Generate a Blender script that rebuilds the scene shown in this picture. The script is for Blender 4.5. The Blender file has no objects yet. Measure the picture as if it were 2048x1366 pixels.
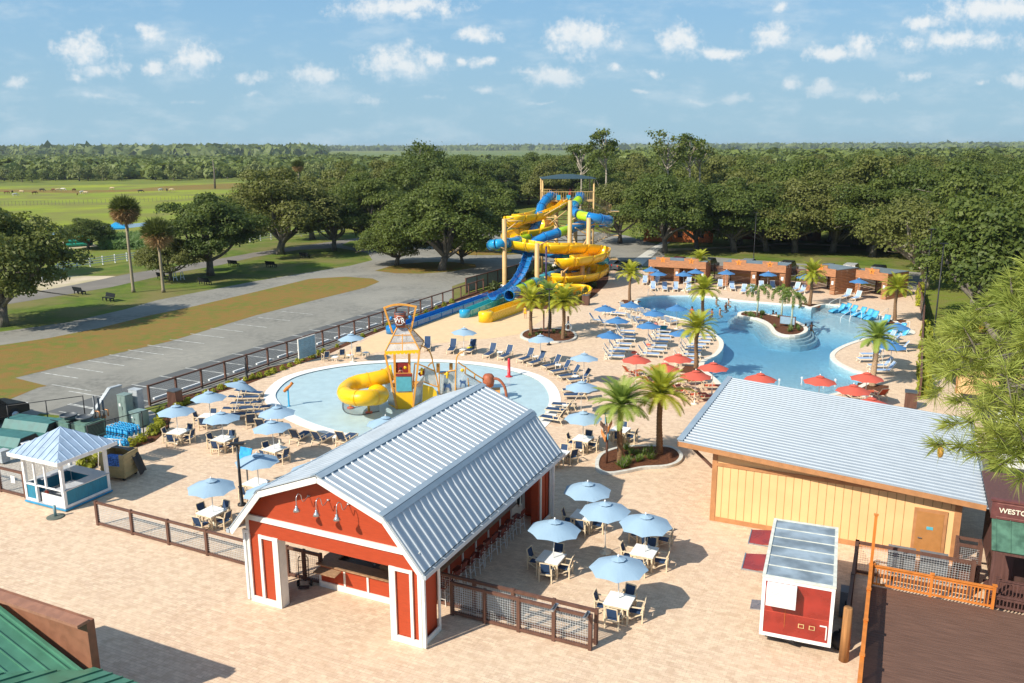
import bpy, bmesh, math, random
import numpy as np
from mathutils import Vector, Matrix, noise as mnoise
from mathutils.geometry import delaunay_2d_cdt
rad = math.radians
SC = bpy.context.scene
COL = SC.collection
# ---------------------------------------------------------------- camera
F = 1680.0; H = 18.0; P = rad(13.07); R = rad(0.25)
cam_d = bpy.data.cameras.new('camera'); cam_d.sensor_width = 36; cam_d.lens = F/2048*36
cam_d.clip_start = 0.2; cam_d.clip_end = 30000
cam = bpy.data.objects.new('camera', cam_d); COL.objects.link(cam)
cam.matrix_world = Matrix.Translation((0, 0, H)) @ Matrix.Rotation(math.pi/2-P, 4, 'X') @ Matrix.Rotation(-R, 4, 'Z')
SC.camera = cam
SUN_AZ = 36.0; SUN_EL = 39.5        # heading the light travels (from +x, anticlockwise), height
SC.view_settings.view_transform = 'Standard'; SC.view_settings.look = 'None'
SC.view_settings.exposure = 0.42; SC.view_settings.gamma = 1
SC.cycles.use_denoising = True
SC.cycles.max_bounces = 7; SC.cycles.diffuse_bounces = 3; SC.cycles.transparent_max_bounces = 12
SC.cycles.volume_bounces = 0
SC.cycles.caustics_reflective = False; SC.cycles.caustics_refractive = False
SC.cycles.sample_clamp_indirect = 6

def ray(u, v):
    x = u-1024; y = 683-v
    c, s = math.cos(R), math.sin(R)
    xr = x*c+y*s; yr = -x*s+y*c
    return xr, F*math.cos(P)+yr*math.sin(P), -F*math.sin(P)+yr*math.cos(P)
def G(u, v, z=0.0):                 # photograph point -> place on the level z
    x, y, d = ray(u, v); t = (z-H)/d
    return Vector((x*t, y*t, z))
def Q(u, v, Y):                     # photograph point -> place at ground distance Y
    x, y, d = ray(u, v); t = Y/y
    return Vector((x*t, Y, H+d*t))

# ---------------------------------------------------------------- nodes
def N(nt, t, **k):
    n = nt.nodes.new(t)
    for a, b in k.items(): setattr(n, a, b)
    return n
def math_n(nt, op, a, b=None, clamp=False):
    n = N(nt, 'ShaderNodeMath', operation=op); n.use_clamp = clamp
    for i, s in enumerate((a, b)):
        if s is None: continue
        if isinstance(s, (int, float)): n.inputs[i].default_value = s
        else: nt.links.new(s, n.inputs[i])
    return n.outputs[0]
def smooth(nt, x, a, b, lo=0., hi=1.):
    n = N(nt, 'ShaderNodeMapRange', interpolation_type='SMOOTHSTEP')
    nt.links.new(x, n.inputs[0])
    for i, q in enumerate((a, b, lo, hi)): n.inputs[1+i].default_value = q
    return n.outputs[0]
def mixc(nt, f, a, b, mode='MIX'):
    n = N(nt, 'ShaderNodeMix', data_type='RGBA', blend_type=mode)
    for s, i in ((f, 0), (a, 6), (b, 7)):
        if isinstance(s, (int, float)): n.inputs[i].default_value = s
        elif isinstance(s, (tuple, list)): n.inputs[i].default_value = tuple(s)[:3]+(1,)
        else: nt.links.new(s, n.inputs[i])
    return n.outputs[2]

# ---------------------------------------------------------------- world: daylight sky with small cumulus
CLOUDS = [(168,102,48,32,1),(195,138,62,16,.7),(305,68,24,15,.9),(388,122,48,28,1),(305,140,34,20,.8),(160,158,30,14,.6),(30,162,30,14,.5),
 (505,156,38,15,.6),(630,152,62,24,.75),(800,128,74,27,1),(868,118,26,18,.9),(925,122,24,9,.7),(970,123,26,11,.8),(955,66,36,14,.9),
 (1163,76,58,30,1.1),(800,12,106,20,1),(830,31,38,11,.8),(1112,154,54,21,1),(1060,142,40,11,.6),(1355,82,33,26,1),(1430,105,86,14,.8),
 (1545,69,44,18,1),(1650,104,38,15,1),(1715,93,32,21,1),(1850,46,36,15,.9),(1915,82,130,19,.9),(1985,22,105,28,1),(1235,139,25,10,.6),
 (1305,143,32,9,.6),(1585,168,18,13,.9),(1650,179,24,17,1),(1470,197,44,12,.6),(1752,192,48,14,.6),(960,180,40,11,.4),(740,202,45,12,.4),
 (1832,152,36,11,.6),(2035,165,28,20,.8),(190,192,40,7,.5),(1285,183,38,7,.4),(500,190,40,8,.35),(1080,208,50,7,.3),(1560,14,26,14,.5),
 (1965,168,20,8,.5),(1395,206,40,7,.35),(860,198,35,8,.35),(380,204,45,7,.3)]
w = bpy.data.worlds.new('World'); SC.world = w; w.use_nodes = True
nt = w.node_tree; nt.nodes.clear()
out = N(nt, 'ShaderNodeOutputWorld'); bg = N(nt, 'ShaderNodeBackground')
sky = N(nt, 'ShaderNodeTexSky', sky_type='NISHITA'); sky.sun_disc = False
sky.sun_elevation = rad(SUN_EL); sky.sun_rotation = rad(90-(SUN_AZ+180)); sky.altitude = 20
sky.air_density = 1.25; sky.dust_density = 1.2; sky.ozone_density = 2.2
grp = bpy.data.node_groups.new('cloud_field', 'ShaderNodeTree')
grp.interface.new_socket('P', in_out='INPUT', socket_type='NodeSocketVector')
grp.interface.new_socket('D', in_out='OUTPUT', socket_type='NodeSocketFloat')
gi = N(grp, 'NodeGroupInput'); go = N(grp, 'NodeGroupOutput')
nz = N(grp, 'ShaderNodeTexNoise'); nz.inputs['Scale'].default_value = 26; nz.inputs['Detail'].default_value = 3
grp.links.new(gi.outputs[0], nz.inputs['Vector'])
wv = N(grp, 'ShaderNodeVectorMath', operation='MULTIPLY_ADD'); grp.links.new(nz.outputs['Color'], wv.inputs[0])
wv.inputs[1].default_value = (.034, .02, 0)
ad = N(grp, 'ShaderNodeVectorMath', operation='SUBTRACT'); grp.links.new(gi.outputs[0], ad.inputs[0]); ad.inputs[1].default_value = (.017, .010, 0)
grp.links.new(ad.outputs[0], wv.inputs[2])
acc = None
for (u, v, cw, ch, st) in CLOUDS:
    x, y, z = ray(u, v)
    s = N(grp, 'ShaderNodeVectorMath', operation='SUBTRACT'); grp.links.new(wv.outputs[0], s.inputs[0]); s.inputs[1].default_value = (x/y, z/y, 0)
    m = N(grp, 'ShaderNodeVectorMath', operation='MULTIPLY'); grp.links.new(s.outputs[0], m.inputs[0]); m.inputs[1].default_value = (F/cw*.74, F/ch*.70, 0)
    l = N(grp, 'ShaderNodeVectorMath', operation='LENGTH'); grp.links.new(m.outputs[0], l.inputs[0])
    q = math_n(grp, 'SUBTRACT', .35+.65*st, l.outputs['Value'])
    acc = q if acc is None else math_n(grp, 'MAXIMUM', acc, q)
n2 = N(grp, 'ShaderNodeTexNoise'); n2.inputs['Scale'].default_value = 58; n2.inputs['Detail'].default_value = 8; n2.inputs['Roughness'].default_value = .66
grp.links.new(gi.outputs[0], n2.inputs['Vector'])
acc = math_n(grp, 'ADD', acc, math_n(grp, 'MULTIPLY', math_n(grp, 'SUBTRACT', n2.outputs['Fac'], .5), 2.1))
grp.links.new(acc, go.inputs[0])
tc = N(nt, 'ShaderNodeTexCoord'); sp = N(nt, 'ShaderNodeSeparateXYZ'); nt.links.new(tc.outputs['Generated'], sp.inputs[0])
yc = math_n(nt, 'MAXIMUM', sp.outputs[1], .02)
cb = N(nt, 'ShaderNodeCombineXYZ')
nt.links.new(math_n(nt, 'DIVIDE', sp.outputs[0], yc), cb.inputs[0]); nt.links.new(math_n(nt, 'DIVIDE', sp.outputs[2], yc), cb.inputs[1])
g1 = N(nt, 'ShaderNodeGroup'); g1.node_tree = grp; nt.links.new(cb.outputs[0], g1.inputs[0])
sh = N(nt, 'ShaderNodeVectorMath', operation='ADD'); nt.links.new(cb.outputs[0], sh.inputs[0]); sh.inputs[1].default_value = (-.004, .014, 0)
g2 = N(nt, 'ShaderNodeGroup'); g2.node_tree = grp; nt.links.new(sh.outputs[0], g2.inputs[0])
alpha = smooth(nt, g1.outputs[0], -.05, .85, 0, .88)
lit = smooth(nt, math_n(nt, 'SUBTRACT', g1.outputs[0], g2.outputs[0]), -.85, .75)
front = smooth(nt, sp.outputs[1], .05, .2)
elv = math_n(nt, 'DIVIDE', sp.outputs[2], yc)
far = smooth(nt, elv, .02, .11, .25, 1)
ccol = mixc(nt, lit, (5.2, 6.9, 8.3), (9.0, 9.25, 9.3))
alpha = math_n(nt, 'MULTIPLY', math_n(nt, 'MULTIPLY', alpha, front), far)
hz = smooth(nt, sp.outputs[2], .0, .42, .95, .35)
tint = mixc(nt, hz, sky.outputs[0], mixc(nt, smooth(nt, sp.outputs[2], .0, .22), (3.7, 5.85, 7.3), (2.5, 5.3, 8.5)))
wn = N(nt, 'ShaderNodeTexNoise'); wn.inputs['Scale'].default_value = 11; wn.inputs['Detail'].default_value = 7; wn.inputs['Roughness'].default_value = .6
wm = N(nt, 'ShaderNodeMapping'); wm.inputs['Scale'].default_value = (1, 2.6, 1); nt.links.new(cb.outputs[0], wm.inputs[0]); nt.links.new(wm.outputs[0], wn.inputs['Vector'])
wisp = math_n(nt, 'MULTIPLY', smooth(nt, wn.outputs['Fac'], .46, .74, 0, .42), front)
tint = mixc(nt, wisp, tint, (7.0, 8.1, 8.8))
skyc = mixc(nt, alpha, tint, ccol)
nt.links.new(skyc, bg.inputs[0]); bg.inputs[1].default_value = 0.075
nt.links.new(bg.outputs[0], out.inputs[0])
w.cycles.sampling_method = 'MANUAL'; w.cycles.sample_map_resolution = 512

sd = bpy.data.lights.new('sun', 'SUN'); sd.energy = 4.6; sd.angle = rad(.53); sd.color = (1, .93, .80)
so = bpy.data.objects.new('sun', sd); COL.objects.link(so)
ldir = Vector((math.cos(rad(SUN_AZ))*math.cos(rad(SUN_EL)), math.sin(rad(SUN_AZ))*math.cos(rad(SUN_EL)), -math.sin(rad(SUN_EL))))
so.rotation_euler = ldir.to_track_quat('-Z', 'Y').to_euler(); so.location = (-60, -40, 80)

# ---------------------------------------------------------------- materials
MATS = {}
def M(name, col, rough=.6, metal=0., var=.12, scale=4., bump=0., world=False, stretch=None, spec=.4, sheen=None, coat=0.):
    if name in MATS: return MATS[name]
    m = bpy.data.materials.new(name); m.use_nodes = True; nt = m.node_tree
    b = nt.nodes['Principled BSDF']; b.inputs['Roughness'].default_value = rough; b.inputs['Metallic'].default_value = metal
    b.inputs['Specular IOR Level'].default_value = spec; b.inputs['Coat Weight'].default_value = coat
    if world:
        co = N(nt, 'ShaderNodeNewGeometry').outputs['Position']
    else: co = N(nt, 'ShaderNodeTexCoord').outputs['Object']
    if stretch:
        mp = N(nt, 'ShaderNodeMapping'); nt.links.new(co, mp.inputs[0]); mp.inputs['Scale'].default_value = stretch; co = mp.outputs[0]
    n = N(nt, 'ShaderNodeTexNoise'); n.inputs['Scale'].default_value = scale; n.inputs['Detail'].default_value = 6; nt.links.new(co, n.inputs['Vector'])
    f = smooth(nt, n.outputs['Fac'], .3, .7)
    c = mixc(nt, f, [x*(1-var) for x in col], [min(1, x*(1+var)) for x in col])
    nt.links.new(c, b.inputs['Base Color'])
    nt.links.new(smooth(nt, n.outputs['Fac'], .3, .7, max(0, rough-.08), min(1, rough+.08)), b.inputs['Roughness'])
    if bump:
        bp = N(nt, 'ShaderNodeBump'); bp.inputs['Strength'].default_value = bump; bp.inputs['Distance'].default_value = .02
        nt.links.new(n.outputs['Fac'], bp.inputs['Height']); nt.links.new(bp.outputs[0], b.inputs['Normal'])
    MATS[name] = m; return m

def ground_mat(name, cols, scales, rough=.9, bump=.3, bscale=40, dist=.03):
    """several world-space noises mixing two or three real surface colours"""
    m = bpy.data.materials.new(name); m.use_nodes = True; nt = m.node_tree; b = nt.nodes['Principled BSDF']
    b.inputs['Roughness'].default_value = rough; b.inputs['Specular IOR Level'].default_value = .15
    pos = N(nt, 'ShaderNodeNewGeometry').outputs['Position']
    c = cols[0]
    for i, s in enumerate(scales):
        n = N(nt, 'ShaderNodeTexNoise'); n.inputs['Scale'].default_value = s; n.inputs['Detail'].default_value = 8; n.inputs['Roughness'].default_value = .6
        mp = N(nt, 'ShaderNodeMapping'); mp.inputs['Location'].default_value = (i*13.1, i*7.7, 0); nt.links.new(pos, mp.inputs[0]); nt.links.new(mp.outputs[0], n.inputs['Vector'])
        c = mixc(nt, smooth(nt, n.outputs['Fac'], .38, .64), c, cols[i+1])
    nt.links.new(c, b.inputs['Base Color'])
    n = N(nt, 'ShaderNodeTexNoise'); n.inputs['Scale'].default_value = bscale; n.inputs['Detail'].default_value = 4; nt.links.new(pos, n.inputs['Vector'])
    bp = N(nt, 'ShaderNodeBump'); bp.inputs['Strength'].default_value = bump; bp.inputs['Distance'].default_value = dist
    nt.links.new(n.outputs['Fac'], bp.inputs['Height']); nt.links.new(bp.outputs[0], b.inputs['Normal'])
    MATS[name] = m; return m

def leaf_mat(name, c1, c2, trans=.35, scale=.35, c3=None):
    m = bpy.data.materials.new(name); m.use_nodes = True; nt = m.node_tree; nt.nodes.clear()
    o = N(nt, 'ShaderNodeOutputMaterial'); d = N(nt, 'ShaderNodeBsdfPrincipled'); t = N(nt, 'ShaderNodeBsdfTranslucent'); mx = N(nt, 'ShaderNodeMixShader')
    d.inputs['Roughness'].default_value = .55; d.inputs['Specular IOR Level'].default_value = .3
    geo = N(nt, 'ShaderNodeNewGeometry'); oi = N(nt, 'ShaderNodeObjectInfo')
    n = N(nt, 'ShaderNodeTexNoise'); n.inputs['Scale'].default_value = scale; n.inputs['Detail'].default_value = 4; nt.links.new(geo.outputs['Position'], n.inputs['Vector'])
    f = math_n(nt, 'ADD', math_n(nt, 'MULTIPLY', smooth(nt, n.outputs['Fac'], .3, .7), .45), math_n(nt, 'MULTIPLY', geo.outputs['Random Per Island'], .35))
    f = math_n(nt, 'ADD', f, math_n(nt, 'MULTIPLY', oi.outputs['Random'], .3), True)
    c = mixc(nt, f, c1, c2)
    if c3:
        c = mixc(nt, smooth(nt, oi.outputs['Random'], .55, .95, 0, .75), c, c3)
    nt.links.new(c, d.inputs['Base Color']); nt.links.new(mixc(nt, .5, c, (c2[0]*1.5, c2[1]*1.5, c2[2]*.8)), t.inputs[0])
    mx.inputs[0].default_value = trans; nt.links.new(d.outputs[0], mx.inputs[1]); nt.links.new(t.outputs[0], mx.inputs[2]); nt.links.new(mx.outputs[0], o.inputs[0])
    MATS[name] = m; return m

# ---------------------------------------------------------------- mesh builder
class MB:
    def __init__(s): s.v = []; s.f = []; s.m = []; s.sm = []; s.mi = 0; s.smooth = False
    def add(s, vs, fs):
        b = len(s.v); s.v += [tuple(p) for p in vs]
        for f in fs: s.f.append([b+i for i in f]); s.m.append(s.mi); s.sm.append(s.smooth)
    def box(s, x0, x1, y0, y1, z0, z1):
        v = [(x, y, z) for z in (z0, z1) for y in (y0, y1) for x in (x0, x1)]
        s.add(v, [(0,2,3,1),(4,5,7,6),(0,1,5,4),(2,6,7,3),(0,4,6,2),(1,3,7,5)]); return s
    def bar(s, p, q, w, h=None, up=(0, 0, 1)):
        p = Vector(p); q = Vector(q); h = h or w; d = (q-p)
        if d.length < 1e-6: return s
        d.normalize(); u = Vector(up)
        if abs(d.dot(u)) > .98: u = Vector((0, 1, 0)) if abs(d.y) < .9 else Vector((1, 0, 0))
        a = d.cross(u).normalized(); b = a.cross(d).normalized()
        v = [c+a*(sx*w/2)+b*(sy*h/2) for c in (p, q) for sx, sy in ((-1,-1),(1,-1),(1,1),(-1,1))]
        s.add(v, [(0,1,2,3),(7,6,5,4),(0,4,5,1),(1,5,6,2),(2,6,7,3),(3,7,4,0)]); return s
    def tube(s, pts, r, n=8, cap=True, arc=None, up=None):
        """arc=(a0,a1): an open trough instead of a closed pipe; angles from straight down"""
        pts = [Vector(p) for p in pts]; k = len(pts)
        rr = r if isinstance(r, (list, tuple)) else [r]*k
        old = s.smooth; s.smooth = True
        vs = []; prev = None
        for i, p in enumerate(pts):
            d = (pts[min(i+1, k-1)]-pts[max(i-1, 0)]).normalized()
            if up is not None:
                a = d.cross(Vector(up)); a = a.normalized() if a.length > 1e-4 else Vector((1, 0, 0))
            elif prev is None:
                a = d.cross(Vector((0, 0, 1)) if abs(d.z) < .9 else Vector((1, 0, 0))).normalized()
            else:
                a = (prev - d*prev.dot(d)); a = a.normalized() if a.length > 1e-6 else d.orthogonal().normalized()
            prev = a; b = a.cross(d)
            m = n if arc is None else n+1
            for j in range(m):
                t = 2*math.pi*j/n if arc is None else rad(arc[0]+(arc[1]-arc[0])*j/n)
                if arc is None: off = a*math.cos(t)+b*math.sin(t)
                else: off = a*math.sin(t)-b*math.cos(t)
                vs.append(p+off*rr[i])
        m = n if arc is None else n+1; fs = []
        for i in range(k-1):
            for j in range(n):
                j2 = (j+1) % m if arc is None else j+1
                fs.append((i*m+j, i*m+j2, (i+1)*m+j2, (i+1)*m+j))
        if cap and arc is None: fs += [tuple(range(n))[::-1], tuple((k-1)*m+j for j in range(n))]
        s.add(vs, fs); s.smooth = old; return s
    def lathe(s, prof, n=16, c=(0, 0, 0), smooth=True):
        old = s.smooth; s.smooth = smooth; vs = []; k = len(prof)
        for r, z in prof:
            for j in range(n):
                t = 2*math.pi*j/n; vs.append((c[0]+r*math.cos(t), c[1]+r*math.sin(t), c[2]+z))
        fs = [(i*n+j, i*n+(j+1) % n, (i+1)*n+(j+1) % n, (i+1)*n+j) for i in range(k-1) for j in range(n)]
        if prof[0][0] > 1e-4: fs.append(tuple(range(n))[::-1])
        if prof[-1][0] > 1e-4: fs.append(tuple((k-1)*n+j for j in range(n)))
        s.add(vs, fs); s.smooth = old; return s
    def quad(s, *p): s.add(p, [tuple(range(len(p)))]); return s
    def slab(s, pts, th):        # planar polygon given thickness along -normal
        pts = [Vector(p) for p in pts]; n = Vector((0, 0, 0))
        for i in range(len(pts)):
            a, b = pts[i], pts[(i+1) % len(pts)]; n += a.cross(b)
        n.normalize(); k = len(pts); vs = pts+[p-n*th for p in pts]
        s.add(vs, [tuple(range(k)), tuple(range(2*k-1, k-1, -1))]+[(i, i+k, (i+1) % k+k, (i+1) % k) for i in range(k)]); return s
    def prism(s, pts, z0, z1):
        a = sum(pts[i][0]*pts[(i+1) % len(pts)][1]-pts[(i+1) % len(pts)][0]*pts[i][1] for i in range(len(pts)))
        if a < 0: pts = pts[::-1]
        return s.slab([(p[0], p[1], z1) for p in pts], z1-z0)
    def build(s, name, mats, parent=None, loc=None, label=None):
        me = bpy.data.meshes.new(name); me.from_pydata(s.v, [], s.f)
        if not isinstance(mats, (list, tuple)): mats = [mats]
        for m in mats: me.materials.append(m)
        me.polygons.foreach_set('material_index', s.m); me.polygons.foreach_set('use_smooth', s.sm); me.update()
        o = bpy.data.objects.new(name, me); COL.objects.link(o)
        if parent: o.parent = parent
        if loc is not None: o.location = loc
        if label: o['label'] = label
        return o

def tag(o, label=None, cat=None, group=None, kind=None):
    if label: o['label'] = label
    if cat: o['category'] = cat
    if group: o['group'] = group
    if kind: o['kind'] = kind
    return o
def thing(name, label, cat, loc=(0, 0, 0), rz=0., group=None):
    o = bpy.data.objects.new(name, None); COL.objects.link(o); o.location = loc; o.rotation_euler = (0, 0, rz)
    o.empty_display_size = .2
    return tag(o, label, cat, group)
KIDS = {}
def kids(o):
    if o.name not in KIDS: KIDS[o.name] = list(o.children)
    return KIDS[o.name]
def dup(o, loc=None, rz=None, label=None, group=None, scale=None, parent=None):
    c = o.copy(); COL.objects.link(c)
    if parent is not None: c.parent = parent
    if loc is not None: c.location = loc
    if rz is not None: c.rotation_euler = (0, 0, rz)
    if scale is not None: c.scale = scale if isinstance(scale, (tuple, list)) else (scale,)*3
    if label: c['label'] = label
    if group: c['group'] = group
    for ch in kids(o): dup(ch, parent=c)
    return c
class Proto:
    """first use moves the finished original, later uses copy it with all its parts"""
    def __init__(s, root): s.root = root; s.used = False
    def put(s, loc, rz, label, group=None, scale=None):
        if not s.used:
            s.used = True; o = s.root; kids(o); [kids(k) for k in kids(o)]
            o.location = loc; o.rotation_euler = (0, 0, rz); o['label'] = label
            if scale: o.scale = scale if isinstance(scale, (tuple, list)) else (scale,)*3
            if group: o['group'] = group
            s.src = o; return o
        return dup(s.src, loc, rz, label, group, scale if scale else (1, 1, 1))
def struct(o): o['kind'] = 'structure'; return o
def text(s, size, depth, mat, parent, loc, rot, name='lettering', align='CENTER'):
    c = bpy.data.curves.new(name, 'FONT'); c.body = s; c.size = size; c.extrude = depth; c.align_x = align; c.align_y = 'CENTER'; c.offset = .004
    c.materials.append(mat); o = bpy.data.objects.new(name, c); COL.objects.link(o); o.parent = parent; o.location = loc; o.rotation_euler = rot; return o
def fill(outer, holes=(), z=0.):
    """triangulated flat sheet with holes -> verts, faces"""
    pts = []; edges = []
    def loop(ps):
        b = len(pts); pts.extend(Vector((p[0], p[1])) for p in ps); n = len(ps); edges.extend((b+i, b+(i+1) % n) for i in range(n))
    loop(outer)
    for h in holes: loop(h)
    vo, eo, fo, *_ = delaunay_2d_cdt(pts, edges, [], 1, 1e-5)
    def inside(p, poly):
        c = False; j = len(poly)-1
        for i in range(len(poly)):
            a, b = poly[i], poly[j]
            if (a[1] > p[1]) != (b[1] > p[1]) and p[0] < (b[0]-a[0])*(p[1]-a[1])/(b[1]-a[1])+a[0]: c = not c
            j = i
        return c
    fs = []
    for f in fo:
        c = sum((vo[i] for i in f), Vector((0, 0)))/len(f)
        if inside(c, outer) and not any(inside(c, h) for h in holes): fs.append(tuple(f))
    return [(p.x, p.y, z) for p in vo], fs
def sheet(name, outer, mat, z, holes=(), kind='structure'):
    m = MB(); v, f = fill(outer, holes, z); m.add(v, f); o = m.build(name, mat); o['kind'] = kind; return o
def px(*a): return [G(*p).to_2d() for p in a]
def closed_spline(pts, n=6):
    out = []; k = len(pts); pts = [Vector(p) for p in pts]
    for i in range(k):
        a, b, c, d = pts[i-1], pts[i], pts[(i+1) % k], pts[(i+2) % k]
        for j in range(n):
            t = j/n; out.append(.5*((2*b)+(c-a)*t+(2*a-5*b+4*c-d)*t*t+(3*b-a-3*c+d)*t**3))
    return out
def spline(pts, n=8):
    pts = [Vector(p) for p in pts]; k = len(pts); out = []
    for i in range(k-1):
        a = pts[max(i-1, 0)]; b = pts[i]; c = pts[i+1]; d = pts[min(i+2, k-1)]
        for j in range(n):
            t = j/n; out.append(.5*((2*b)+(c-a)*t+(2*a-5*b+4*c-d)*t*t+(3*b-a-3*c+d)*t**3))
    return out+[pts[-1]]
def offset(poly, d):
    """shift a closed loop outward by d"""
    k = len(poly); A = sum(poly[i][0]*poly[(i+1) % k][1]-poly[(i+1) % k][0]*poly[i][1] for i in range(k)); s = 1 if A > 0 else -1
    res = []
    for i in range(k):
        t = (Vector(poly[(i+1) % k])-Vector(poly[i-1])).normalized(); res.append(Vector(poly[i])+Vector((t.y, -t.x))*d*s)
    return res
ORD = 'first second third fourth fifth sixth seventh eighth ninth tenth eleventh twelfth thirteenth fourteenth fifteenth sixteenth seventeenth eighteenth nineteenth twentieth'.split()
GA = rad(-25.0)                       # the site grid: everything is built along this heading
def loc(o, dx, dy, a=GA):
    return Vector((o[0]+math.cos(a)*dx-math.sin(a)*dy, o[1]+math.sin(a)*dx+math.cos(a)*dy, 0))
# ================================================================ the ground, roads, plaza and pools
ground_mat('grass', [(.12, .17, .028), (.17, .22, .03), (.19, .19, .05)], [.03, .4], bump=.6, bscale=9, dist=.1)
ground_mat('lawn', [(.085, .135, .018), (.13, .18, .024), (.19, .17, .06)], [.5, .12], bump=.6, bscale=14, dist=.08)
ground_mat('pasture_green', [(.20, .26, .03), (.29, .33, .03), (.20, .20, .05)], [.02, .05], bump=.5, bscale=3, dist=.15)
ground_mat('marsh', [(.14, .18, .05), (.24, .25, .09), (.10, .16, .045)], [.006, .02], bump=.2, bscale=.5)
ground_mat('dry_grass', [(.22, .165, .042), (.15, .175, .034), (.26, .15, .045)], [.16, .9], bump=.7, bscale=14, dist=.08)
ground_mat('asphalt', [(.25, .24, .21), (.32, .305, .265), (.19, .185, .165), (.27, .26, .23)], [.05, .16, 1.7], bump=.3, bscale=30)
ground_mat('asphalt_new', [(.115, .12, .122), (.14, .145, .145)], [.3], bump=.2, bscale=30)
ground_mat('asphalt_road', [(.19, .175, .155), (.23, .21, .185)], [.2], bump=.2, bscale=30)
ground_mat('asphalt_dark', [(.035, .036, .04), (.05, .05, .055)], [.5], bump=.2, bscale=30)
ground_mat('sand', [(.60, .50, .37), (.50, .42, .30), (.40, .36, .2)], [.3, .1], bump=.3)
ground_mat('gravel', [(.46, .40, .33), (.30, .26, .21), (.55, .5, .44)], [7, 12], bump=.9, bscale=14, dist=.06)
ground_mat('mulch', [(.11, .042, .022), (.06, .024, .014), (.17, .07, .035)], [6, 14], bump=1, bscale=22, dist=.05)
M('paint_white', (.78, .78, .74), .7, var=.12, scale=3, world=True)
M('concrete', (.58, .57, .53), .8, var=.12, scale=5, bump=.2)
M('coping', (.74, .69, .60), .7, var=.08, scale=4, world=True)
def paver():
    m = bpy.data.materials.new('pavers'); m.use_nodes = True; nt = m.node_tree; b = nt.nodes['Principled BSDF']; b.inputs['Roughness'].default_value = .82; b.inputs['Specular IOR Level'].default_value = .25
    pos = N(nt, 'ShaderNodeNewGeometry').outputs['Position']
    mp = N(nt, 'ShaderNodeMapping'); mp.inputs['Rotation'].default_value = (0, 0, -GA); nt.links.new(pos, mp.inputs[0])
    res = []
    for sc, c1, c2 in ((1.9, (.80, .61, .44), (.56, .395, .285)), (1.13, (.78, .59, .425), (.59, .425, .305))):
        br = N(nt, 'ShaderNodeTexBrick'); nt.links.new(mp.outputs[0], br.inputs['Vector'])
        br.inputs['Scale'].default_value = sc; br.inputs['Mortar Size'].default_value = .012; br.inputs['Bias'].default_value = -.15
        br.inputs['Color1'].default_value = c1+(1,); br.inputs['Color2'].default_value = c2+(1,); br.inputs['Mortar'].default_value = (.42, .30, .20, 1)
        res.append(br)
    n = N(nt, 'ShaderNodeTexNoise'); n.inputs['Scale'].default_value = .35; n.inputs['Detail'].default_value = 5; nt.links.new(pos, n.inputs['Vector'])
    n3 = N(nt, 'ShaderNodeTexNoise'); n3.inputs['Scale'].default_value = 2.6; n3.inputs['Detail'].default_value = 5; nt.links.new(pos, n3.inputs['Vector'])
    c = mixc(nt, .35, res[0].outputs[0], res[1].outputs[0])
    c = mixc(nt, smooth(nt, n.outputs['Fac'], .35, .65, 0, .35), c, (.76, .58, .41))
    c = mixc(nt, smooth(nt, n3.outputs['Fac'], .42, .7, 0, .45), c, (.52, .355, .23))
    nt.links.new(c, b.inputs['Base Color'])
    bp = N(nt, 'ShaderNodeBump'); bp.inputs['Strength'].default_value = .5; bp.inputs['Distance'].default_value = .01
    nt.links.new(res[0].outputs['Fac'], bp.inputs['Height']); bp.invert = True; nt.links.new(bp.outputs[0], b.inputs['Normal'])
    MATS['pavers'] = m
paver()
M('apron', (.74, .53, .31), .75, var=.05, scale=1.5, world=True)
M('pool_plaster', (.74, .86, .88), .6, var=.05, scale=2, world=True)
M('pool_step', (.62, .68, .70), .6, var=.06, scale=2, world=True)
M('pad_floor', (.72, .83, .86), .65, var=.05, scale=1.2, world=True)
def water(name, tint, density, wave=2.2, strength=.25, rough=.04, refl=1.0):
    m = bpy.data.materials.new(name); m.use_nodes = True; nt = m.node_tree; nt.nodes.clear()
    o = N(nt, 'ShaderNodeOutputMaterial'); t = N(nt, 'ShaderNodeBsdfTransparent'); t.inputs[0].default_value = tint+(1,)
    g = N(nt, 'ShaderNodeBsdfGlossy'); g.inputs['Roughness'].default_value = rough; fr = N(nt, 'ShaderNodeFresnel'); fr.inputs[0].default_value = 1.33
    pos = N(nt, 'ShaderNodeNewGeometry').outputs['Position']
    n = N(nt, 'ShaderNodeTexNoise'); n.inputs['Scale'].default_value = wave; n.inputs['Detail'].default_value = 5; n.inputs['Distortion'].default_value = .6; nt.links.new(pos, n.inputs['Vector'])
    bp = N(nt, 'ShaderNodeBump'); bp.inputs['Strength'].default_value = strength; bp.inputs['Distance'].default_value = .12
    nt.links.new(n.outputs['Fac'], bp.inputs['Height']); nt.links.new(bp.outputs[0], g.inputs['Normal']); nt.links.new(bp.outputs[0], fr.inputs['Normal'])
    mx = N(nt, 'ShaderNodeMixShader'); nt.links.new(math_n(nt, 'MULTIPLY', fr.outputs[0], refl, True), mx.inputs[0]); nt.links.new(t.outputs[0], mx.inputs[1]); nt.links.new(g.outputs[0], mx.inputs[2]); nt.links.new(mx.outputs[0], o.inputs[0])
    if density:
        va = N(nt, 'ShaderNodeVolumeAbsorption'); va.inputs['Density'].default_value = density; va.inputs['Color'].default_value = (.0, .62, .90, 1); nt.links.new(va.outputs[0], o.inputs['Volume'])
    MATS[name] = m; return m
water('pool_water', (.95, 1., 1.), .18, 3.6, .30, .06, .6)
water('pad_water', (.93, .985, .99), 0, 3.0, .12, .10, .35)
water('creek_water', (.10, .14, .15), 0, .6, .2, .1, 6)

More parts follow.
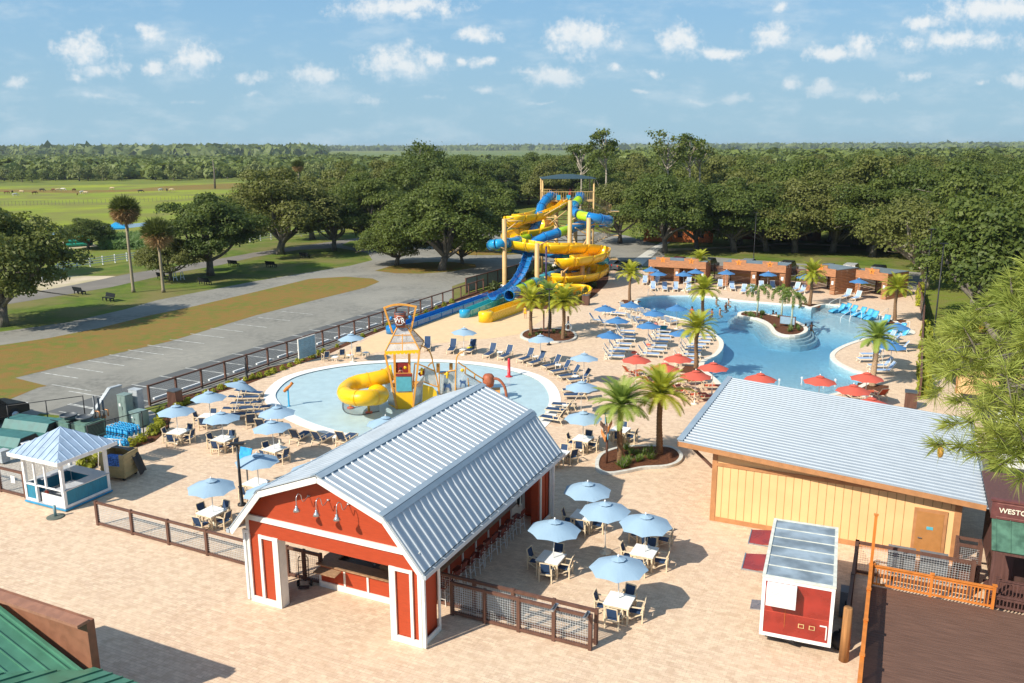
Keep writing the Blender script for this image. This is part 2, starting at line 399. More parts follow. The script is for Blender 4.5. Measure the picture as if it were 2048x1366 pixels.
pool = closed_spline(px((1276,604),(1306,593.5),(1345,592),(1392,592),(1439,596.5),(1486,602.5),(1540,606),(1570,609.5),(1600,612)))  if 0 else None
PO = [(1275,604),(1283,597.5),(1306,593.5),(1345,592),(1392,592),(1439,596.5),(1486,602.5),(1540,606.5),(1570,609.6),(1600,611),(1623,616),(1651,609),(1686,613),(1719,621),
      (1752,630),(1779,639.5),(1799,651),(1820,663),(1817,668.5),(1790,672),(1760,675),(1732,676.5),(1708,683),(1686,691),(1669,700),(1660,709),(1662,718),(1675,728),(1699,739.6),(1722,747),(1733,754),(1729,766),
      (1699,779),(1655,790),(1600,799),(1540,800),(1480,790),(1450,775),(1437,762),(1421,748),(1408,736),(1412,723),(1434,711.5),(1446,697),(1446,682),(1433,670),(1421,661.7),(1400,651),(1376,641.5),(1350,635),(1329,630.5),(1295,622),(1279,612)]
def densify(pts, n=2):
    return closed_spline(pts, n)
POOL = densify(px(*PO), 3)
IS = [(1482,631),(1486,626),(1509,624.5),(1530,629.5),(1553,633.7),(1575,640),(1591.5,646),(1605,654),(1607,663),(1593,670),(1570,670.5),(1553,664),(1545,653),(1532,643.5),(1511,636),(1491,633.5)]
ISL = densify(px(*IS), 3)
PAD = []
c0 = G(824, 793); 
PADPX = [(536,797),(545,776),(572,756),(620,741),(690,729),(770,722.5),(850,720.5),(930,724),(1000,733),(1060,747),(1096,765),(1112,790),(1111,815),(1098,838),(1060,870),(1000,895),(920,912),(840,910),(770,893),(720,881),(660,866),(600,846),(560,824)]
PAD = densify(px(*PADPX), 4)
FAR = 9000
sheet('ground', [(-FAR, -60), (FAR, -60), (FAR, FAR*1.6), (-FAR, FAR*1.6)], MATS['grass'], -.06, holes=[POOL, PAD])
sheet('pasture_field', px((-900,352),(0,372),(330,367),(470,364),(640,372),(770,366),(760,392),(640,410),(500,425),(420,450),(330,452),(200,470),(100,480),(-700,510)), MATS['pasture_green'], -.054)
sheet('pasture_dry_strip', px((-900,356),(0,378),(120,380),(260,379),(330,372),(470,366),(560,370),(500,376),(300,382),(160,386),(0,384),(-900,362)), MATS['dry_grass'], -.050)
sheet('marsh_meadow', px((620,312),(700,307),(900,303.5),(1200,302),(1600,300),(2400,297),(2400,306),(1600,309),(1250,318),(1150,325),(1000,327),(860,330),(760,325)), MATS['marsh'], -.050)
sheet('far_clearing', px((150,318),(330,314),(620,313),(700,318),(560,322),(330,322)), MATS['marsh'], -.046)
tag(sheet('pond_water', px((985,329),(1000,324),(1040,321.5),(1060,324),(1045,328),(1010,331)), MATS['creek_water'], -.040), kind='structure')
sheet('creek_water', px((95,467),(113,463),(150,458),(195,452),(240,449),(275,446),(296,444),(340,443),(338,447),(297,451),(262,455),(196,459),(150,464),(112,470)), MATS['creek_water'], -.045)
sheet('river_water', px((640,369),(700,366),(760,367),(760,372),(700,373),(650,373)), MATS['creek_water'], -.045)
sheet('dirt_yard', px((90,490),(120,484),(150,480),(180,484),(200,492),(150,497),(100,500)), MATS['sand'], -.048)
sheet('lawn', px((-350,700),(-300,640),(0,608),(100,593),(225,573),(350,545),(438,530),(512,513),(590,502),(660,496),(720,505),(740,520),(700,531),(600,547),(512,561),(400,583),(313,600),(250,618),(140,643),(100,649),(0,663)), MATS['lawn'], -.048)
sheet('verge', px((-300,575),(0,568),(120,556),(225,533),(330,512),(500,488),(650,470),(760,460),(900,448),(900,470),(725,475),(600,492),(512,505),(375,529),(263,546),(150,569),(0,597),(-300,620)), MATS['lawn'], -.049)
sheet('sand_lot', px((-300,590),(-60,562),(0,557),(60,553),(150,551),(232,551.5),(190,561),(150,569),(60,586),(0,597),(-300,650)), MATS['sand'], -.044)
sheet('road', px((-300,672),(-300,640),(0,595),(150,568.5),(263,546),(375,528.5),(512,504),(600,491.5),(725,474),(820,462),(940,440),(1000,430),(1080,428),(1080,445),(960,470),(800,490),(700,494),(600,499),(512,513),(438,530),(350,545),(225,573),(100,594),(0,610)), MATS['asphalt_road'], -.040)
sheet('drive', px((-300,800),(-300,705),(0,663),(100,649),(140,643),(250,618),(313,600),(400,583),(512,561.5),(600,547),(700,531),(745,520),(735,505),(660,493),(760,482),(860,474),(1000,462),(1090,452),(1250,470),(1320,490),(1330,512),(1290,522),(1400,512),(1850,545),(1845,590),(1700,560),(1230,528),(1050,527),(931,563),(904,572),(906,602),(841,629),(740,667),(681,693),(535,738),(400,785),(290,815),(262,830),(165,858),(0,905),(-220,960)), MATS['asphalt'], -.034)
sheet('grass_island', px((750,541),(790,529),(850,524),(900,523),(950,528),(953,534),(900,543),(840,547),(790,546)), MATS['dry_grass'], -.026)
sheet('grass_island', px((895,504),(915,493),(960,487),(1040,487),(1080,497),(1060,507),(1000,510),(930,510)), MATS['dry_grass'], -.026)
sheet('grass_island', px((682,490),(700,482),(760,478),(830,480),(840,492),(790,497),(720,497)), MATS['lawn'], -.026)
sheet('dry_strip', px((-300,880),(-300,750),(0,690),(100,675),(200,655),(300,630),(375,615),(512,583),(620,557),(690,553),(745,556.5),(759,563),(730,575),(640,597),(512,630),(340,682),(173,720),(30,755),(94,771),(75,775),(0,806)), MATS['dry_grass'], -.026)
sheet('grass_corner', px((62,838),(80,826),(118,830),(118,848),(80,846)), MATS['lawn'], -.024)
sheet('fence_grass', px((906,602),(904,572),(931,563),(940,580),(915,600)), MATS['lawn'], -.024)
FA, FB = G(300, 811).to_2d(), G(1000, 571).to_2d()
fd = (FB-FA).normalized(); fnn = Vector((-fd.y, fd.x))          # along the fence, and away from the plaza
L = (G(906, 603).to_2d()-FA).length
sheet('parking_bays', [FA+fd*-4+fnn*.3, FA+fd*L+fnn*.3, FA+fd*L+fnn*5.6, FA+fd*-4+fnn*5.6], MATS['asphalt_new'], -.026)
lines = MB()
for i in range(int(L/2.75)+2):
    a = FA+fd*(i*2.75-2)+fnn*1.0; b = a+fnn*4.8; t = fd*.06
    lines.quad(*[(p.x, p.y, -.02) for p in (a-t, b-t, b+t, a+t)][::-1])
for (u, v) in [(560,622),(512,634),(464.5,646.8),(416.9,655.4),(378,666.7),(336.7,678),(291.7,689.2),(253,699),(215.3,708.5),(172.8,720),(129,732.5),(78.9,743.8),(100,768),(134,781)]:
    a = G(u, v).to_2d()-fnn*.2; b = a-fnn*4.4; t = fd*.06
    lines.quad(*[(p.x, p.y, -.02) for p in (a-t, b-t, b+t, a+t)])
for i, (u, v, l) in enumerate([(135,808,3.6),(118,822,4),(1600,0,0)][:2]):
    a = G(u, v).to_2d(); b = a-fnn*l; t = fd*.06; lines.quad(*[(p.x, p.y, -.02) for p in (a-t, b-t, b+t, a+t)])
struct(lines.build('bay_markings', M('line_paint', (.50, .50, .47), .8, var=.35, scale=2, world=True)))
ramp = G(1905, 1010)
sheet('service_lot', [(22.5, 26), (60, 26), (60, 80), (36, 72), (33, 60), (31.5, 52), (26, 40)], MATS['asphalt_dark'], -.024)
ll = MB()
for k in range(7):
    a = loc((24, 33), k*1.6-2, 0); b = loc((24, 33), k*1.6-.2, 4.4); t = Vector((.06, 0, 0))
    ll.quad(*[(p.x, p.y, -.018) for p in (a-t, a+t, b+t, b-t)])
struct(ll.build('lot_markings', MATS['paint_white']))
sheet('gravel_yard', px((-260,960),(-200,905),(0,862),(62,838),(118,848),(165,855),(262,830),(300,820),(335,840),(335,862),(300,885),(255,905),(173,948),(50,1005),(0,985)), MATS['gravel'], -.016)

DECKPX = [(-160,925),(0,975),(45,995),(173,945),(222,921),(270,898),(310,883),(335.5,860),(343,833),(375.5,810),(439,785),(494,769),(599,728),(650,712),(681,697),(740,671),(841,633),(900,608),(964,587),(1000,573),(1040,560),(1100,540),(1214,530),(1240,520),(1275,520),(1290,545),(1420,548),(1565,560),(1700,568),(1835,580),(1848,640),(1838,720)]
deck = px(*DECKPX)+[Vector((34, 62)), Vector((30.8, 52)), Vector((22.6, 36)), Vector((22.6, 0)), Vector((22.6, -40)), Vector((-70, -40)), Vector((-70, 45))]
sheet('paved_plaza', deck, MATS['pavers'], 0, holes=[POOL, PAD])
sheet('slide_apron', px((655,716),(700,700),(740,674),(841,636),(900,612),(965,589),(1020,596),(1066,617),(1111,619),(1085,640),(1040,668),(990,676),(905,684),(840,690),(770,702),(700,716)), MATS['apron'], .004)
# pool coping, basin, steps and water
def ring(name, poly, w_in, w_out, z0, z1, mat):
    a = offset(poly, -w_in) if w_in else [Vector(p) for p in poly]; b = offset(poly, w_out); m = MB(); k = len(a)
    vs = [(p.x, p.y, z1) for p in a]+[(p.x, p.y, z1) for p in b]+[(p.x, p.y, z0) for p in a]+[(p.x, p.y, z0) for p in b]
    fs = []
    for i in range(k):
        j = (i+1) % k; fs += [(i, j, k+j, k+i), (k+i, k+j, 3*k+j, 3*k+i), (2*k+i, 2*k+j, j, i), (2*k+i, 3*k+i, 3*k+j, 2*k+j)]
    m.add(vs, fs); return m.build(name, mat)
struct(ring('pool_coping', POOL, .0, .42, .002, .05, MATS['coping']))
def basin(name, poly, zf, mat, holes=()):
    """walls and a floor whose depth comes from zf(x, y)"""
    m = MB(); k = len(poly)
    m.add([(p[0], p[1], .0) for p in poly]+[(p[0], p[1], -1.8) for p in poly], [(i, (i+1) % k, k+(i+1) % k, k+i) for i in range(k)])
    xs = [p[0] for p in poly]; ys = [p[1] for p in poly]
    nx, ny = 40, 50; X0, X1, Y0, Y1 = min(xs)-.5, max(xs)+.5, min(ys)-.5, max(ys)+.5
    vs = []; 
    for j in range(ny+1):
        for i in range(nx+1):
            x = X0+(X1-X0)*i/nx; y = Y0+(Y1-Y0)*j/ny; vs.append((x, y, zf(x, y)))
    m.add(vs, [(j*(nx+1)+i, j*(nx+1)+i+1, (j+1)*(nx+1)+i+1, (j+1)*(nx+1)+i) for j in range(ny) for i in range(nx)])
    return struct(m.build(name, mat))
beach = G(1560, 790)
def pdepth(x, y):
    t = max(0, min(1, (y-58.5)/20)); t = t**.8
    s = Vector((x, y))-G(1760, 645).to_2d(); shelf = max(0, min(1, (s.length-5.5)/3.5))
    return -.17-1.15*min(t, .12+.88*shelf)
basin('pool_basin', POOL, pdepth, MATS['pool_plaster'])
m = MB(); v, f = fill(offset(POOL, .1), (), -.10); m.add(v, f)
k = len(v); m.add([(x, y, -1.9) for x, y, z in v], [t[::-1] for t in f])
po = offset(POOL, .1); kk = len(po); m.add([(p.x, p.y, -.10) for p in po]+[(p.x, p.y, -1.9) for p in po], [(i, kk+i, kk+(i+1) % kk, (i+1) % kk) for i in range(kk)])
o = m.build('pool_water', MATS['pool_water']); o['kind'] = 'structure'
bm = bmesh.new(); bm.from_mesh(o.data); bmesh.ops.remove_doubles(bm, verts=bm.verts, dist=.001); bmesh.ops.recalc_face_normals(bm, faces=bm.faces); bm.to_mesh(o.data); bm.free()
# island with its steps
struct(ring('island_kerb', ISL, 0, .38, -1.8, .10, MATS['coping']))
for i, (off, z) in enumerate(((.7, -.30), (1.0, -.52), (1.35, -.78))):
    pts = offset(ISL, off+.02); struct(ring('island_step', ISL, 0, off, -1.8, z, MATS['pool_step']))
m = MB(); v, f = fill(ISL, (), .06); m.add(v, f); struct(m.build('island_bed', MATS['mulch']))
edge = px((1651,611),(1686,615),(1719,623.5),(1752,633),(1779,643),(1799,655),(1812,666),(1770,672),(1742,672),(1733,660),(1716,645),(1690,632),(1655,622),(1640,618))
for i in range(3):
    p2 = offset(closed_spline(edge, 2), .35*i); m = MB(); v, f = fill(p2, (), 0); m.prism([(p.x, p.y) for p in p2], -1.75, -.26-.2*i); struct(m.build('tanning_ledge', MATS['pool_step']))
# splash pad: a rim, a gently dished floor and a skin of water
struct(ring('pad_rim', PAD, .55, .30, .002, .03, M('pad_rim', (.80, .80, .77), .7, var=.04, world=True)))
pc = Vector((sum(p.x for p in PAD)/len(PAD), sum(p.y for p in PAD)/len(PAD)))
def paddepth(x, y): return -.05-.06*max(0, 1-(Vector((x, y))-pc).length/11)
basin('pad_basin', PAD, paddepth, MATS['pad_floor'])
m = MB(); v, f = fill(offset(PAD, -.3), (), -.022); m.add(v, f); tag(m.build('pad_water', MATS['pad_water']), kind='structure')
# mulch beds
BED = px((50,995),(173,943),(222,919),(270,896),(310,881),(334,860),(342,833),(374,810),(439,785),(494,769),(599,728),(650,712),(681,697),(740,671),(841,633),(900,608),(962,587),(955,581),(906,600),(841,627),(740,664),(681,690),(597,722),(535,735),(494,752),(400,783),(345,797),(330,812),(318,850),(290,872),(255,893),(200,915),(160,932),(60,985))
sheet('mulch_bed', BED, MATS['mulch'], .012)
SB = [(962,587),(1000,573),(1040,556),(1100,540),(1190,520),(1214,530),(1217,556),(1209,572),(1177,601),(1161,610),(1111,617),(1066,617),(1062,600),(1040,598),(1010,590)]
sheet('slide_bed', closed_spline(px(*SB), 3), MATS['mulch'], .012)
def planter(poly, kerb=.22, h=.16, name='planter'):
    struct(ring('planter_kerb', poly, 0, kerb, .002, h, MATS['concrete'])); m = MB(); v, f = fill(poly, (), h-.04); m.add(v, f); struct(m.build('planter_soil', MATS['mulch']))
PL1 = closed_spline(px((1198,938),(1204,915),(1232,902),(1268,897),(1300,897),(1340,899),(1358,912),(1352,926),(1330,934),(1285,937),(1250,944),(1215,948)), 5)
PL2 = closed_spline(px((1045,674),(1052,665),(1075,660),(1110,660),(1140,664),(1149,673),(1143,681),(1120,685),(1090,684),(1060,681)), 5)
planter(PL1); planter(PL2)
for q in [(1391,741),(1745,776),(1621,611),(1259,604),(1789,643)]:
    c = G(*q); m = MB(); pts = [loc(c, a, b) for a, b in ((-1.1, -1.1), (1.1, -1.1), (1.1, 1.1), (-1.1, 1.1))]
    m.prism([(p.x, p.y) for p in pts], .003, .03); struct(m.build('palm_pit', MATS['mulch']))
sheet('shade_toned_lawn', px((1340,516),(1330,500),(1420,490),(1700,485),(1860,520),(1850,540),(1700,528),(1500,518),(1400,508)), MATS['lawn'], -.03)  # darker lawn green put in for the tree shade on this strip
sheet('sidewalk', px((1225,548),(1300,497),(1330,480),(1345,480),(1318,500),(1262,550)), MATS['concrete'], -.02)
sheet('sidewalk', px((1330,497),(1480,492),(1580,484),(1700,490),(1700,493),(1580,488),(1480,496),(1330,502)), MATS['sand'], -.02)
# ================================================================ buildings
M('red_board', (.42, .056, .017), .55, var=.08, scale=2.5, stretch=(1, 1, 8))
M('red_dark', (.22, .022, .012), .55, var=.1, scale=3)
M('white_trim', (.80, .78, .72), .55, var=.05, scale=3)
M('roof_metal', (.47, .52, .57), .5, .15, var=.05, scale=1.2, spec=.5)
M('roof_flash', (.34, .42, .49), .5, .15, var=.05, scale=2)
M('steel', (.52, .54, .56), .35, .8, var=.1, scale=8)
M('steel_dark', (.12, .13, .14), .5, .5, var=.1, scale=8)
M('white_metal', (.82, .82, .80), .35, .0, var=.04, scale=6)
M('counter_wood', (.34, .20, .11), .5, var=.3, scale=6, stretch=(1, 8, 1))
M('counter_dark', (.035, .035, .04), .35, var=.3, scale=6)
M('black', (.015, .015, .017), .5, var=.3, scale=6)
M('brown_post', (.135, .065, .045), .6, var=.15, scale=5, stretch=(1, 1, .2))
M('brown_dark', (.075, .038, .030), .7, var=.2, scale=4)
M('wire', (.66, .68, .68), .5, .2, var=.1, scale=20)
M('cream_board', (.80, .50, .235), .7, var=.05, scale=.8)
M('cream_gap', (.34, .18, .06), .8, var=.1, scale=2)
M('tan_trim', (.46, .215, .09), .65, var=.1, scale=3)
M('teal_board', (.02, .21, .33), .5, var=.12, scale=3, stretch=(6, 6, 1))
M('white_paint', (.80, .81, .80), .45, var=.05, scale=4)
M('grey_counter', (.42, .44, .47), .4, var=.08, scale=4)
M('green_metal', (.09, .26, .17), .42, .1, var=.14, scale=1.6)
M('sign_brown', (.27, .115, .065), .65, var=.15, scale=2.5, bump=.15)
M('orange_wood', (.62, .20, .035), .55, var=.12, scale=4, stretch=(1, 1, .3))
M('log_wood', (.36, .17, .06), .75, var=.3, scale=3, stretch=(3, 3, .2), bump=.4)
M('glass_green', (.20, .28, .24), .15, var=.1, scale=3)

BO = G(505, 1200)                         # barn: front corner on the plaza
BL, BWD = 12.3, 8.08
# gambrel section (x, z) through the roof and slope list
PR = [(-.36, 3.33), (1.2, 5.2), (4.06, 6.30), (6.92, 5.2), (8.46, 3.33)]
barn = thing('barn_bar', 'red barn-shaped open bar with white trim and ribbed metal gambrel roof', 'bar building', (BO.x, BO.y, 0), GA)
def gable(m, y0, y1, mi=0):
    g = [(.12, 3.0), (7.95, 3.0), (7.95, 3.86), (6.72, 5.12), (4.06, 6.12), (1.36, 5.12), (.12, 3.86)]
    m.slab([(x, y0, z) for x, z in g], y1-y0)
for y0, y1 in ((.0, .12), (BL-.12, BL)): ft = MB(); gable(ft, y0, y1); ft.build('gable_wall', MATS['red_board'], barn)
for (x0, x1, y0, y1) in ((.12, 1.42, 0, .42), (6.85, 8.0, 0, .42), (.12, 1.42, BL-.42, BL), (6.85, 8.0, BL-.42, BL)):
    pn = MB(); pn.box(x0, x1, y0+.04, y1-.04, .05, 3.0); ya, yb_ = (.40, 1.25) if y0 < 1 else (BL-1.3, BL-.40)
    pn.box(*((.14, .5) if x0 < 1 else (7.6, 7.96)), ya, yb_, .05, 3.1); pn.build('corner_wall', MATS['red_board'], barn)
tr = MB()
e = .035
for y, s in ((0, -1), (BL, 1)):
    a, b = (y-.045, y+.02) if s < 0 else (y-.02, y+.045)
    tr.box(.0, 8.08, a-.03 if s < 0 else a, b if s < 0 else b+.03, 3.62, 3.84)
    for x0, x1 in ((.0, .14), (.60, .74), (1.30, 1.56), (6.72, 6.98), (7.60, 7.72), (7.94, 8.08)):
        tr.box(x0, x1, a, b+.0, .0, 3.04 if x0 not in (.0, 7.94) else 3.62)
    for x0, x1 in ((.0, 1.56), (6.72, 8.08)):
        tr.box(x0+.001, x1-.001, a+.004, b-.004, .0, .26); tr.box(x0+.70*(x0 == 0)+.002, x1-.002 if x0 == 0 else 7.62, a-.004, b-.006, 2.9, 3.03)
    tr.box(1.42, 1.56, min(y, y-s*.42), max(y, y-s*.42), .0, 3.02); tr.box(6.72, 6.86, min(y, y-s*.42), max(y, y-s*.42), .0, 3.02)
for x0, x1 in ((-.03, .02), (8.06, 8.11)):
    for yy in (.0, 1.18, BL-1.32, BL-.13): tr.box(x0, x1, yy, yy+.13, 0, 3.3)
    for yy in (0, BL-1.3): tr.box(x0+.004, x1-.004, yy+.002, yy+1.29, 0, .24)
    tr.box(x0, x1, .13, BL-.13, 3.05, 3.3)
tr.box(.1, .3, 1.2, BL-1.2, 3.0, 3.28); tr.box(7.78, 7.98, 1.2, BL-1.2, 3.0, 3.28)
tr.build('trim', MATS['white_trim'], barn)
for y in (-.5, BL+.5):
    rake = MB()
    for (x0, z0), (x1, z1) in zip(PR, PR[1:]):
        rake.bar((x0, y, z0-.17), (x1, y, z1-.17), .06, .24, up=(0, 0, 1))
    rake.build('rake_board', MATS['white_trim'], barn)
sof = MB()
for (x0, z0), (x1, z1) in zip(PR, PR[1:]):
    sof.quad((x0, -.47, z0-.10), (x1, -.47, z1-.10), (x1, BL+.47, z1-.10), (x0, BL+.47, z0-.10))
sof.build('roof_soffit', M('soffit_brown', (.30, .22, .15), .7), barn)
rf = MB()
def ribbed(m, a, b, c, d, pitch, rw=.10, rh=.05, th=.04):
    """metal sheet a-b-c-d (a-b is the low edge); ribs run from low to high"""
    a, b, c, d = map(Vector, (a, b, c, d)); n = (b-a).cross(d-a).normalized()
    if n.z < 0: n = -n
    k = max(1, round((b-a).length/pitch))
    vs = []; 
    w = rw/((b-a).length/k)
    for i in range(k):
        for t, h in ((0, 0), (.5-w*.5, 0), (.5-w*.28, rh), (.5+w*.28, rh), (.5+w*.5, 0)):
            s = (i+t)/k; vs.append((a+(b-a)*s+n*h, d+(c-d)*s+n*h))
    vs.append((b, c)); q = len(vs)
    m.add([p for p, _ in vs]+[p for _, p in vs], [(i, i+1, q+i+1, q+i) for i in range(q-1)])
    m.slab([a-n*.002, b-n*.002, c-n*.002, d-n*.002], th)
for i in range(4):
    (x0, z0), (x1, z1) = PR[i], PR[i+1]
    if i < 2: ribbed(rf, (x0, -.55, z0), (x0, BL+.55, z0), (x1, BL+.55, z1), (x1, -.55, z1), .405, .12, .045)
    else: ribbed(rf, (x1, -.55, z1), (x1, BL+.55, z1), (x0, BL+.55, z0), (x0, -.55, z0), .405, .12, .045)
roof = rf.build('roof', MATS['roof_metal'], barn)
fl = MB()
for i, wd in ((1, .22), (2, .26), (3, .22)):
    x, z = PR[i]
    for j in (i-1, i+1):
        x2, z2 = PR[j]; d = Vector((x2-x, 0, z2-z)).normalized(); nrm = Vector((-d.z, 0, d.x)); nrm = nrm if nrm.z > 0 else -nrm
        p = Vector((x, 0, z))+nrm*.055; q = p+d*wd
        fl.slab([(p.x, -.57, p.z), (q.x, -.57, q.z), (q.x, BL+.57, q.z), (p.x, BL+.57, p.z)] if j > i else [(q.x, -.57, q.z), (p.x, -.57, p.z), (p.x, BL+.57, p.z), (q.x, BL+.57, q.z)], .02)
fl.build('ridge_flashing', MATS['roof_flash'], roof)
gt = MB()
for x0, sgn in ((PR[0][0]-.02, -1), (PR[4][0]+.02, 1)):
    xa, xb = sorted((x0, x0+.15*sgn))
    gt.box(xa, xb, -.56, BL+.56, 3.14, 3.16); gt.box(xa, xa+.012, -.56, BL+.56, 3.16, 3.30); gt.box(xb-.012, xb, -.56, BL+.56, 3.16, 3.30)
    gt.box(xa, xb, -.57, -.555, 3.14, 3.30); gt.box(xa, xb, BL+.555, BL+.57, 3.14, 3.30)
    for k in range(17): gt.box(xa, xb, .1+k*.75, .13+k*.75, 3.30, 3.315)
gt.build('gutter', MATS['roof_metal'], barn)
for (xx, yy) in ((8.19, -.04), (8.19, BL+.02), (-.12, -.02)):
    dp = MB(); dp.box(xx-.05, xx+.06, yy-.05, yy+.06, .06, 3.1); dp.box(xx-.055, xx+.24, yy-.055, yy+.065, 3.0, 3.14); dp.build('downpipe', MATS['white_metal'], barn)
for i, x in enumerate((3.23, 4.14, 5.05)):
    l = MB(); l.smooth = True
    l.lathe([(.075, 0), (.075, .02)], 12, (0, 0, 0))
    pts = [(0, -.02, 0), (0, -.12, -.03), (0, -.26, -.10), (0, -.36, -.08), (0, -.42, .04), (0, -.46, .20), (0, -.58, .30), (0, -.70, .24), (0, -.74, .08), (0, -.74, -.16)]
    l.tube(spline(pts, 4), .017, 8)
    lo = thing('gooseneck_lamp', 'x', 'lamp')
    lo['label'] = ['galvanised gooseneck lamp on red gable, the one partly in eave shadow', 'galvanised gooseneck lamp in the middle of the red gable', 'galvanised gooseneck lamp on red gable, nearest the rib-roofed slope'][i]
    lo['group'] = 'gooseneck lamps on the red gable'; p = loc(BO, x, -.0); lo.location = (p.x, p.y, 5.15); lo.rotation_euler = (0, 0, GA)
    l.build('lamp_arm', MATS['steel'], lo)
    s = MB(); s.lathe([(.03, .14), (.05, .12), (.055, .05), (.10, .0), (.135, -.09), (.13, -.09), (.09, .0), (.02, .03)], 16, (0, -.74, -.24)); s.build('lamp_shade', MATS['steel'], lo)
# the bar inside
ctr = thing('bar_counter', 'long bar counter with red panels, white trim and brown top under the barn roof', 'counter', (BO.x, BO.y, 0), GA)
c1 = MB(); c1.box(1.85, 6.55, 2.10, 2.5, .08, 1.02); c1.box(6.15, 6.55, 2.5, 10.9, .08, 1.02); c1.box(1.85, 2.25, 2.5, 10.9, .08, 1.02); c1.build('counter_panel', MATS['red_board'], ctr)
c2 = MB(); c2.box(1.80, 6.60, 2.05, 2.099, .0, .26)
for x in (1.80, 3.05, 4.2, 5.4, 6.5): c2.box(x, x+.09, 2.06, 2.098, .26, 1.02)
c2.box(1.795, 1.849, 2.05, 10.95, 0, .26)
for k in range(8): c2.box(6.551, 6.6, 2.1+k*1.25, 2.2+k*1.25, 0, 1.02)
c2.build('counter_trim', MATS['white_trim'], ctr)
c3 = MB(); c3.box(1.74, 6.75, 1.96, 2.62, 1.02, 1.08); c3.box(6.05, 6.85, 2.62, 11.0, 1.02, 1.08); c3.box(1.66, 2.35, 2.62, 11.0, 1.02, 1.08); c3.build('counter_top', MATS['counter_wood'], ctr)
c4 = MB(); c4.box(2.3, 6.1, 2.7, 3.35, .0, .92); c4.build('work_bench', MATS['counter_dark'], ctr)
c5 = MB(); c5.slab([(2.0, 1.42, 1.0), (3.1, 1.42, 1.0), (3.1, 1.88, 1.05), (2.0, 1.88, 1.05)], .035); c5.build('flap_shelf', MATS['counter_wood'], ctr)
isl = thing('back_bar', 'dark back bar cabinet with shelves in the middle of the barn', 'cabinet', (BO.x, BO.y, 0), GA)
b1 = MB(); b1.box(3.4, 5.0, 5.2, 9.6, 0, 1.0); b1.build('cabinet_body', MATS['counter_dark'], isl)
b2 = MB(); [b2.box(3.7, 4.7, 5.4, 9.4, z, z+.05) for z in (1.4, 1.8, 2.2)]; [b2.box(x, x+.06, y, y+.06, 1.0, 2.3) for x in (3.7, 4.64) for y in (5.4, 9.34)]; b2.build('shelf', MATS['brown_dark'], isl)
rng = random.Random(4)
bx = thing('cardboard_box', 'open cardboard box on the dark work bench behind the bar', 'box', loc(BO, 4.55, 2.95)+Vector((0, 0, .92)), GA+.2)
q = MB(); q.box(-.2, .2, -.14, .14, 0, .22); q.build('box_body', M('cardboard', (.50, .30, .15), .8), bx); q = MB(); q.slab([(-.2, -.27, .24), (.2, -.27, .24), (.2, -.14, .222), (-.2, -.14, .222)], .006); q.build('box_flap', MATS['cardboard'], bx)
sk = thing('bar_tap', 'chrome swan-neck tap on the bar bench beside cardboard box', 'tap', loc(BO, 3.9, 3.1)+Vector((0, 0, .92)), GA)
q = MB(); q.tube(spline([(0, 0, 0), (0, 0, .25), (0, -.08, .33), (0, -.16, .28)], 4), .015, 8); q.build('spout', MATS['steel'], sk); q = MB(); q.lathe([(.04, 0), (.04, .03), (.02, .05)], 10); q.build('tap_base', MATS['steel'], sk)

# stools
M('stool_frame', (.72, .70, .66), .4, var=.05)
M('stool_red', (.17, .035, .022), .6, var=.1)
st = thing('bar_stool', 'x', 'bar stool')
q = MB()
for sx in (-1, 1):
    for sy in (-1, 1): q.bar((sx*.19, sy*.19, .72), (sx*.25, sy*.25, 0), .028)
    q.bar((sx*.235, -.235, .28), (sx*.235, .235, .28), .02); q.bar((sx*.19, .19, .72), (sx*.2, .27, 1.12), .028)
for sy in (-1, 1): q.bar((-.225, sy*.225, .36), (.225, sy*.225, .36), .02)
q.build('stool_frame', MATS['stool_frame'], st)
q = MB(); q.box(-.23, .23, -.22, .22, .72, .77); q.build('seat', MATS['stool_red'], st)
q = MB(); q.slab([(-.22, .215, .86), (.22, .215, .86), (.22, .275, 1.14), (-.22, .275, 1.14)], .025); q.build('backrest', MATS['stool_red'], st)
SP = Proto(st)
for i in range(11):
    p = loc(BO, 7.18+.05*math.sin(i*2), 3.1+i*.72)
    SP.put(p, GA-math.pi/2+.12*math.sin(i*5.), '%s red-backed bar stool from the plaza-side gate, along the open barn side' % ORD[i], 'bar stools along the counter')

# ---- yellow service building
YB = G(1420, 1040); YL, YD = 10.75, 11.4
yb = thing('service_building', 'cream panelled building with tan trim and low ribbed metal shed roof', 'building', (YB.x, YB.y, 0), GA)
def rz(x, y=0): return 4.13-(x+1.6)*.068
q = MB(); q.prism([(0, 0), (YL, 0), (YL, YD), (0, YD)], .0, 3.2); q.build('wall', MATS['cream_board'], yb)
for y in (.0, YD-.1):
    q = MB(); q.slab([(0, y, 3.2), (YL, y, 3.2), (YL, y, rz(YL)-.2), (0, y, rz(0)-.2)], .1) if y == 0 else q.slab([(YL, y, 3.2), (0, y, 3.2), (0, y, rz(0)-.2), (YL, y, rz(YL)-.2)], .1)
    q.build('gable_infill', MATS['cream_board'], yb)
q = MB()
k = int(8.8/.365)
for i in range(1, k+5):
    x = .12+i*.365
    if 8.85 < x < 10.35: q.box(x, x+.022, -.006, .02, 2.5, 2.88)
    else: q.box(x, x+.022, -.006, .02, .26, 2.9)
q.build('board_joint', MATS['cream_gap'], yb)
q = MB(); q.box(-.02, .22, -.045, .02, 0, rz(0)-.2); q.box(YL-.25, YL+.03, -.045, .02, 0, rz(YL)-.2); q.box(.2, 8.93, -.035, .02, 0, .24); q.box(.2, YL-.24, -.05, .02, 2.90, 3.06); q.box(YL-.001, YL+.03, .02, .25, 0, 3); q.build('trim', MATS['tan_trim'], yb)
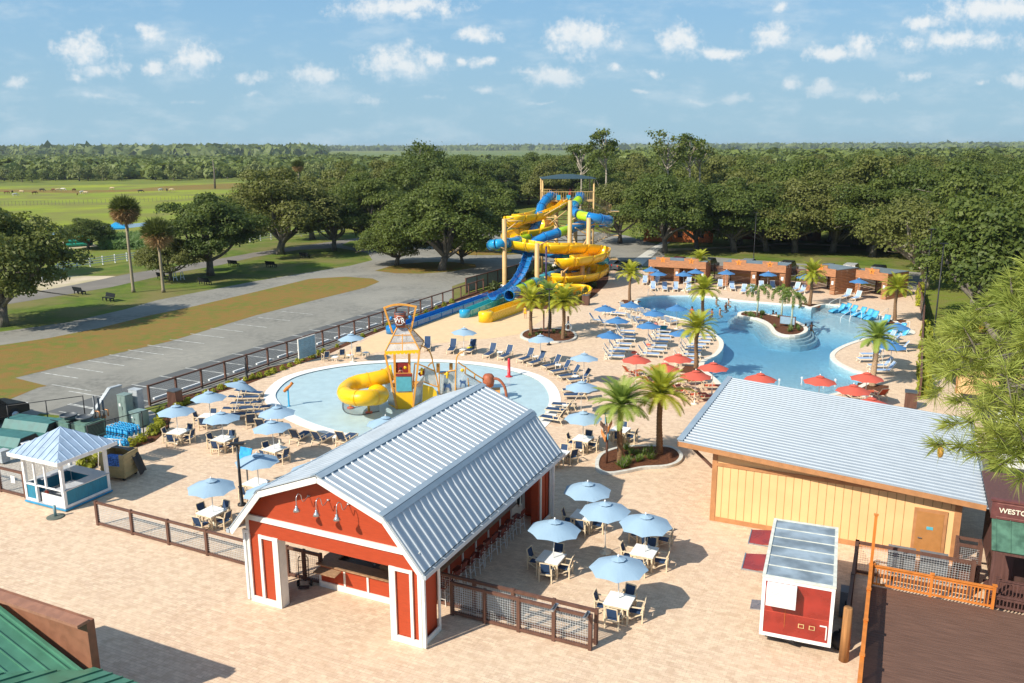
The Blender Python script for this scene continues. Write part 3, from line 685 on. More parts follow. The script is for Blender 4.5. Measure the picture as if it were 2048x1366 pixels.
dr = MB(); dr.box(9.05, 10.12, -.075, -.02, .03, 2.22); dd = dr.build('door', M('door_tan', (.44, .20, .065), .5, var=.05), yb)
q = MB(); q.box(8.93, 9.05, -.06, .02, 0, 2.36); q.box(10.12, 10.26, -.06, .02, 0, 2.36); q.box(9.05, 10.12, -.06, .02, 2.22, 2.36); q.build('door_frame', MATS['tan_trim'], yb)
q = MB(); q.box(9.17, 9.20, -.14, -.075, .98, 1.02); q.box(9.17, 9.33, -.14, -.12, .98, 1.02); q.build('door_handle', MATS['steel'], dd)
q = MB(); q.box(9.48, 9.74, -.085, -.075, 1.42, 1.56); q.build('door_sign', M('sign_teal', (.10, .42, .52), .5), dd)
q = MB(); ribbed(q, (11.6, -.65, rz(11.6)), (11.6, 11.9, rz(11.6)), (-1.6, 11.9, rz(-1.6)), (-1.6, -.65, rz(-1.6)), .405, .13, .05, .05); yr = q.build('roof', M('roof_metal_grey', (.38, .425, .47), .5, .1, var=.05, scale=1.2), yb)
q = MB(); q.slab([(-1.66, -.68, rz(-1.6)+.065), (-1.36, -.68, rz(-1.36)+.065), (-1.36, 11.93, rz(-1.36)+.065), (-1.66, 11.93, rz(-1.6)+.065)], .02); q.build('edge_flashing', MATS['roof_flash'], yr)
q = MB()
q.slab([(-1.62, -.66, rz(-1.6)-.30), (11.6, -.66, rz(11.6)-.30), (11.6, -.66, rz(11.6)-.055), (-1.62, -.66, rz(-1.6)-.055)], .05)
q.slab([(-1.62, 11.9, rz(-1.6)-.30), (-1.62, -.66, rz(-1.6)-.30), (-1.62, -.66, rz(-1.6)-.055), (-1.62, 11.9, rz(-1.6)-.055)], .05); q.build('fascia', MATS['tan_trim'], yb)
q = MB(); q.slab([(-1.58, -.6, rz(-1.6)-.06), (-1.58, 11.85, rz(-1.6)-.06), (11.58, 11.85, rz(11.6)-.06), (11.58, -.6, rz(11.6)-.06)], .05); q.build('roof_soffit', MATS['tan_trim'], yb)
for y in (.05, 6, 11.3): q = MB(); q.bar((-1.45, y, rz(-1.45)-.18), (-.02, y, 2.75), .12); q.build('roof_brace', MATS['brown_post'], yb)
q = MB(); q.box(11.61, 11.76, -.66, 11.9, rz(11.6)-.2, rz(11.6)-.18); q.box(11.61, 11.625, -.66, 11.9, rz(11.6)-.18, rz(11.6)-.04); q.box(11.745, 11.76, -.66, 11.9, rz(11.6)-.18, rz(11.6)-.04); [q.box(11.61, 11.76, k*.9, k*.9+.03, rz(11.6)-.04, rz(11.6)-.03) for k in range(14)]; q.build('gutter', MATS['roof_metal'], yb)

# ---- kiosk with hipped roof
KO = G(132, 1024)
ks = thing('towel_kiosk', 'blue and white towel kiosk with pale blue hipped metal roof', 'kiosk', (KO.x, KO.y, 0), GA)
kx0, kx1, ky0, ky1 = -3.0, 0., 0., 2.75
q = MB(); q.box(kx0, kx1, ky0, ky1, .12, .18); q.build('floor_slab', MATS['grey_counter'], ks)
q = MB(); q.box(kx0-.05, kx1+.05, ky0-.05, ky1+.05, .05, .119); q.build('floor_edge', M('edge_blue', (.02, .28, .52), .5), ks)
for (x, y) in ((kx0, ky0), (kx1-.16, ky0), (kx0, ky1-.16), (kx1-.16, ky1-.16), (-2.15, ky0), (-1.35, ky0)):
    q = MB(); w_ = .16 if (x, y) not in ((-2.15, ky0), (-1.35, ky0)) else .09; q.box(x, x+w_, y, y+w_, .181 if w_ > .1 else 1.1, 2.62); q.build('post', MATS['white_paint'], ks)
q = MB(); q.box(kx1-.13, kx1-.03, .16, ky1-.16, .3, 1.05); q.box(kx0+.05, kx0+.13, .16, ky1-.16, .3, 1.05); q.box(kx0+.16, kx0+.85, .04, .12, .3, 1.05); q.box(kx0+.16, kx1-.16, ky1-.13, ky1-.04, .3, 1.05); q.build('counter_panel', MATS['teal_board'], ks)
q = MB()
for (a, b, c, d) in ((kx1-.145, kx1+.01, .155, ky1-.155), (kx0-.01, kx0+.15, .155, ky1-.155), (kx0+.155, kx0+.9, -.01, .14), (kx0+.155, kx1-.155, ky1-.15, ky1+.01)):
    q.box(a, b, c, d, .185, .30); q.box(a, b, c, d, 1.05, 1.10)
q.box(kx0+.9, kx1-.16, .01, .11, 1.05, 1.10); q.box(kx0+.86, kx0+.98, -.005, .125, .185, 1.05); q.box(-1.7, -.16, .0, .05, .185, .75); q.build('counter_trim', MATS['white_paint'], ks)
q = MB(); q.box(-.62, .06, .02, ky1, 1.101, 1.14); q.box(kx0-.02, kx0+.62, .62, ky1, 1.101, 1.14); q.box(kx0+.62, -.62, 2.05, ky1, 1.101, 1.14); q.box(-1.5, -.62, 1.1, 1.7, .8, .84); q.build('counter_top', MATS['grey_counter'], ks)
q = MB(); ex0, ex1, ey0, ey1, ez = -3.42, .36, -.38, 3.15, 2.72; ap = (-1.53, 1.38, 3.92); cs = [(ex0, ey0, ez+.1), (ex1, ey0, ez+.1), (ex1, ey1, ez+.1), (ex0, ey1, ez+.1)]
for i in range(4):
    a, b = Vector(cs[i]), Vector(cs[(i+1) % 4]); q.quad(a, b, ap); n = (b-a).cross(Vector(ap)-a).normalized(); mid = (a+b)/2
    for k in range(9):
        t = (k+.5)/9; p = a+(b-a)*t; h = 1-abs(t-.5)*2; top = p+(Vector(ap)-mid)*h; q.bar(p+n*.012, top+n*.012, .035, .035, up=n)
kr = q.build('roof', M('roof_blue_metal', (.46, .57, .70), .35, .3, var=.06, scale=2), ks)
q = MB()
for a, b in (((ex0, ey0), (ex1, ey0)), ((ex1, ey0), (ex1, ey1)), ((ex1, ey1), (ex0, ey1)), ((ex0, ey1), (ex0, ey0))): q.bar((a[0], a[1], ez), (b[0], b[1], ez), .05, .2)
q.prism([(ex0+.03, ey0+.03), (ex1-.03, ey0+.03), (ex1-.03, ey1-.03), (ex0+.03, ey1-.03)], ez-.05, ez-.01); q.build('fascia', MATS['white_paint'], kr)
bt = thing('soap_bottle', 'red and white bottle on the shelf inside the towel kiosk', 'bottle', loc(KO, -1.9, .42)+Vector((0, 0, .181)), 0)
q = MB(); q.lathe([(.09, 0), (.10, .05), (.10, .42), (.04, .52)], 14); q.build('bottle_body', M('bottle_red', (.75, .14, .08), .4), bt); q = MB(); q.lathe([(.04, .52), (.04, .62), (0, .62)], 12); q.build('bottle_cap', MATS['white_paint'], bt)
bs = thing('feather_flag_base', 'teal pole stub on flat grey oval base beside kiosk corner', 'flag base', loc(KO, .05, -.62), GA)
q = MB(); q.lathe([(.42, 0), (.42, .03), (.38, .05), (.06, .06)], 22, smooth=True); q.build('base_plate', M('base_grey', (.10, .12, .10), .6), bs); q = MB(); q.lathe([(.07, .06), (.07, .62), (0, .62)], 12); q.build('pole_stub', M('teal_grey', (.16, .30, .34), .5), bs)

# ---- cabanas
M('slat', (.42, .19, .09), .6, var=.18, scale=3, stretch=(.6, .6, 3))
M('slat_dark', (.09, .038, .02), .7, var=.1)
M('cabana_roof', (.17, .215, .24), .6, var=.1, scale=2)
M('star_orange', (.80, .26, .04), .5, var=.05); M('num_black', (.03, .02, .015), .6)
M('sign_white', (.7, .75, .75), .5)
def slatwall(m, p, q, z0, z1, th=.04, pitch=.19, hgt=.13):
    n = int((z1-z0)/pitch)
    for i in range(n): 
        z = z0+i*pitch; m.bar((p[0], p[1], z+hgt/2), (q[0], q[1], z+hgt/2), th, hgt)
def cabana(org, ang, width, depth, n, nums, h=3.15, label='', group='slatted wooden cabanas by the pool'):
    t = thing('cabana', label, 'cabana', org, ang, group)
    q = MB(); wbay = width/n
    xs = [0]+[wbay*i for i in range(1, n)]+[width]
    for i, x in enumerate(xs):
        a = x if i == 0 else (x-.7 if i == len(xs)-1 else x-.35); slatwall(q, (a, 0), (a+.7, 0), .05, 2.2)
    for xx in (0, width): slatwall(q, (xx, .0), (xx, depth), .05, h)
    slatwall(q, (0, depth), (width, depth), .05, h, hgt=.175)
    for i in range(1, n): slatwall(q, (wbay*i, .1), (wbay*i, depth), .05, h)
    q.build('slat_wall', MATS['slat'], t)
    q = MB(); q.box(-.03, width+.03, -.06, .06, 2.2, h); 
    for i in range(n): c = wbay*(i+.5); q.box(c-.95, c+.95, -.055, .055, h, h+.38)
    for k in range(1, 4): pass
    q.build('front_fascia', MATS['slat'], t)
    q = MB(); q.box(-.02, width+.02, .1, depth+.05, h-.12, h-.04); rf_ = q.build('roof', MATS['cabana_roof'], t)
    for x in xs:
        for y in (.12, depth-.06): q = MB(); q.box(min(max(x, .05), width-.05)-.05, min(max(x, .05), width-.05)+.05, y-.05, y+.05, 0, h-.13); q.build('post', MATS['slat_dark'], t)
    for i, nm in enumerate(nums):
        c = wbay*(i+.5); q = MB(); pts = []
        for k in range(10):
            a = math.pi/2+k*math.pi/5; r_ = .46 if k % 2 == 0 else .21; pts.append((c+r_*math.cos(a), -.085, h+.03+r_*math.sin(a)))
        q.slab(pts, .05); s = q.build('star_plaque', MATS['star_orange'], t)
        text(nm, .42, .006, MATS['num_black'], s, (c, -.095, h+.0), (math.pi/2, 0, 0), 'number')
        q = MB(); q.slab([(xs[i+1]-.5 if i == n-1 else xs[i+1]-.12, -.06, 1.25), (xs[i+1]-.2 if i == n-1 else xs[i+1]+.18, -.06, 1.25), (xs[i+1]-.2 if i == n-1 else xs[i+1]+.18, -.06, 1.7), (xs[i+1]-.5 if i == n-1 else xs[i+1]-.12, -.06, 1.7)], .02); q.build('notice', MATS['sign_white'], t)
    return t
def face(p, q, back):
    a, b = G(*p), G(*q); d = b-a; return a, math.atan2(d.y, d.x), d.length
a, an, ln = face((1296.6, 565), (1408, 573), 0); cabana(a, rad(-24), ln, 3.4, 2, '12', label='double slatted cabana nearest the slide tower, with star plaques 1 and 2')
a, an, ln = face((1445, 571), (1566, 582), 0); cabana(a, rad(-30), ln, 3.4, 2, '34', label='double slatted cabana in the middle of the row, with star plaques 3 and 4')
a, an, ln = face((1611, 580), (1659.5, 590), 0); cabana(a, rad(-60), ln+.3, 4.1, 1, '5', label='single slatted cabana numbered 5, half behind a golden palm')
a, an, ln = face((1709, 590), (1767.6, 600), 0); cabana(a, rad(-56), ln+.1, 4.3, 1, '6', label='single slatted cabana numbered 6 at the end of the row by the lamp post')
for i, (p, q_, lb) in enumerate((((1408, 562), (1447, 566), 'dark horizontal slat screen between cabanas 2 and 3'), ((1566, 570), (1616, 574), 'dark horizontal slat screen between cabanas 4 and 5'))):
    a, b = G(*p), G(*q_); t = thing('slat_screen', lb, 'screen', a, math.atan2(b.y-a.y, b.x-a.x), 'slat screens joining the cabanas'); q = MB(); slatwall(q, (0, 0), ((b-a).length, 0), .05, 2.4); q.build('slats', M('screen_slat', (.13, .055, .03), .65), t)  # screen slats in a darker brown than the cabana slats
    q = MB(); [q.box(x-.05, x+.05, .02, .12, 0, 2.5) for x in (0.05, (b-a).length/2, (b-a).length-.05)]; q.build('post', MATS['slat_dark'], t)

# ---- parapet building at the near corner
t4 = 3.6; pe = G(172, 1240, t4); 
sb = thing('sign_building', 'green metal roofed building with tall brown parapet at the plaza corner', 'building', (pe.x, pe.y, 0), GA)
q = MB(); q.slab([(-6.6, 0, .0), (0, 0, .0), (0, 0, 3.5), (-6.6, 0, 3.5)], .28); q.build('parapet_wall', MATS['sign_brown'], sb)
q = MB(); q.box(-6.65, .06, -.36, .05, 3.51, 3.61); q.build('parapet_cap', M('cap_brown', (.34, .16, .10), .6), sb)
# ---- the rest of the corner building
q = MB()
def lowz(y): return 1.93-.30*y
def upz(x): return 1.93-.36*x
q.slab([(0.0, .06, lowz(.06)), (-.0, -.31, 1.97), (-1.42, -2.0, lowz(-2.0)), (-3.9, -4.9, lowz(-4.9)), (4.2, -4.9, lowz(-4.9)), (4.2, .06, lowz(.06))][::-1] if 0 else [(5.2, .06, lowz(.06)), (0, .06, lowz(.06)), (0, -.31, lowz(-.31)), (-3.9, -4.9, lowz(-4.9)), (5.2, -4.9, lowz(-4.9))], .08)
q.slab([(0, -.31, upz(0)), (-4.3, -.31, upz(-4.3)), (-4.3, -4.9, upz(-4.3)), (-3.9, -4.9, upz(-3.9))], .08); q.slab([(-4.3, -.31, upz(-4.3)), (-6.7, -.31, 2.6), (-6.7, -4.9, 2.6), (-4.3, -4.9, upz(-4.3))], .08)
for k in range(11):
    x = 4.9-k*.45
    if x > 0.1: q.bar((x, .05, lowz(.05)+.02), (x, -4.85, lowz(-4.85)+.02), .035, .05)
for k in range(12):
    x = 0-k*.45; y0 = -.31+x*1.18
    if x < 0 and y0 > -4.8: q.bar((x-.05, y0, lowz(y0)+.02), (x-.05, -4.85, lowz(-4.85)+.02), .035, .05)
for k in range(11):
    y = -.55-k*.42; xs_ = (y+.31)/1.18; q.bar((xs_-.12, y, upz(xs_-.12)+.02), (-4.3, y, upz(-4.3)+.02), .035, .05)
q.bar((0, -.31, 1.98), (-3.9, -4.9, lowz(-4.9)+.04), .22, .03)
q.bar((-.02, -.36, upz(0)+.05), (-4.2, -.36, upz(-4.2)+.05), .10, .10)
q.build('metal_roof', MATS['green_metal'], sb)
q = MB(); q.prism([(-6.5, -4.8), (4.7, -4.8), (4.7, -.25), (-.3, -.25), (-.3, -.29), (-6.5, -.29)], 0, 1.82); q.build('wall', MATS['sign_brown'], sb)

# ================================================================ wooden terrace, shop and food trailer at the near right
DC = G(1743, 1125, 1.4)
def dl(x, y, z=0): p = loc(DC, x, y); p.z = z; return p
M('deck_board', (.145, .078, .055), .7, var=.2, scale=3, stretch=(.3, 5, 1), bump=.2)
dk = MB()
nb = 74
for i in range(nb):
    y = .1-i*.165; dk.box(.05, 14, y-.155, y, .30, .335)
dk.box(.05, 14, -12.1, .0, 0, .29)
o = dk.build('wooden_terrace', MATS['deck_board']); o.location = (DC.x, DC.y, 0); o.rotation_euler = (0, 0, GA); o['kind'] = 'structure'
def railing(name, lab, org, ang, ln, mat, h=1.0, z0=.34, post=2.35, bal=.125, cap=.14, tall=None, grp=None):
    t = thing(name, lab, 'railing', (org[0], org[1], z0), ang, grp)
    q = MB(); q.box(-.02, ln+.02, -cap/2, cap/2, h-.035, h); q.box(0, ln, -.025, .025, h-.14, h-.04); q.box(0, ln, -.025, .025, .06, .14); q.build('rail', mat, t)
    q = MB(); k = int(ln/bal); [q.box(i*bal+.04, i*bal+.08, -.02, .02, .141, h-.141) for i in range(k)]; q.build('balusters', mat, t)
    n = round(ln/post)
    for i in range(n+1):
        x = ln*i/n; hh = h+.06 if not (tall and i == 0) else tall
        q = MB(); q.box(x-.055, x+.055, -.058, .058, 0, hh); q.box(x-.085, x+.085, -.088, .088, hh, hh+.03); q.box(x-.085, x+.085, -.088, .088, h-.06, h-.02) if i == 0 and tall else 0; q.build('post', mat, t)
    return t
railing('deck_railing', 'orange railing with tall corner post running towards the terrace front', dl(0, 0), GA-math.pi/2, 11.8, MATS['orange_wood'], h=1.02, tall=3.15)
railing('deck_railing', 'orange baluster railing across the back of the dark terrace', dl(.07, .08), GA, 4.35, MATS['orange_wood'], h=.92, post=2.1, z0=.36)
# brown mesh fences helper
def mesh_fence(name, lab, A, B, h=1.5, post=2.5, mat=None, pitch=.1, vpitch=.1, rail=.12, grp=None, cat='fence', wire=None, wt=.005, base=.06, pw=.13):
    A = Vector((A[0], A[1])); B = Vector((B[0], B[1])); d = B-A; ln = d.length; mat = mat or MATS['brown_post']
    t = thing(name, lab, cat, (A.x, A.y, 0), math.atan2(d.y, d.x), grp); n = max(1, round(ln/post))
    q = MB(); q.box(0, ln, -rail/2, rail/2, h-rail*.9, h); q.build('top_rail', mat, t)
    q = MB(); q.box(0, ln, -rail/2+.003, rail/2-.003, base, base+rail*.9); q.build('bottom_rail', mat, t)
    for i in range(n+1):
        x = ln*i/n; q = MB(); q.box(x-pw/2, x+pw/2, -pw/2-.004, pw/2+.004, 0, h+.03); q.build('post', mat, t)
    if pitch:
        for i in range(n):
            q = MB(); a, b = ln*i/n+pw/2, ln*(i+1)/n-pw/2; z = base+rail
            k = int((h-rail*1.9-base)/pitch)
            for j in range(1, k+1): q.box(a, b, -wt/2, wt/2, z+j*pitch-wt, z+j*pitch)
            if vpitch:
                k = int((b-a)/vpitch)
                for j in range(1, k+1): q.box(a+j*vpitch-wt, a+j*vpitch, -wt/2-.001, wt/2+.001, z, h-rail*.9)
            q.build('wire_panel', wire or MATS['wire'], t)
    return t
b1 = G(1715, 1082, 1.5)
mesh_fence('mesh_fence', 'dark brown wire mesh fence behind the orange railing below tan door', b1.to_2d(), loc(b1, 4.4, 0), post=4.4, pw=.16, wt=.008)
mesh_fence('mesh_fence', 'dark brown wire mesh fence running beside the food trailer', b1.to_2d(), loc(b1, 0, -6.2), post=3.1, pw=.14, wt=.008)
lg = thing('log_post', 'thick round timber post standing by trailer and orange railing', 'post', G(1697, 1212, 2.1)*Vector((1, 1, 0)) if 0 else (G(1697, 1215, 2.1).x, G(1697, 1215, 2.1).y, 0))
q = MB(); q.lathe([(.17, 0), (.165, 1.0), (.155, 2.08), (.14, 2.1)], 18); q.build('timber', MATS['log_wood'], lg)
# planter crate / cabinet next to the tan door
cb_ = thing('mesh_cabinet', 'brown timber cabinet with wire mesh door beside the tan door', 'cabinet', loc(b1, 3.75, .5), GA)
q = MB()
for x in (0, .85):
    for y in (0, .7): q.box(x, x+.12, y, y+.12, 0, 1.95)
for z in (.1, 1.0, 1.83): q.box(.12, .85, .02, .1, z, z+.12); q.box(.12, .85, .72, .8, z, z+.12); q.box(.01, .11, .12, .7, z, z+.12); q.box(.86, .96, .12, .7, z, z+.12)
q.build('frame', MATS['brown_post'], cb_)
q = MB(); q.box(.16, .81, .2, .65, .23, .95); q.build('drawer_box', M('box_brown', (.17, .075, .05), .7), cb_)
q = MB(); [q.box(.12, .85, .055, .062, 1.12+k*.08, 1.126+k*.08) for k in range(1, 9)]; [q.box(.12+k*.08, .126+k*.08, .055, .062, 1.12, 1.83) for k in range(1, 9)]; q.build('wire_panel', MATS['wire'], cb_)
for i in range(2):
    cn = thing('ac_condenser', ['grey louvred condenser unit behind the mesh fence, nearer the trailer', 'grey louvred condenser unit behind the mesh fence, nearer the cabinet'][i], 'condenser', loc(b1, 1.25+i*1.25, .55), GA, 'condensers behind the mesh fence')
    q = MB(); q.box(0, 1.05, 0, .8, .05, .95); q.box(-.02, 1.07, -.02, .82, .95, 1.0); q.build('casing', M('casing_grey', (.16, .18, .20), .5, var=.1), cn)
    q = MB(); [q.box(.05, 1.0, -.012, -.002, .1+k*.07, .13+k*.07) for k in range(12)]; q.build('louvre_panel', MATS['steel'], cn)

# ---- food trailer
TO = G(1526, 1150, 2.8); TA = rad(-21.5)
tl = thing('food_trailer', 'red and white food trailer with worn grey roof and open side hatches', 'trailer', (TO.x, TO.y, 0), TA)
M('trailer_red', (.32, .032, .022), .3, var=.2, scale=1.4, coat=.3)
M('trailer_roof', (.27, .33, .38), .45, .1, var=.35, scale=1.1)
M('trailer_side', (.33, .36, .38), .5, var=.1); M('tyre', (.02, .02, .02), .8)
W_, L_ = 2.48, 5.08
q = MB(); q.box(0.03, W_-.03, .03, L_-.03, .42, 2.7); q.build('body', MATS['trailer_side'], tl)
q = MB(); q.box(.12, W_-.12, .0, .029, .56, 2.62); q.build('front_panel', MATS['trailer_red'], tl)
q = MB(); q.box(0, .119, -.02, .03, .42, 2.72); q.box(W_-.119, W_, -.02, .03, .42, 2.72); q.box(.12, W_-.12, -.02, .029, .42, .559); q.box(.12, W_-.12, -.02, .029, 2.621, 2.72); q.box(0, .029, .031, L_, .42, .56); q.box(W_-.029, W_, .031, L_, .42, .56); q.build('corner_trim', MATS['white_paint'], tl)
q = MB(); q.box(.0, W_, .031, L_, 2.70, 2.78); rt = q.build('roof', MATS['trailer_roof'], tl)
q = MB(); q.box(-.02, .10, -.02, L_+.02, 2.74, 2.82); q.box(W_-.10, W_+.02, -.02, L_+.02, 2.74, 2.82); q.box(.10, W_-.10, -.018, .08, 2.74, 2.815); q.box(.10, W_-.10, L_-.07, L_+.018, 2.74, 2.815)
[q.box(.10, W_-.10, .9+k*.83, .94+k*.83, 2.78, 2.80) for k in range(5)]; q.build('roof_seam', M('seam_cream', (.66, .66, .58), .6), rt)
ac_ = MB(); ac_.box(.18, 1.20, -.42, -.021, 1.86, 2.60); ac_ = ac_.build('air_conditioner', MATS['white_paint'], tl); q = MB(); [q.box(.2, 1.18, -.424, -.4205, 1.9+k*.055, 1.915+k*.055) for k in range(12)]; q.build('louvres', MATS['cab_grey'] if 'cab_grey' in MATS else M('louvre_grey', (.35, .37, .38), .6), ac_)
q = MB(); q.box(.85, .86, -.03, -.021, .9, 1.86); q.build('conduit', MATS['orange_wood'], tl)
for x in (1.33, 1.70): 
    q = MB(); q.box(x, x+.2, -.032, -.02, .98, 1.14); s_ = q.build('hatch', M('hatch_cream', (.72, .55, .25), .5), tl); q = MB(); q.box(x+.025, x+.175, -.036, -.032, 1.0, 1.12); q.build('hatch_plate', MATS['trailer_red'], s_)
q = MB(); q.box(2.06, 2.30, -.05, -.02, 1.2, 1.24); q.box(2.27, 2.31, -.05, -.02, .7, 1.2); q.build('door_handle', MATS['white_metal'], tl)
q = MB(); q.box(.12, W_-.12, -.003, -.0005, 1.42, 1.432); q.build('panel_seam', M('seam_red', (.6, .1, .06), .5), tl)
for y0 in (1.42, 3.7):
    q = MB(); q.slab([(-.86, y0, 2.17), (-.01, y0, 2.28), (-.01, y0+1.35, 2.28), (-.86, y0+1.35, 2.17)], .04); hb = q.build('hatch_door', MATS['trailer_red'], tl)
    q = MB(); q.box(-.9, -.86, y0-.02, y0+1.37, 2.12, 2.19); q.box(-.86, -.01, y0-.03, y0-.001, 2.15, 2.2); q.build('hatch_edge', MATS['steel'], hb)
    q = MB(); q.box(-.012, .029, y0+.05, y0+1.3, 1.25, 2.15); q.build('serving_window', MATS['black'], tl)
q = MB(); q.slab([(-.42, .55, 1.06), (-.0, .55, 1.1), (-.0, 1.25, 1.1), (-.42, 1.25, 1.06)], .03); q.build('side_shelf', MATS['steel'], tl)
for x in (.12, W_-.32):
    for y in (1.9, 2.75):
        q = MB(); q.smooth = True; q.tube([(x, y, .34), (x+.2, y, .34)], .34, 18); wl = q.build('wheel', MATS['tyre'], tl); q = MB(); q.tube([(x-.01 if x < 1 else x+.2, y, .34), (x if x < 1 else x+.21, y, .34)], .18, 12); q.build('rim', MATS['steel'], wl)
q = MB(); q.box(.2, W_-.2, .1, L_-.1, .3, .42); q.bar((W_/2-.4, .1, .38), (W_/2, -.0, .38), .1); q.build('chassis', MATS['black'], tl)
gn = thing('gas_meter_box', 'grey utility box with hoses against trailer far flank', 'utility box', loc(TO, 2.85, 3.2, TA), TA)
q = MB(); q.box(-.1, .28, -.3, .3, .1, 1.15); q.build('box_body', MATS['casing_grey'], gn); q = MB(); q.tube(spline([(.1, -.31, .8), (.1, -.6, .5), (.05, -1.0, .1), (.1, -1.6, .06)], 5), .03, 8); q.build('hose', MATS['black'], gn)
bgb = thing('rubbish_bag', 'black rubbish bag slumped between trailer and log post', 'bag', loc(TO, 2.8, .9, TA), 0)
q = MB(); q.smooth = True; rng = random.Random(3)
q.lathe([(.001, 0), (.28, .02), (.36, .15), (.34, .35), (.22, .52), (.06, .6), (.09, .68), (0, .68)], 14); q.v = [(x*(1+.12*math.sin(7*z+5*x)), y*(1+.1*math.cos(9*z+4*y)), z) for x, y, z in q.v]; q.build('bag_body', MATS['black'], bgb)

# ---- brown western shop with green awning
SO = G(1972, 1195, .36)
sp_ = thing('western_shop', 'dark brown timber shop with green awning and WESTGATE sign board', 'shop', (SO.x, SO.y, 0), GA)
M('shop_brown', (.12, .055, .045), .65, var=.2, scale=3, stretch=(4, 4, .4))
q = MB(); q.box(.25, 9, 1.6, 1.75, .3, 3.5); q.box(.25, .4, 1.75, 6, .3, 3.4); q.box(.4, 9, 5.9, 6, .3, 3.4); q.build('wall', MATS['shop_brown'], sp_)
q = MB(); q.box(-.1, 9, 1.0, 1.14, 3.36, 4.1); q.box(-.16, 9, .96, 1.18, 4.1, 4.18); sg = q.build('sign_board', M('sign_maroon', (.15, .05, .045), .6, var=.15), sp_)
q = MB(); q.box(.08, 8.9, .985, .999, 3.44, 3.47); q.box(.08, 8.9, .985, .999, 4.0, 4.03); q.build('sign_border', M('sign_edge', (.28, .12, .10), .6), sg)
text('WESTGATE', .285, .012, M('sign_cream', (.82, .76, .60), .5), sg, (.16, .985, 3.735), (math.pi/2, 0, 0), 'sign_lettering', 'LEFT')
q = MB(); q.slab([(-.05, -.15, 2.5), (9, -.15, 2.5), (9, 1.0, 3.34), (-.05, 1.0, 3.34)], .05)
for k in range(18): q.bar((.1+k*.5, -.15, 2.53), (.1+k*.5, 1.0, 3.37), .03, .03)
q.build('awning', M('awning_green', (.07, .155, .105), .5, .1, var=.35, scale=2.5), sp_)
for x in (.02, 2.6, 5.2): q = MB(); q.box(x, x+.14, -.1, .04, .34, 2.48); q.build('porch_post', MATS['shop_brown'], sp_)
q = MB(); q.box(0, 9, -.09, .03, 2.33, 2.47); q.box(0.0, 9, .0, 1.6, .30, .36); q.box(0, 9, -.05, 0, .02, .36); q.build('porch_beam', MATS['shop_brown'], sp_)
q = MB(); q.box(1.0, 2.0, 1.57, 1.6, .36, 2.3); dd = q.build('door', MATS['brown_dark'], sp_)
q = MB(); q.box(2.5, 4.5, 1.57, 1.6, 1.1, 2.3); q.build('window', MATS['black'], sp_)
q = MB(); q.prism([(-.1, 1.14), (9, 1.14), (9, 6.2), (-.1, 6.2)], 3.42, 3.5); q.build('roof', MATS['shop_brown'], sp_)
railing('deck_railing', 'dark brown baluster railing along the shop porch', loc(SO, .3, -.16), GA, 6, MATS['shop_brown'], h=.95, z0=.36, post=2)
railing('deck_railing', 'low dark brown railing in front of the shop porch', loc(SO, -.05, -.75), GA, 6, MATS['shop_brown'], h=.55, z0=.36, post=1.5)

# ================================================================ fences round the plaza
o = BO
mesh_fence('boundary_fence', 'long brown post and rail fence beside the car park', FA+fd*.0, FA+fd*L, h=1.5, post=2.55, pitch=.15, vpitch=0, wt=.004)
pf = [(936, 590), (931.6, 563)]
mesh_fence('glazed_fence', 'short glazed brown fence turning beside the grass corner', G(906, 603).to_2d(), G(967, 582).to_2d(), h=1.55, post=2.2, pitch=0)
rfence = mesh_fence('glazed_fence', 'long brown fence with green glazed panels behind the slides', G(932, 586).to_2d(), G(1068, 546).to_2d(), h=1.9, post=2.6, pitch=0)
q = MB(); ln = (G(1068, 546)-G(932, 586)).length; q.box(.05, ln, -.01, .01, .15, 1.8); q.build('glass_panel', MATS['glass_green'], rfence)
LA = G(197, 1050); LB = G(497, 1133)
mesh_fence('low_fence', 'low brown wire mesh fence from the kiosk side to the barn', LA.to_2d(), LB.to_2d(), h=1.25, post=2.35, wt=.009, rail=.11)
KL = loc(KO, -3.5, .35)
mesh_fence('low_fence', 'brown wire mesh fence at the photo edge beside the towel kiosk', loc(KL, -6, 0), KL, h=1.45, post=2.0, wt=.007)
ntc = thing('notice_sheet', 'white notice fixed to the brown fence beside the kiosk', 'notice', loc(KL, -.75, -.09)+Vector((0, 0, .95)), GA); q = MB(); q.box(-.16, .16, -.012, 0, -.2, .2); q.build('paper', MATS['white_paint'], ntc)
GB = loc(BO, 8.4, 1.1); GE = G(1180, 1300)
gt_ = mesh_fence('sliding_gate', 'brown wire mesh gate panel in front of the open barn side', G(905, 1229).to_2d(), GE.to_2d(), h=1.42, post=1.45, wt=.007, cat='gate')
g2a = G(905, 1229)+Vector((.25, .42, 0)); g2b = GE+Vector((.25, .38, 0))
mesh_fence('sliding_gate', 'brown wire mesh fence panel standing just behind the front gate', loc(g2a, -1.0, 0), g2b, h=1.42, post=1.7, wt=.007, cat='gate')
for i, px_ in enumerate(((1106, 1222), (1170, 1238))):
    p = G(px_[0], px_[1], 1.42); t = thing('gate_roller', ['grey roller bracket on top of the sliding gate, third panel', 'grey roller bracket on top of the sliding gate end post'][i], 'bracket', (p.x, p.y, 1.45), GA); q = MB(); q.box(-.06, .06, -.12, .42, 0, .07); q.build('bracket_plate', MATS['steel'], t); q = MB(); q.tube([(0, -.05, .1), (0, .3, .1)], .03, 8); q.build('roller', MATS['steel_dark'], t)
mesh_fence('inner_fence', 'brown wire mesh gate inside the barn entrance beside the bar', loc(BO, .05, 2.2), loc(BO, 1.8, 2.2), h=1.4, post=.9, wt=.007)
ht = thing('hand_truck', 'upright dark hand truck parked inside the barn entrance', 'hand truck', loc(BO, 1.25, 1.75), GA+.5)
q = MB(); 
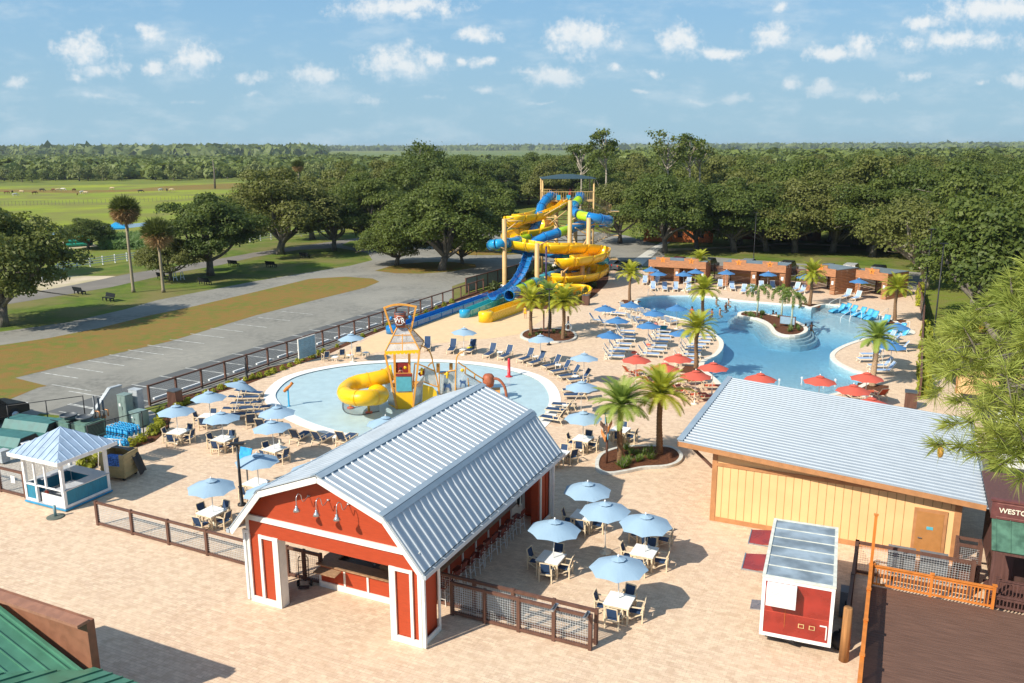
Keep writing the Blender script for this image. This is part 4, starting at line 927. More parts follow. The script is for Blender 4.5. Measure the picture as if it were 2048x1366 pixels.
for s in (-1, 1): q.tube(spline([(s*.2, 0, .1), (s*.2, 0, .8), (s*.2, .05, 1.25), (s*.12, .12, 1.35)], 4), .02, 8)
[q.bar((-.2, 0, z), (.2, 0, z), .02) for z in (.3, .6, .9, 1.2)]; q.box(-.22, .22, -.25, 0, .04, .06); q.build('truck_frame', MATS['brown_dark'], ht)
for s in (-1, 1): q = MB(); q.tube([(s*.24, .08, .13), (s*.31, .08, .13)], .13, 14); q.build('wheel', MATS['tyre'], ht)
# right boundary: glazed fence with climbing plants
re_ = [G(1835, 592), G(1846, 640), G(1842, 700), G(1838, 800)]
for i, (a, b) in enumerate(zip(re_, re_[1:])):
    f_ = mesh_fence('glazed_fence', ['glazed brown fence beside cabana 6', 'brown fence below the tall lamp post, overgrown with vines', 'brown fence with vines behind the pine branches'][i], a.to_2d(), b.to_2d(), h=1.7, post=2.4, pitch=0)
    q = MB(); q.box(.05, (b-a).length-.05, -.01, .01, .15, 1.55); q.build('glass_panel', MATS['glass_green'], f_)

# ---- lamp posts
def lamp_post(base, h, lab, arm=True, r=.07):
    t = thing('lamp_post', lab, 'lamp post', base)
    q = MB(); q.lathe([(.22, 0), (.22, .08), (r*1.3, .1), (r, 1), (r*.75, h)], 12); q.build('pole', MATS['black'], t)
    if arm: q = MB(); q.box(-.35, .35, -.12, .12, h, h+.10); q.build('lamp_head', MATS['black'], t)
lamp_post(G(1844, 641), 9.5, 'tall dark lamp post at plaza corner beside vines')
lamp_post(Q(1880, 560, 78)*Vector((1, 1, 0)), 9.0, 'tall dark lamp post standing among the oaks behind the vines')
lamp_post(G(1507, 520), 7.5, 'thin dark lamp post between oak trunks behind cabana 4')
lamp_post(G(490, 765)+Vector((0, .5, 0)), 1.9, 'short dark bollard pole standing at the car park fence', False, .09)
lamp_post(G(1098, 690), 5.2, 'dark speaker pole rising through the three-palm planter', True, .06)
lamp_post(G(1088, 640)+Vector((0,1,0)), 4.2, 'second dark pole beside the palm planter', False, .06) if 0 else None

# ---- big slatted notice board in the fence, teal notice by the fence
t = thing('slatted_sign', 'blue slatted board framed in brown standing against the long fence', 'sign board', G(598, 727), math.atan2(fd.y, fd.x))
q = MB(); [q.box(.06, 2.3, -.02, .02, .35+k*.17, .5+k*.17) for k in range(10)]; q.build('board', M('board_blue', (.18, .33, .42), .6, var=.15, scale=2), t)
q = MB(); q.box(0, .06, -.04, .04, 0, 2.12); q.box(2.3, 2.36, -.04, .04, 0, 2.12); q.box(.06, 2.3, -.04, .04, 2.06, 2.12); q.build('frame', MATS['white_trim'], t)

# ================================================================ utility yard at the left
def ubox(name, lab, cat, c, sx, sy, sz, mat, rz=GA, z0=.06, door=True):
    t = thing(name, lab, cat, c, rz)
    q = MB(); q.box(-sx/2, sx/2, -sy/2, sy/2, z0, sz); q.build('casing', mat, t)
    q = MB(); q.box(-sx/2-.02, sx/2+.02, -sy/2-.02, sy/2+.02, sz, sz+.04); q.build('lid', mat, t)
    if door:
        q = MB(); q.box(-sx*.42, -.01, -sy/2-.015, -sy/2-.001, z0+.1, sz-.1); q.box(.01, sx*.42, -sy/2-.015, -sy/2-.001, z0+.1, sz-.1); q.build('door', mat, t)
        q = MB(); q.box(.04, .09, -sy/2-.03, -sy/2-.016, sz*.5, sz*.62); q.build('handle', MATS['steel_dark'], t)
        q = MB(); q.box(-.32*sx, -.12*sx, -sy/2-.02, -sy/2-.016, sz*.62, sz*.72); q.build('warning_plate', MATS['white_paint'], t)
    return t
M('cab_green', (.20, .27, .25), .5, var=.1, scale=3); M('cab_teal', (.20, .29, .28), .5, var=.06, scale=3)
ubox('electric_cabinet', 'tall grey-green electrical cabinet beside white wall', 'cabinet', G(255, 846), .75, .6, 2.0, MATS['cab_green'])
ubox('electric_cabinet', 'grey electrical cabinet with dark upper panel behind the tall one', 'cabinet', G(277, 838), .8, .5, 2.1, M('cab_grey', (.42, .45, .47), .5))
ubox('transformer_box', 'square pale green transformer box on the gravel by the fence', 'transformer', G(280, 851), .9, .8, 1.0, MATS['cab_teal'])
for i, (u, v) in enumerate(((142, 868), (174, 872))):
    t = ubox('rooftop_unit', ['dark green air unit with round fan behind the kiosk', 'dark green air unit with louvred sides beside the pipework'][i], 'air unit', G(u, v), 1.7, 1.5, 1.0, M('unit_green', (.13, .23, .19), .5, var=.1), door=False)
    q = MB(); [q.box(-.75, -.05, -.77, -.752, .2+k*.08, .24+k*.08) for k in range(12)]; [q.box(.851, .868, -.65, .65, .2+k*.08, .24+k*.08) for k in range(12)]; q.build('louvre_panel', MATS['black'], t)
    q = MB(); q.lathe([(.52, 1.24), (.52, 1.34), (.48, 1.34), (.48, 1.26), (0, 1.26)], 20); q.build('fan_guard', MATS['steel_dark'], t)
def tank(lab, c, ln, rz):
    t = thing('pump_cover', lab, 'pump cover', c, rz, 'green pump covers')
    q = MB(); pr = [(-.9, 0), (-.9, .55), (-.55, 1.05), (.55, 1.05), (.9, .55), (.9, 0)]
    q.slab([(-ln/2, y, z) for y, z in pr], .01); k = len(pr)
    q.add([(x, y, z) for x in (-ln/2, ln/2) for y, z in pr], [(i, (i+1) % k, k+(i+1) % k, k+i) for i in range(k)]+[tuple(range(k, 2*k))]); q.build('shell', M('tank_green', (.055, .17, .16), .45, var=.15, scale=2), t)
    q = MB(); q.add([(ln/2+.005, y*.94, z*.96) for y, z in pr], [tuple(range(k))]); q.build('end_louvre', MATS['black'], t)
    q = MB(); q.box(-ln/2, ln/2, -1.0, -.901, 0, .12); q.box(-ln/2, ln/2, .901, 1.0, 0, .12); q.build('skid', MATS['cab_green'], t)
tank('long green domed pump cover farther from the kiosk', G(72, 868), 3.6, GA+.12); tank('green domed pump cover at the photo edge nearer the kiosk', G(18, 898), 3.4, GA+.12)
for i, (u, v) in enumerate(((40, 905), (8, 925), (52, 908))):
    t = ubox('pump_box', ['white ribbed pump motor beside the green cover', 'grey pump motor at the photo edge', 'small white pump motor nearest kiosk roof'][i], 'pump', G(u, v), .5, .5, .75, [MATS['white_paint'], MATS['cab_grey'], MATS['white_paint']][i], door=False)
    q = MB(); [q.box(-.27, .27, -.27, -.25, .1+k*.1, .15+k*.1) for k in range(6)]; q.build('fins', MATS['cab_grey'], t)
ww = thing('white_wall', 'white sloping retaining wall with grey cap in the utility yard', 'wall', G(172, 858), math.atan2(G(250, 833).y-G(172, 858).y, G(250, 833).x-G(172, 858).x))
wl_ = (G(250, 833)-G(172, 858)).length; q = MB(); q.slab([(0, 0, 0), (wl_, 0, 0), (wl_, 0, 2.2), (wl_-.9, 0, 2.2), (0, 0, .2)], .2); q.build('wall_face', M('stucco', (.66, .58, .50), .85, var=.06), ww); q = MB(); q.bar((0, .1, .22), (wl_-.9, .1, 2.23), .3, .08); q.bar((wl_-.9, .1, 2.24), (wl_, .1, 2.24), .3, .08); q.build('wall_cap', MATS['cab_grey'], ww)
for i, (u, v) in enumerate(((195, 866), (204, 864), (212, 862))):
    t = thing('pipe_stand', '%s dark pipe riser beside the white wall, counted towards the cabinets' % ORD[i], 'pipe', G(u, v), GA, 'pipe risers in the yard'); q = MB(); q.tube([(0, 0, 0), (0, 0, 2.5-.2*i)], .06, 10); q.build('riser', MATS['steel_dark'], t)
    q = MB(); q.lathe([(.11, .9), (.13, 1.0), (.11, 1.1)], 12); q.tube([(0, 0, 1.5), (.4, 0, 1.5), (.4, 0, 1.1)], .05, 8); q.build('valve', M('brass', (.45, .22, .10), .4, .5) if i != 1 else MATS['steel_dark'], t)
def bar_fence(name, lab, A, B, h, n):
    d = B-A; t = thing(name, lab, 'fence', A, math.atan2(d.y, d.x)); ln = d.length
    q = MB(); q.tube([(0, 0, h), (ln, 0, h)], .025, 6); q.tube([(0, 0, .08), (ln, 0, .08)], .02, 6); q.build('rail', MATS['black'], t)
    for i in range(n+1): q = MB(); q.tube([(ln*i/n, 0, 0), (ln*i/n, 0, h+.03)], .035, 8); q.build('post', MATS['black'], t)
bar_fence('chain_fence', 'thin black chain-link fence behind the green pump covers', G(22, 868), G(172, 846), 1.9, 2)
bar_fence('chain_fence', 'thin black chain-link fence from the pipework to the long brown fence', G(180, 902), G(338, 856), 1.6, 3)
# towels, life-vest rack and towel bin
tb = thing('towel_bin', 'large tan ribbed towel bin full of blue patterned towels', 'bin', G(243, 953), GA+.22)
q = MB(); M('bin_tan', (.46, .35, .17), .6, var=.1, scale=3)
x0, x1, y0, y1, hz = -.75, .75, -.65, .65, 1.55
q.box(x0, x1, y0, y0+.05, .2, .85); q.box(x0, x0+.28, y0+.001, y0+.049, .85, hz); q.box(x1-.28, x1, y0+.001, y0+.049, .85, hz); q.box(x0, x1, y1-.05, y1, .2, hz); q.box(x0+.001, x0+.05, y0+.05, y1-.05, .2, hz); q.box(x1-.05, x1-.001, y0+.05, y1-.05, .2, hz); q.box(x0+.05, x1-.05, y0+.05, y1-.05, .2, .26)
for z in (.35, .6, .85, 1.1, 1.35): q.box(x1-.002, x1+.025, y0+.03, y1-.03, z, z+.12)
q.box(x0-.01, x1+.01, y0-.03, y0-.001, .32, .42); q.box(x0-.01, x1+.01, y0-.03, y0-.001, .6, .68)
q.build('bin_body', MATS['bin_tan'], tb)
for x in (-.55, .55): 
    for y in (-.5, .5): q = MB(); q.tube([(x-.04, y, .1), (x+.04, y, .1)], .1, 12); q.build('caster', MATS['tyre'], tb)
q = MB()
for r in range(7):
    for c in range(5): q.box(-.45+c*.18, -.29+c*.18, y0-.0+.06, y0+.5, .42+r*.14, .54+r*.14)
q.build('towels', M('towel_blue', (.07, .18, .52), .8, var=.6, scale=14), tb)
nt_ = thing('black_net', 'black cover net draped off the back of the tan towel bin', 'net', G(243, 953), GA+.22)
q = MB(); rows = [(-.8, .0, 1.62), (-.3, .35, 1.72), (.2, .1, 1.66), (.62, .4, 1.7)]
g_ = []
for i in range(9):
    for j in range(7):
        s_, t_ = i/8, j/6; x = -.78+s_*1.9; y = .05+t_*.62; z = 1.6+.06*math.sin(5*s_+3*t_)-max(0, s_-.72)**1.3*7.4+.03*math.cos(9*t_); g_.append((x+.25*max(0, s_-.8), y, max(.03, z)))
q.smooth = True; q.add(g_, [(i*7+j, (i+1)*7+j, (i+1)*7+j+1, i*7+j+1) for i in range(8) for j in range(6)]); q.build('netting', MATS['black'], nt_)
M('vest_blue', (.02, .30, .58), .5, var=.2, scale=6); M('vest_yellow', (.80, .62, .02), .5, var=.15, scale=6)
rk = thing('vest_rack', 'white pipe rack hung with stacked life vests behind towel bin', 'rack', G(225, 935), GA+.2)
q = MB(); 
for x in (-.7, .7): q.tube([(x, -.3, 0), (x, 0, 1.75)], .025, 8); q.tube([(x, .3, 0), (x, 0, 1.75)], .025, 8)
q.tube([(-.9, 0, 1.75), (.9, 0, 1.75)], .025, 8); q.build('rack_frame', MATS['white_metal'], rk)
vt = thing('life_vest', 'x', 'life vest')
q = MB(); q.smooth = True
for s in (-1, 1): q.tube([(s*.09, 0, 0), (s*.10, .03, -.18), (s*.10, .0, -.40)], [.05, .085, .07], 8)
q.tube(spline([(-.09, 0, 0), (-.06, .03, .09), (.06, .03, .09), (.09, 0, 0)], 3), .04, 8); q.build('vest_foam', MATS['vest_blue'], vt); q = MB(); q.box(-.16, .16, -.09, -.07, -.22, -.19); q.build('strap', MATS['black'], vt)
vt2 = thing('life_vest', 'x', 'life vest'); q = MB(); q.smooth = True
for s in (-1, 1): q.tube([(s*.09, 0, 0), (s*.10, .03, -.18), (s*.10, .0, -.40)], [.05, .085, .07], 8)
q.tube(spline([(-.09, 0, 0), (-.06, .03, .09), (.06, .03, .09), (.09, 0, 0)], 3), .04, 8); q.build('vest_foam', MATS['vest_yellow'], vt2); q = MB(); q.box(-.16, .16, -.09, -.07, -.22, -.19); q.build('strap', MATS['black'], vt2)
VP_, VY_ = Proto(vt), Proto(vt2)
rb = G(228, 925)
for r in range(4):
    for c in range(7):
        p = loc(rb, -.35+c*.24, .15+r*.28, GA); VP_.put(Vector((p.x, p.y, 2.05-.0*r)), GA+.4*math.sin(c*3+r), 'bright blue life vest in the block hung behind the towel bin', 'blue life vests hung behind the towel bin')
for r in range(2):
    for c in range(7):
        p = loc(rb, -.35+c*.24, -.1+r*.2, GA); VP_.put(Vector((p.x, p.y, 1.5)), GA+.3*math.sin(c*5+r), 'bright blue life vest in the block hung behind the towel bin', 'blue life vests hung behind the towel bin')
for c in range(5):
    p = loc(rb, -.75+c*.12, -.45-.06*c, GA); VY_.put(Vector((p.x, p.y, 1.55-.12*(c % 3))), GA+1.2, 'yellow life vest hanging between kiosk post and towel bin', 'yellow life vests beside the towel bin')
# litter bins on the plaza
for (u, v, lb) in ((1172, 610, 'brown square litter bin beside the slide planting'), (352, 812, 'brown slatted litter bin in the bed by the long fence'), (1819, 815, 'brown round-topped litter bin beyond the service building roof')):
    t = thing('litter_bin', lb, 'litter bin', G(u, v), GA); q = MB(); q.box(-.35, .35, -.35, .35, .05, 1.15); [q.box(-.37+k*.12, -.29+k*.12, -.375, -.351, .1, 1.1) for k in range(7)]; q.build('bin_body', MATS['brown_post'], t); q = MB(); q.box(-.4, .4, -.4, .4, 1.15, 1.22); q.build('lid', MATS['steel_dark'], t)
# signpost in planter
pp = thing('finger_signpost', 'brown signpost with blue and orange direction boards in the planter', 'signpost', G(1213, 930), GA)
q = MB(); q.lathe([(.07, 0), (.07, 2.2), (0, 2.2)], 10); q.build('post', MATS['brown_post'], pp)
for i, (z, dx, rz_, mt) in enumerate(((2.75, -.3, 1.9, 'sign_sky'), (2.32, -.05, 1.7, 'sign_or'), (2.2, -.25, 2.3, 'brown_post'), (1.85, -.1, 1.8, 'sign_sky'), (1.68, -.35, 2.1, 'sign_or'))):
    M('sign_sky', (.08, .38, .62), .5); M('sign_or', (.68, .24, .05), .5)
    q = MB(); c_, s_ = math.cos(rz_), math.sin(rz_); a = Vector((dx+.2, -.1, z)); b = a+Vector((c_*.8, s_*.8, .12)); q.bar(a-Vector((c_, s_, 0))*.35, b, .04, .28); q.build('direction_board', MATS[mt], pp)
q = MB(); q.bar((0, 0, 2.2), (-.1, .0, 2.9), .06); q.build('post_top', MATS['brown_post'], pp)
# swing frame and rescue ring at the palm planter
t = thing('timber_bench', 'brown timber lifeguard bench frame between palms', 'bench', G(1084, 669), rad(-12))
q = MB(); q.box(-1.2, -1.06, -.06, .06, 0, 2.1); q.box(.1, .24, -.06, .06, 0, 2.4); q.build('post', MATS['brown_post'], t); q = MB(); q.box(-1.06, 1.0, -.25, .25, .42, .5); q.build('seat', MATS['brown_post'], t)
t = thing('rescue_ring_post', 'brown post beside the planter palms carrying the white ring', 'post', G(1136, 673), 0); q = MB(); q.box(-.09, .09, -.09, .09, 0, 2.0); q.build('timber', MATS['brown_post'], t)
t = thing('rescue_ring', 'white rescue ring with rope hanging on brown post', 'rescue ring', G(1136, 673)+Vector((0, -.14, .95)), 0); q = MB(); q.tube([(math.cos(a)*.3, 0, math.sin(a)*.3) for a in [2*math.pi*k/20 for k in range(21)]], .085, 8, cap=False); q.build('ring', MATS['white_paint'], t); q = MB(); q.tube(spline([(-.3, -.08, .1), (-.1, -.08, .42), (0, 0, .6), (.1, -.08, .42), (.3, -.08, .1)], 4), .02, 6); q.build('rope', M('rope_blue', (.1, .3, .5), .7), t)
t = thing('pool_notice', 'pale blue notice board on the planted pool island', 'notice', G(1574, 655), rad(-38)); q = MB(); q.box(-.75, .75, -.02, .02, .35, 1.1); q.build('panel', M('notice_blue', (.25, .37, .48), .5, var=.1), t); q = MB(); [q.box(x, x+.08, -.05, .05, 0, 1.2) for x in (-.83, .75)]; q.box(-.75, .75, -.03, .03, 1.1, 1.18); q.build('frame', MATS['brown_post'], t)
# ================================================================ poolside furniture
M('canopy_light', (.30, .43, .55), .8, var=.03, scale=2); M('canopy_blue', (.06, .19, .40), .8, var=.06, scale=2); M('canopy_red', (.56, .10, .065), .8, var=.05, scale=2)
M('frame_tan', (.74, .60, .41), .55, var=.06, scale=4); M('sling_navy', (.022, .055, .13), .7, var=.15, scale=5); M('sling_blue', (.30, .42, .62), .75, var=.08, scale=5); M('sling_red', (.55, .09, .035), .7, var=.08, scale=5)
M('frame_cream', (.80, .72, .58), .5, var=.05, scale=4); M('table_white', (.84, .84, .82), .4, var=.03, scale=5); M('shelf_blue', (.08, .42, .72), .35, var=.05, scale=3)
def canopy(mat, r=1.16):
    q = MB(); n = 8; z0, z1 = 2.44, 2.00; vs = [(0, 0, z0)]; rows = 4; seg = 4
    for i in range(1, rows+1):
        for j in range(n*seg):
            a = 2*math.pi*j/(n*seg); f = (j % seg)/seg; sag = math.sin(f*math.pi)
            rr = r*i/rows*(1-.055*sag*(i/rows)**2-(.5*sag*(1-math.cos(math.pi/n)))); zz = z0-(z0-z1)*(i/rows)**1.12+.03*sag*(i/rows)
            vs.append((rr*math.cos(a), rr*math.sin(a), zz))
    k = n*seg; fs = [(0, 1+j, 1+(j+1) % k) for j in range(k)]
    fs += [(1+(i-1)*k+j, 1+i*k+j, 1+i*k+(j+1) % k, 1+(i-1)*k+(j+1) % k) for i in range(1, rows) for j in range(k)]
    q.add(vs, fs); return q
def umbrella(mat, lab):
    t = thing('parasol', lab, 'parasol')
    q = MB(); q.tube([(0, 0, .04), (0, 0, 2.55)], .024, 8); q.build('pole', MATS['white_metal'], t)
    c = canopy(mat).build('canopy', mat, t)
    q = MB(); n = 8
    vs = [(0, 0, 2.515)]+[(.30*math.cos(2*math.pi*j/n), .30*math.sin(2*math.pi*j/n), 2.41) for j in range(n)]; q.add(vs, [(0, 1+j, 1+(j+1) % n) for j in range(n)]); q.build('vent_cap', mat, c)
    q = MB(); [q.bar((0, 0, 2.41), (1.12*math.cos(2*math.pi*j/n), 1.12*math.sin(2*math.pi*j/n), 1.985), .018) for j in range(n)]; q.build('ribs', MATS['white_metal'], t)
    q = MB(); q.lathe([(.02, 2.5), (.045, 2.54), (.03, 2.6), (0, 2.61)], 8); q.build('finial', MATS['white_metal'], t)
    q = MB(); q.lathe([(.27, .0), (.27, .05), (.05, .09), (.05, .3), (.03, .3)], 16); q.build('base', MATS['frame_cream'], t)
    return Proto(t)
UL, UB, UR = umbrella(MATS['canopy_light'], 'x'), umbrella(MATS['canopy_blue'], 'x'), umbrella(MATS['canopy_red'], 'x')
rnd = random.Random(11)
LIGHT = [((462,760),'light blue parasol tilted sideways beside the long brown fence'),((416,781),'light blue parasol next to the litter bin in the fence bed'),((350,808),'light blue parasol over the dining table nearest the utility yard'),
 ((443,822),'light blue parasol over the second dining table from the utility yard'),((512,904),'light blue parasol half hiding a blue board by the dark pole'),((419,954),'light blue parasol over the dining table behind the low mesh fence'),
 ((554,810),'light blue parasol overlapping the rim of the shallow pad, by the water jet'),((545,839),'light blue parasol just below the one on the pad rim'),((703,666),'light blue parasol over small side tables beside the long fence'),
 ((769,831),'light blue parasol peeping over the barn roof in front of the yellow tube slide'),((623,921),'light blue parasol peeping over the barn eave beside the tables'),((536,964),'light blue parasol cut off by the front barn rake'),
 ((926,654),'light blue parasol in front of the yellow slide end'),((1082,668),'light blue parasol in front of the three-palm planter'),((1168,705),'light blue parasol over navy loungers east of the planter'),((1163,760),'light blue parasol brushing the shaggy palm fronds'),
 ((1167,820),'light blue parasol over the dining table by the signpost'),((1175,961),'light blue parasol shaded by the barn, farthest of the five-parasol cluster'),((1213,1001),'free-standing light blue parasol with round base amid the cluster'),
 ((1292,1026),'light blue parasol of the cluster nearest the cream building'),((1106,1038),'light blue parasol of the cluster nearest the bar stools'),((1241,1112),'light blue parasol nearest the mesh gate')]
for (u, v), lab in LIGHT:
    p = G(u, v, 2.55); p.z = 0; o = UL.put(p, rnd.uniform(0, .8), lab, 'light blue parasols'); o.rotation_euler.x = rnd.uniform(-.035, .035); o.rotation_euler.y = rnd.uniform(-.035, .035)
    if u == 462: o.rotation_euler = (rad(-8), rad(16), .2)
BLUE = [((1303,533),'dark blue parasol at the outer corner of cabana 1'),((1317,541),'dark blue parasol in front of cabana 1 opening'),((1368,542),'dark blue parasol in front of cabana 2 opening'),((1391,537),'dark blue parasol at the palm beside cabana 2'),
 ((1453,539),'dark blue parasol in front of cabana 3'),((1537,542),'dark blue parasol in front of cabana 4'),((1612,547),'dark blue parasol behind the palm at cabana 5'),((1718,556),'dark blue parasol in front of cabana 6'),
 ((1261,602),'dark blue parasol beside the pool tip, below the farthest deck palm'),((1211,609),'dark blue parasol farthest from the pool on the lounger terrace'),((1235,632),'dark blue parasol in the middle of the outer lounger row'),((1218,661),'dark blue parasol nearest the rescue ring post'),
 ((1298,642),'dark blue parasol over the loungers piled with towels'),((1309,618),'dark blue parasol overlapping the pool rim below its tip'),((1355,608),'dark blue parasol against the water behind the big palm'),((1364,657),'dark blue parasol left of the palm trunk by the pool bend'),
 ((1795,644),'dark blue parasol over the shallow shelf with floating loungers'),((1770,672),'dark blue parasol half hidden behind the spiral-trunk palm'),((1785,682),'dark blue parasol over the loungers on the pool peninsula')]
for (u, v), lab in BLUE: p = G(u, v, 2.55); p.z = 0; o = UB.put(p, rnd.uniform(0, .8), lab, 'dark blue parasols'); o.rotation_euler.y = rnd.uniform(-.04, .04)
RED = [((1273,708),'red parasol farthest from the pool, at the end of the middle lounger row'),((1357,706),'red parasol beside the trunk of the palm at the pool bend'),((1330,724),'red parasol partly behind the palm fronds'),((1392,739),'red parasol nearest the service building ridge, over red loungers'),
 ((1427,723),'red parasol at the beach entry edge of the pool'),((1522,739),'red parasol standing in shallow water, nearest the roof corner'),((1641,744),'red parasol standing in shallow water beside the fountain jets'),((1735,743),'red parasol in front of the spiral-trunk palm base'),
 ((1708,767),'red parasol between the pool end and red armchairs'),((1744,793),'red parasol cut off by the ribbed roof edge'),((1592,783),'red parasol whose tip just shows above the roof line')]
for (u, v), lab in RED: p = G(u, v, 2.55); p.z = 0 if u not in (1522, 1641, 1592) else -.2; UR.put(p, rnd.uniform(0, .8), lab, 'red parasols')

# dining sets
tt = thing('dining_table', 'x', 'table'); q = MB(); q.box(-.52, .52, -.52, .52, .70, .74); q.build('table_top', MATS['table_white'], tt)
q = MB(); q.box(-.50, .50, -.50, .50, .62, .699); q.build('apron_frame', MATS['frame_tan'], tt)
for sx in (-1, 1):
    for sy in (-1, 1): q = MB(); q.box(sx*.46-.035, sx*.46+.035, sy*.46-.035, sy*.46+.035, 0, .62); q.build('leg', MATS['frame_tan'], tt)
TP = Proto(tt)
ct = thing('dining_chair', 'x', 'chair'); q = MB()
for sx in (-1, 1):
    q.bar((sx*.27, -.27, 0), (sx*.27, -.27, .64), .05); q.bar((sx*.27, .27, 0), (sx*.27, .27, .64), .05); q.bar((sx*.27, -.32, .645), (sx*.27, .30, .645), .06, .03); q.bar((sx*.22, .20, .40), (sx*.22, .36, .92), .04)
    q.bar((sx*.27, -.27, .12), (sx*.27, .27, .40), .035)
q.bar((-.27, -.27, .36), (.27, -.27, .36), .05); q.bar((-.27, .27, .36), (.27, .27, .36), .05); q.bar((-.22, .355, .92), (.22, .355, .92), .035); q.build('frame', MATS['frame_tan'], ct)
q = MB(); q.slab([(-.245, -.27, .42), (.245, -.27, .42), (.245, .22, .40), (-.245, .22, .40)], .025); q.build('seat', MATS['sling_navy'], ct)
q = MB(); q.slab([(-.2, .235, .50), (.2, .235, .50), (.2, .355, .90), (-.2, .355, .90)], .02); q.build('backrest', MATS['sling_navy'], ct)
CP = Proto(ct)
DS = [((357,862),.15,'the parasol nearest the utility yard',1111),((416,831),.3,'the fence-bed litter bin parasol',1011),((446,876.5),.1,'the second parasol from the utility yard',1111),((550,896),-.1,'the parasols at the pad rim',1101),((512,964),0,'the parasol by the dark pole',1100),
 ((423,1022),-.05,'the parasol behind the low mesh fence',1111),((1166.5,876),-.05,'the parasol by the signpost',1111),((1241,858),-.05,'no parasol, behind the tall planter palms',1111),((1167,1029),0,'the barn-shaded parasol',1101),((1300,1058),0,'the canopy edge between two cluster parasols',1111),
 ((1289,1101),0,'the cluster parasol nearest the cream building',1111),((1102,1114),0,'the cluster parasol nearest the bar stools',1111),((1239,1199),.02,'the parasol nearest the mesh gate',1111),((1118,905),0,'the barn eave corner',1011)]
SIDE = ['camera', 'building', 'far', 'car-park']
for k, ((u, v), da, wh, msk) in enumerate(DS):
    p = G(u, v, .74); p.z = 0; a = GA+da
    TP.put(p, a, ('square white dining table under %s' % wh) if not wh.startswith('no') else 'square white dining table without parasol behind the planter palms', 'square white dining tables')
    for j in range(4):
        if not str(msk)[j] == '1': continue
        an = a+[math.pi, -math.pi/2, 0, math.pi/2][j]+rnd.uniform(-.18, .18)
        d = Vector((-math.sin(an), math.cos(an), 0))*rnd.uniform(.62, .78)
        CP.put(p+d, an, 'tan chair, %s side of table under %s' % (SIDE[j], wh) if not wh.startswith('no') else 'tan chair, %s side of the bare table behind palms' % SIDE[j], 'navy and tan dining chairs')
for i, (u, v, an) in enumerate(((652,722,.5),(684,717,.3),(717,711,.2))):
    CP.put(G(u, v), GA+math.pi+an+.5, '%s armchair from the blue slatted board, facing the shallow pad' % ORD[i], 'navy and tan dining chairs')
CP.put(G(1143, 925), GA-2.2, 'navy and tan chair standing clear of the barn eave corner', 'navy and tan dining chairs')
s_ = thing('side_table', 'x', 'side table'); q = MB(); q.box(-.24, .24, -.24, .24, .40, .44); q.build('table_top', MATS['table_white'], s_)
for sx in (-1, 1):
    for sy in (-1, 1): q = MB(); q.box(sx*.2-.02, sx*.2+.02, sy*.2-.02, sy*.2+.02, 0, .40); q.build('leg', MATS['frame_cream'], s_)
STP = Proto(s_)
STL = [((671,723),'between the first two armchairs by the slatted board'),((701,719),'holding a red bottle under the fence-side parasol'),((732,714),'at the end of the armchair row'),((1000,713),'between the two loungers beyond the red water jet'),((1071,722),'under the planter-front parasol'),((1116,739),'between the third pair of navy loungers'),
 ((1151,762),'between the fourth pair of navy loungers'),((1705,594),'between the two loungers of cabana 6'),((1373,587),'in front of cabana 2'),((1497,582),'in front of cabana 4'),((926,708),'between the loungers with swim gear'),((675,886),'beside a lounger at the barn eave'),((1728,802),'between the red armchairs'),((1165,788),'between loungers below the palm-side parasol'),((1131,822),'between loungers near the pad rim')]
for (u, v), lab in STL: STP.put(G(u, v), GA+rnd.uniform(-.4, .4), 'small white side table '+lab, 'small white side tables')
rb_ = thing('red_bottle', 'small red bottle on side table under the fence-side parasol', 'bottle', G(701, 719)+Vector((0, 0, .44)), 0); q = MB(); q.lathe([(.04, 0), (.04, .14), (.015, .2), (.015, .25), (0, .25)], 10); q.build('glass', MATS['bottle_red'], rb_)

def lounger(sling, frame, back=52, lab='x', legs=True):
    t = thing('sun_lounger', lab, 'sun lounger'); q = MB()
    for s in (-1, 1):
        q.bar((-.55, s*.31, .33), (1.15, s*.31, .33), .05, .06)
        q.bar((-.45, s*.31, .33), (-.62, s*.31, 0), .05); q.bar((1.0, s*.31, .33), (1.14, s*.31, 0), .05)
        q.bar((-.32, s*.34, .33), (-.38, s*.34, .56), .04); q.bar((-.52, s*.34, .57), (.08, s*.34, .57), .05, .03); q.bar((.06, s*.34, .56), (.0, s*.34, .33), .04)
    q.bar((1.14, -.31, .33), (1.14, .31, .33), .05); q.bar((-.55, -.31, .33), (-.55, .31, .33), .05)
    ca, sa = math.cos(rad(back)), math.sin(rad(back)); bx, bz = -.25-.82*ca, .36+.82*sa
    for s in (-1, 1): q.bar((-.25, s*.29, .35), (bx, s*.29, bz), .04)
    q.bar((bx, -.3, bz), (bx, .3, bz), .045); q.build('frame', frame, t)
    q = MB(); q.slab([(-.25, -.27, .385), (1.12, -.27, .365), (1.12, .27, .365), (-.25, .27, .385)], .03); q.build('seat_sling', sling, t)
    nx, nz = sa*.02, ca*.02
    q = MB(); q.slab([(bx+nx, -.27, bz+nz), (-.25+nx, -.27, .37+nz), (-.25+nx, .27, .37+nz), (bx+nx, .27, bz+nz)], .03); q.build('back_sling', sling, t)
    return Proto(t)
LN = lounger(MATS['sling_navy'], MATS['frame_tan'], 58); LB_ = lounger(MATS['sling_blue'], MATS['frame_cream'], 55); LR = lounger(MATS['sling_red'], MATS['frame_tan'], 50); LF = lounger(MATS['sling_navy'], MATS['frame_tan'], 4)
def face_to(p, tgt): d = tgt-p; return math.atan2(d.y, d.x)
padc = Vector((pc.x, pc.y, 0))
